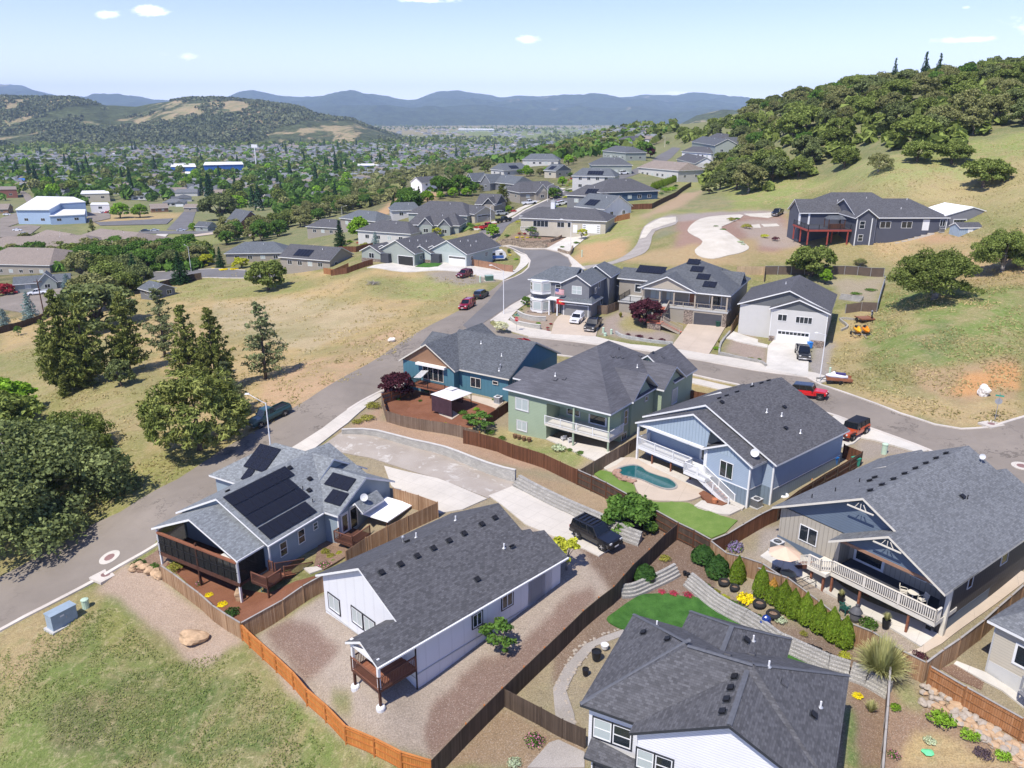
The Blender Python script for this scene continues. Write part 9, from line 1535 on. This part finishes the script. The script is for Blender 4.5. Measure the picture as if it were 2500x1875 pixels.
for i,(x,y,k_)in enumerate(((1000,575,None),(1030,590,None),(1062,605,None),(1110,640,'shrub'),(1170,680,'shrub'),(1212,703,'shrub'),(1243,722,None),(1275,745,'shrub_olive'),(1300,762,'shrub_olive'),(1350,795,'shrub_yg'),(1385,815,'shrub_yg'),(1425,850,'shrub'),(1455,860,'shrub'),(1505,890,'shrub'),(1545,915,'shrub'),(1570,930,'shrub'),(1605,950,None),(1630,960,None),(1668,980,'shrub'))):
 pot('black nursery pot '+('with '+{'shrub':'a green plant','shrub_olive':'an olive plant','shrub_yg':'a yellow green plant'}[k_]if k_ else 'without a plant')+' in the long row on the white wall','S',x,y,.17,.3,BLACK,k_,.28)
for i,(x,y)in enumerate(((1196,455),(1216,460),(1234,468),(1252,474),(1282,492),(1298,500),(1312,508),(1328,518))):pot('black nursery pot in the short row beyond the dark roof','M',x,y,.16,.34,BLACK)
for o in SC.objects:
 if o.type=='EMPTY' and o.get('label','').startswith('black nursery pot'):o['group']='nursery pots standing on the white wall'
for i,(x,y)in enumerate(((190,1560),(222,1570),(262,1582),(305,1590))):pot('brown clay tub in the row beside the sage green wall','F',x,y,.3,.38,m_plain('tub_brown',(.16,.09,.05),.8,.2))
for o in SC.objects:
 if o.get('label','').startswith('brown clay tub'):o['group']='clay tubs beside the green house'
for i,(lab,c,x,y,R_)in enumerate((('dark rubber tyre planter with a plant, uppermost in the mulch','S',1355,655,.5),('flat tyre planter beside the yellow mound','S',1450,705,.42),('upright tyre planter right of the yellow mound','S',1672,850,.52),('lowest tyre planter near the silver plant','S',1795,945,.55))):
 p=Gr(c,x,y);r=thing('tyre_planter',lab,'planter',(p[0],p[1],p[2]+.02));m=MB();k=20;pr=[(R_*.7,0),(R_,.1),(R_*1.02,.25),(R_*.85,.42),(R_*.62,.4),(R_*.6,.2)];m.add([(a*math.cos(6.283*i/k),a*math.sin(6.283*i/k),z)for a,z in pr for i in range(k)],[(j*k+i,j*k+(i+1)%k,(j+1)*k+(i+1)%k,(j+1)*k+i)for j in range(5)for i in range(k)],RUBBER);m.build('tyre',r,smooth=True);m=MB();m.tube((0,0,0),(0,0,.25),R_*.62,R_*.62,16,MULCH);m.build('soil',r)
rockth('blue glazed heart shaped rock beside the silver plant','S',1722,1035,(.45,.4,.55),m_gloss('glaze_blue',(.01,.04,.22),.12),7)
p=Gr('K',1042,705);r=thing('swim_ring','orange inflatable swim ring beside the light blue house','swim ring',(p[0],p[1],p[2]+.12));m=MB();k=24;m.add([((.42+.15*math.cos(a))*math.cos(6.283*i/k),(.42+.15*math.cos(a))*math.sin(6.283*i/k),.15*math.sin(a))for a in[6.283*j/10 for j in range(10)]for i in range(k)],[(j*k+i,j*k+(i+1)%k,((j+1)%10)*k+(i+1)%k,((j+1)%10)*k+i)for j in range(10)for i in range(k)],m_gloss('ring_orange',(.85,.33,.08),.35));m.build('ring',r,smooth=True)
r=thing('swim_ring','white inflatable ring at the back corner of the light blue house','swim ring',(*Gr('K',912,800)[:2],Gr('K',912,800)[2]+.12));m.mats=[];m2=MB();m2.add(m.v,m.f,WHITEP);m2.build('ring',r,smooth=True)
p=Gr('R',805,1075);box3('chiminea','dark metal chiminea with conical hood on the patio','chiminea',p,0,[('body',lambda m:m.lathe([(.3,0),(.42,.3),(.4,.6),(.36,.9)],(0,0,0),m_plain('iron_grey',(.09,.09,.1),.6,.1),16)),('hood',lambda m:m.lathe([(.5,.85),(.3,1.15),(.12,1.3),(.12,1.5)],(0,0,0),m_plain('iron_grey',(.09,.09,.1),.6,.1),16))])
p=Gr('S',585,690);box3('plastic_sled','orange plastic sled lying by the curved steps','sled',(p[0],p[1],p[2]+.1),10,[('shell',lambda m:m.box((-.75,-.12,0),(.75,.12,.12),m_gloss('plastic_orange',(.85,.12,.02),.35)))])
p=Gr('T',955,1500);m=MB();m.rock((0,0,.1),(.42,.3,.12),m_gloss('bag_green',(.15,.6,.28),.4),4,2);tag(m.build('soil_bag',None,loc=p),'light green plastic soil bag lying on the dry lawn','bag')
p=Gr('F',1425,668);m=MB();m.rock((0,0,.25),(.25,.25,.25),m_plain('pumpkin_orange',(.7,.2,.02),.6),4,2);tag(m.build('garden_ball',None,loc=p),'orange ball lying beside the stone stair landing','ball')
p=Gr('R',935,850);box3('garden_bench','wooden bench with green cushion under the wide balcony','bench',p,30,[('seat',lambda m:m.box((-.6,-.25,.4),(.6,.25,.46),WOODR)),('cushion',lambda m:m.box((-.55,-.24,.46),(.55,.2,.52),m_plain('cushion_green',(.2,.3,.1),.9))),('backrest',lambda m:m.box((-.6,.2,.46),(.6,.26,.85),WOODR)),('leg',lambda m:m.box((-.56,-.22,0),(-.5,.22,.4),WOODR)),('leg',lambda m:m.box((.5,-.22,0),(.56,.22,.4),WOODR))])
p=Gr('R',1450,1130);box3('garden_bench','white metal bench at the right end under the balcony','bench',p,30,[('seat',lambda m:m.box((-.6,-.2,.42),(.6,.2,.46),WHITEP)),('leg',lambda m:m.box((-.56,-.2,0),(-.52,.2,.42),BLACK)),('leg',lambda m:m.box((.52,-.2,0),(.56,.2,.42),BLACK))])
p=Gr('R',1040,885);box3('door_mat','black mat on the shaded patio','mat',(p[0],p[1],p[2]+.2),36,[('mat',lambda m:m.box((-.8,-.6,0),(.8,.6,.03),BLACK))])
p=Gr('R',390,790);box3('metal_frame','low metal garden frame on the gravel by the tan fence','garden frame',p,30,[('frame',lambda m:[m.bar((x,-.4,.5),(x,.4,.5),.04,.04,PK)for x in(-.8,0,.8)]+[m.bar((-.8,y,.5),(.8,y,.5),.04,.04,PK)for y in(-.4,.4)]+[m.bar((x,y,0),(x,y,.5),.04,.04,PK)for x in(-.8,.8)for y in(-.4,.4)])])
# flags
def flag(label,p,rz,kind,w=1.5,h=.9,L=2.2):
 r=thing('flag',label,'flag',p,math.radians(rz));m=MB();m.tube((0,0,0),(.25,0,L),.02,.02,6,WHITEP);m.build('pole',r);m=MB();n=13 if kind=='us' else 1;FR=m_plain('flag_red',(.5,.02,.03),.8,.05);FB=m_plain('flag_blue',(.03,.05,.22),.8,.05);FY=m_plain('flag_gold',(.75,.55,.05),.8)
 def wv(u,v):return(.25+u*w,.1*math.sin(u*7)*u,L-.05-v*h-.12*u*w)
 for i in range(n):
  for j in range(8):m.add([wv(j/8,i/n),wv((j+1)/8,i/n),wv((j+1)/8,(i+1)/n),wv(j/8,(i+1)/n)],[(0,1,2,3)],FR if(i%2==0)else WHITEP)
 if kind=='us':
  m.add([(*[a+b_ for a,b_ in zip(wv(u,v),(0,-.01,0))],)for u,v in((0,0),(.2,0),(.4,0),(.4,.54),(.2,.54),(0,.54))],[(0,1,4,5),(1,2,3,4)],FB)
  for a in range(5):
   for b_ in range(4):q=wv(.05+a*.075,.07+b_*.12);m.box((q[0]-.018,q[1]-.025,q[2]-.018),(q[0]+.018,q[1]-.015,q[2]+.018),WHITEP)
 else:q=wv(.5,.5);m.tube((q[0],q[1]-.03,q[2]),(q[0],q[1]+.03,q[2]),.2,.2,14,FY);m.tube((q[0],q[1]-.04,q[2]),(q[0],q[1]+.04,q[2]),.12,.12,14,FR)
 m.build('cloth',r)
g6=GRAYH.world;flag('striped flag with blue canton on the dark grey house',g6(-2.3,6.6,4.6),-10,'us',1.6,1.0,2.0);flag('red flag with gold emblem below the striped flag',g6(-2.6,6.2,2.9),-10,'red',1.5,.95,1.9)
flag('small striped flag by the garage of the light grey house',(*Gr('G',290,700)[:2],.2),10,'us',.9,.6,3.4)
pb=Gr('E',205,480);r=thing('brush_pile','pile of bleached branches in the dry field','brush pile',pb);rd=random.Random(3)
for i in range(26):m=MB();a=rd.uniform(0,6.28);L=rd.uniform(.8,2.2);z=rd.uniform(.1,.7);m.tube((-math.cos(a)*L,-math.sin(a)*L*.6,z*.3),(math.cos(a)*L,math.sin(a)*L*.6,z+rd.uniform(0,.5)),.07 if i<4 else.035,.03,5,m_plain('branch_bleached',(.5,.44,.38),.9,.1)if i<5 else BARKG);m.build('branch',r)
box3('power_pole','brown wooden power pole by the lower left street','power pole',Gr('D',303,350),0,[('pole',lambda m:m.tube((0,0,0),(-.1,0,10),.16,.11,8,WOODD)),('crossarm',lambda m:m.bar((-1.1,0,9.4),(1.1,0,9.4),.1,.12,WOODD))])
# rock bank at the lower right
rd=random.Random(9);q=GP('T 900 860|1180 1010|1400 1170|1600 1300|1800 1430|1990 1570');Q2=smooth_loop(q,6,False);
for i,p in enumerate(Q2):
 for j in(-.55,0,.5):
  a=(p[0]+j*.6+rd.uniform(-.15,.15),p[1]+j*.9+rd.uniform(-.15,.15));m=MB();s_=rd.uniform(.17,.32);m.rock((0,0,.12),(s_*1.3,s_,s_*.75),ROCK if rd.random()<.55 else ROCKG,rd.randint(0,999),2);tag(m.build('rock',None,loc=(a[0],a[1],H(*a)),rz=rd.uniform(0,3)),'fieldstone in the rubble bank below the orange brown fence','rock','fieldstones of the rubble bank')
for s_,n in(('M 8 650|60 530|150 425|330 360',26),('M 108 835|60 650|112 545|205 440',22)):
 q=smooth_loop(GP(s_),12,False)
 for i in range(n):p=q[int(i*(len(q)-1)/n)];m=MB();z_=rd.uniform(.08,.14);m.rock((0,0,.05),(z_*1.4,z_,z_*.7),ROCKG,i,1);tag(m.build('rock',None,loc=(p[0]+rd.uniform(-.1,.1),p[1]+rd.uniform(-.1,.1),H(*p)),rz=i),'small grey stone edging the curved garden path','rock','edging stones of the garden path')
# tall grass in the near meadow (nobody could count it)
gp=scat('_ -100 1640|80 1560|250 1470|420 1620|560 1600|960 1900|-100 1900',5600,.28,90,40,90)
rng=np.random.default_rng(9);P0=np.array(gp)
if len(P0):
 gmask=fbm(P0[:,0]*.5,P0[:,1]*.5,3,5)>.38;P0=P0[gmask];q=7;c=np.repeat(P0,q,0)+rng.normal(0,.16,(len(P0)*q,3))*[1,1,0];c[:,2]+=.09;d=np.tile([0.,-.4,.9],(len(c),1));tag(put('meadow_grass',quads_mesh('meadow_grass',c,d,.03,.09,m_leaf('grass_meadow',(.15,.2,.055),(.3,.31,.12),.3,.3,.3),rng,.9)),kind='stuff')
box3('light_mast','tall white stadium light mast above the blue gymnasium','light mast',Gr('A',1632,700),0,[('pole',lambda m:m.tube((0,0,0),(0,0,34),.9,.5,8,WHITEP)),('lamp_bank',lambda m:m.box((-4,-.4,31),(4,.4,35),WHITEP))])
rng=np.random.default_rng(19);GM=m_leaf('grass_dry',(.24,.21,.09),(.42,.34,.18),.3,.35,.08);L=[]
for s_,n,md in(('N 0 690|200 645|400 600|560 585|760 600|1045 590|985 655|850 765|690 855|530 945|350 1045|170 1135|0 1225',6500,.5),('G 700 720|960 480|1040 460|1090 240|2111 200|2111 1240|1900 1310|1650 1310|1200 1200|700 990',3600,.5),('C 500 1040|900 930|1250 830|1500 780|1900 680|2212 620|2300 1500|1950 1540|1300 1400|700 1390|900 1300|1700 1230|1900 1180|1700 1120|1100 1000|800 1040',3600,.8)):
 Q=np.array(scat(s_,n,md,120+n,55,320));Q=Q[fbm(Q[:,0]*.3,Q[:,1]*.3,3,8)>.42];L.append(Q)
Q=np.concatenate(L);q=4;k_=np.sqrt(np.sqrt((Q**2).sum(1))/90.);c=np.repeat(Q,q,0)+rng.normal(0,.3,(len(Q)*q,3))*[1,1,0];c[:,2]+=.1;tag(put('field_grass',quads_mesh('field_grass',c,np.tile([0.,-.4,.9],(len(c),1)),.07,.2,GM,rng,.8)),kind='stuff')
for s_,n,sd in(('B 1180 900|1480 740|1640 650|1700 660|1560 740|1250 900',16,1),('B 1240 660|1420 650|1560 620|1900 520|1960 540|1640 640|1480 700|1420 690',22,2),('B 860 640|1280 640|1260 690|900 690',14,3),('B 860 870|1000 860|1040 880|900 960|800 960',12,4),('B 2060 680|2212 640|2212 690|2080 740|1900 760|1880 720',16,5),('B 40 1000|280 1000|270 1060|60 1060',8,6),('B 1480 620|1560 560|1600 640|1500 680',10,7)):
 for i,p in enumerate(scat(s_,n,1.6,300+sd,150,700)):
  kk_=('shrub','shrub_olive','shrub_yg','shrub_dark','shrub_red','shrub_bright')[i%6];w_=random.uniform(.8,1.5);plant(kk_,'garden_shrub',{'shrub':'green','shrub_olive':'olive','shrub_yg':'yellow green','shrub_dark':'dark green','shrub_red':'red','shrub_bright':'lime'}[kk_]+' shrub in the '+place(p)[0]+' front gardens of the upper streets','shrub',p,w_,w_,None,'garden shrubs of the upper streets')
# ================= the air =================
hb=MB();hb.box((-14000,-2500,-110),(14000,19500,1700),None)if 0 else None
me=bpy.data.meshes.new('haze');bm=bmesh.new();bmesh.ops.create_cube(bm,size=1,matrix=Matrix.Translation((0,9000,320))@Matrix.Diagonal((44000,20500,860,1)));bm.to_mesh(me);bm.free();hm=bpy.data.materials.new('haze_air');hm.use_nodes=True;hn=hm.node_tree;hn.nodes.clear();pv=hn.nodes.new('ShaderNodeVolumePrincipled');pv.inputs['Color'].default_value=(.56,.74,1,1);pv.inputs['Density'].default_value=.000062;pv.inputs['Anisotropy'].default_value=-.2;ho=hn.nodes.new('ShaderNodeOutputMaterial');hn.links.new(pv.outputs[0],ho.inputs['Volume']);me.materials.append(hm);tag(put('haze',me),kind='stuff')
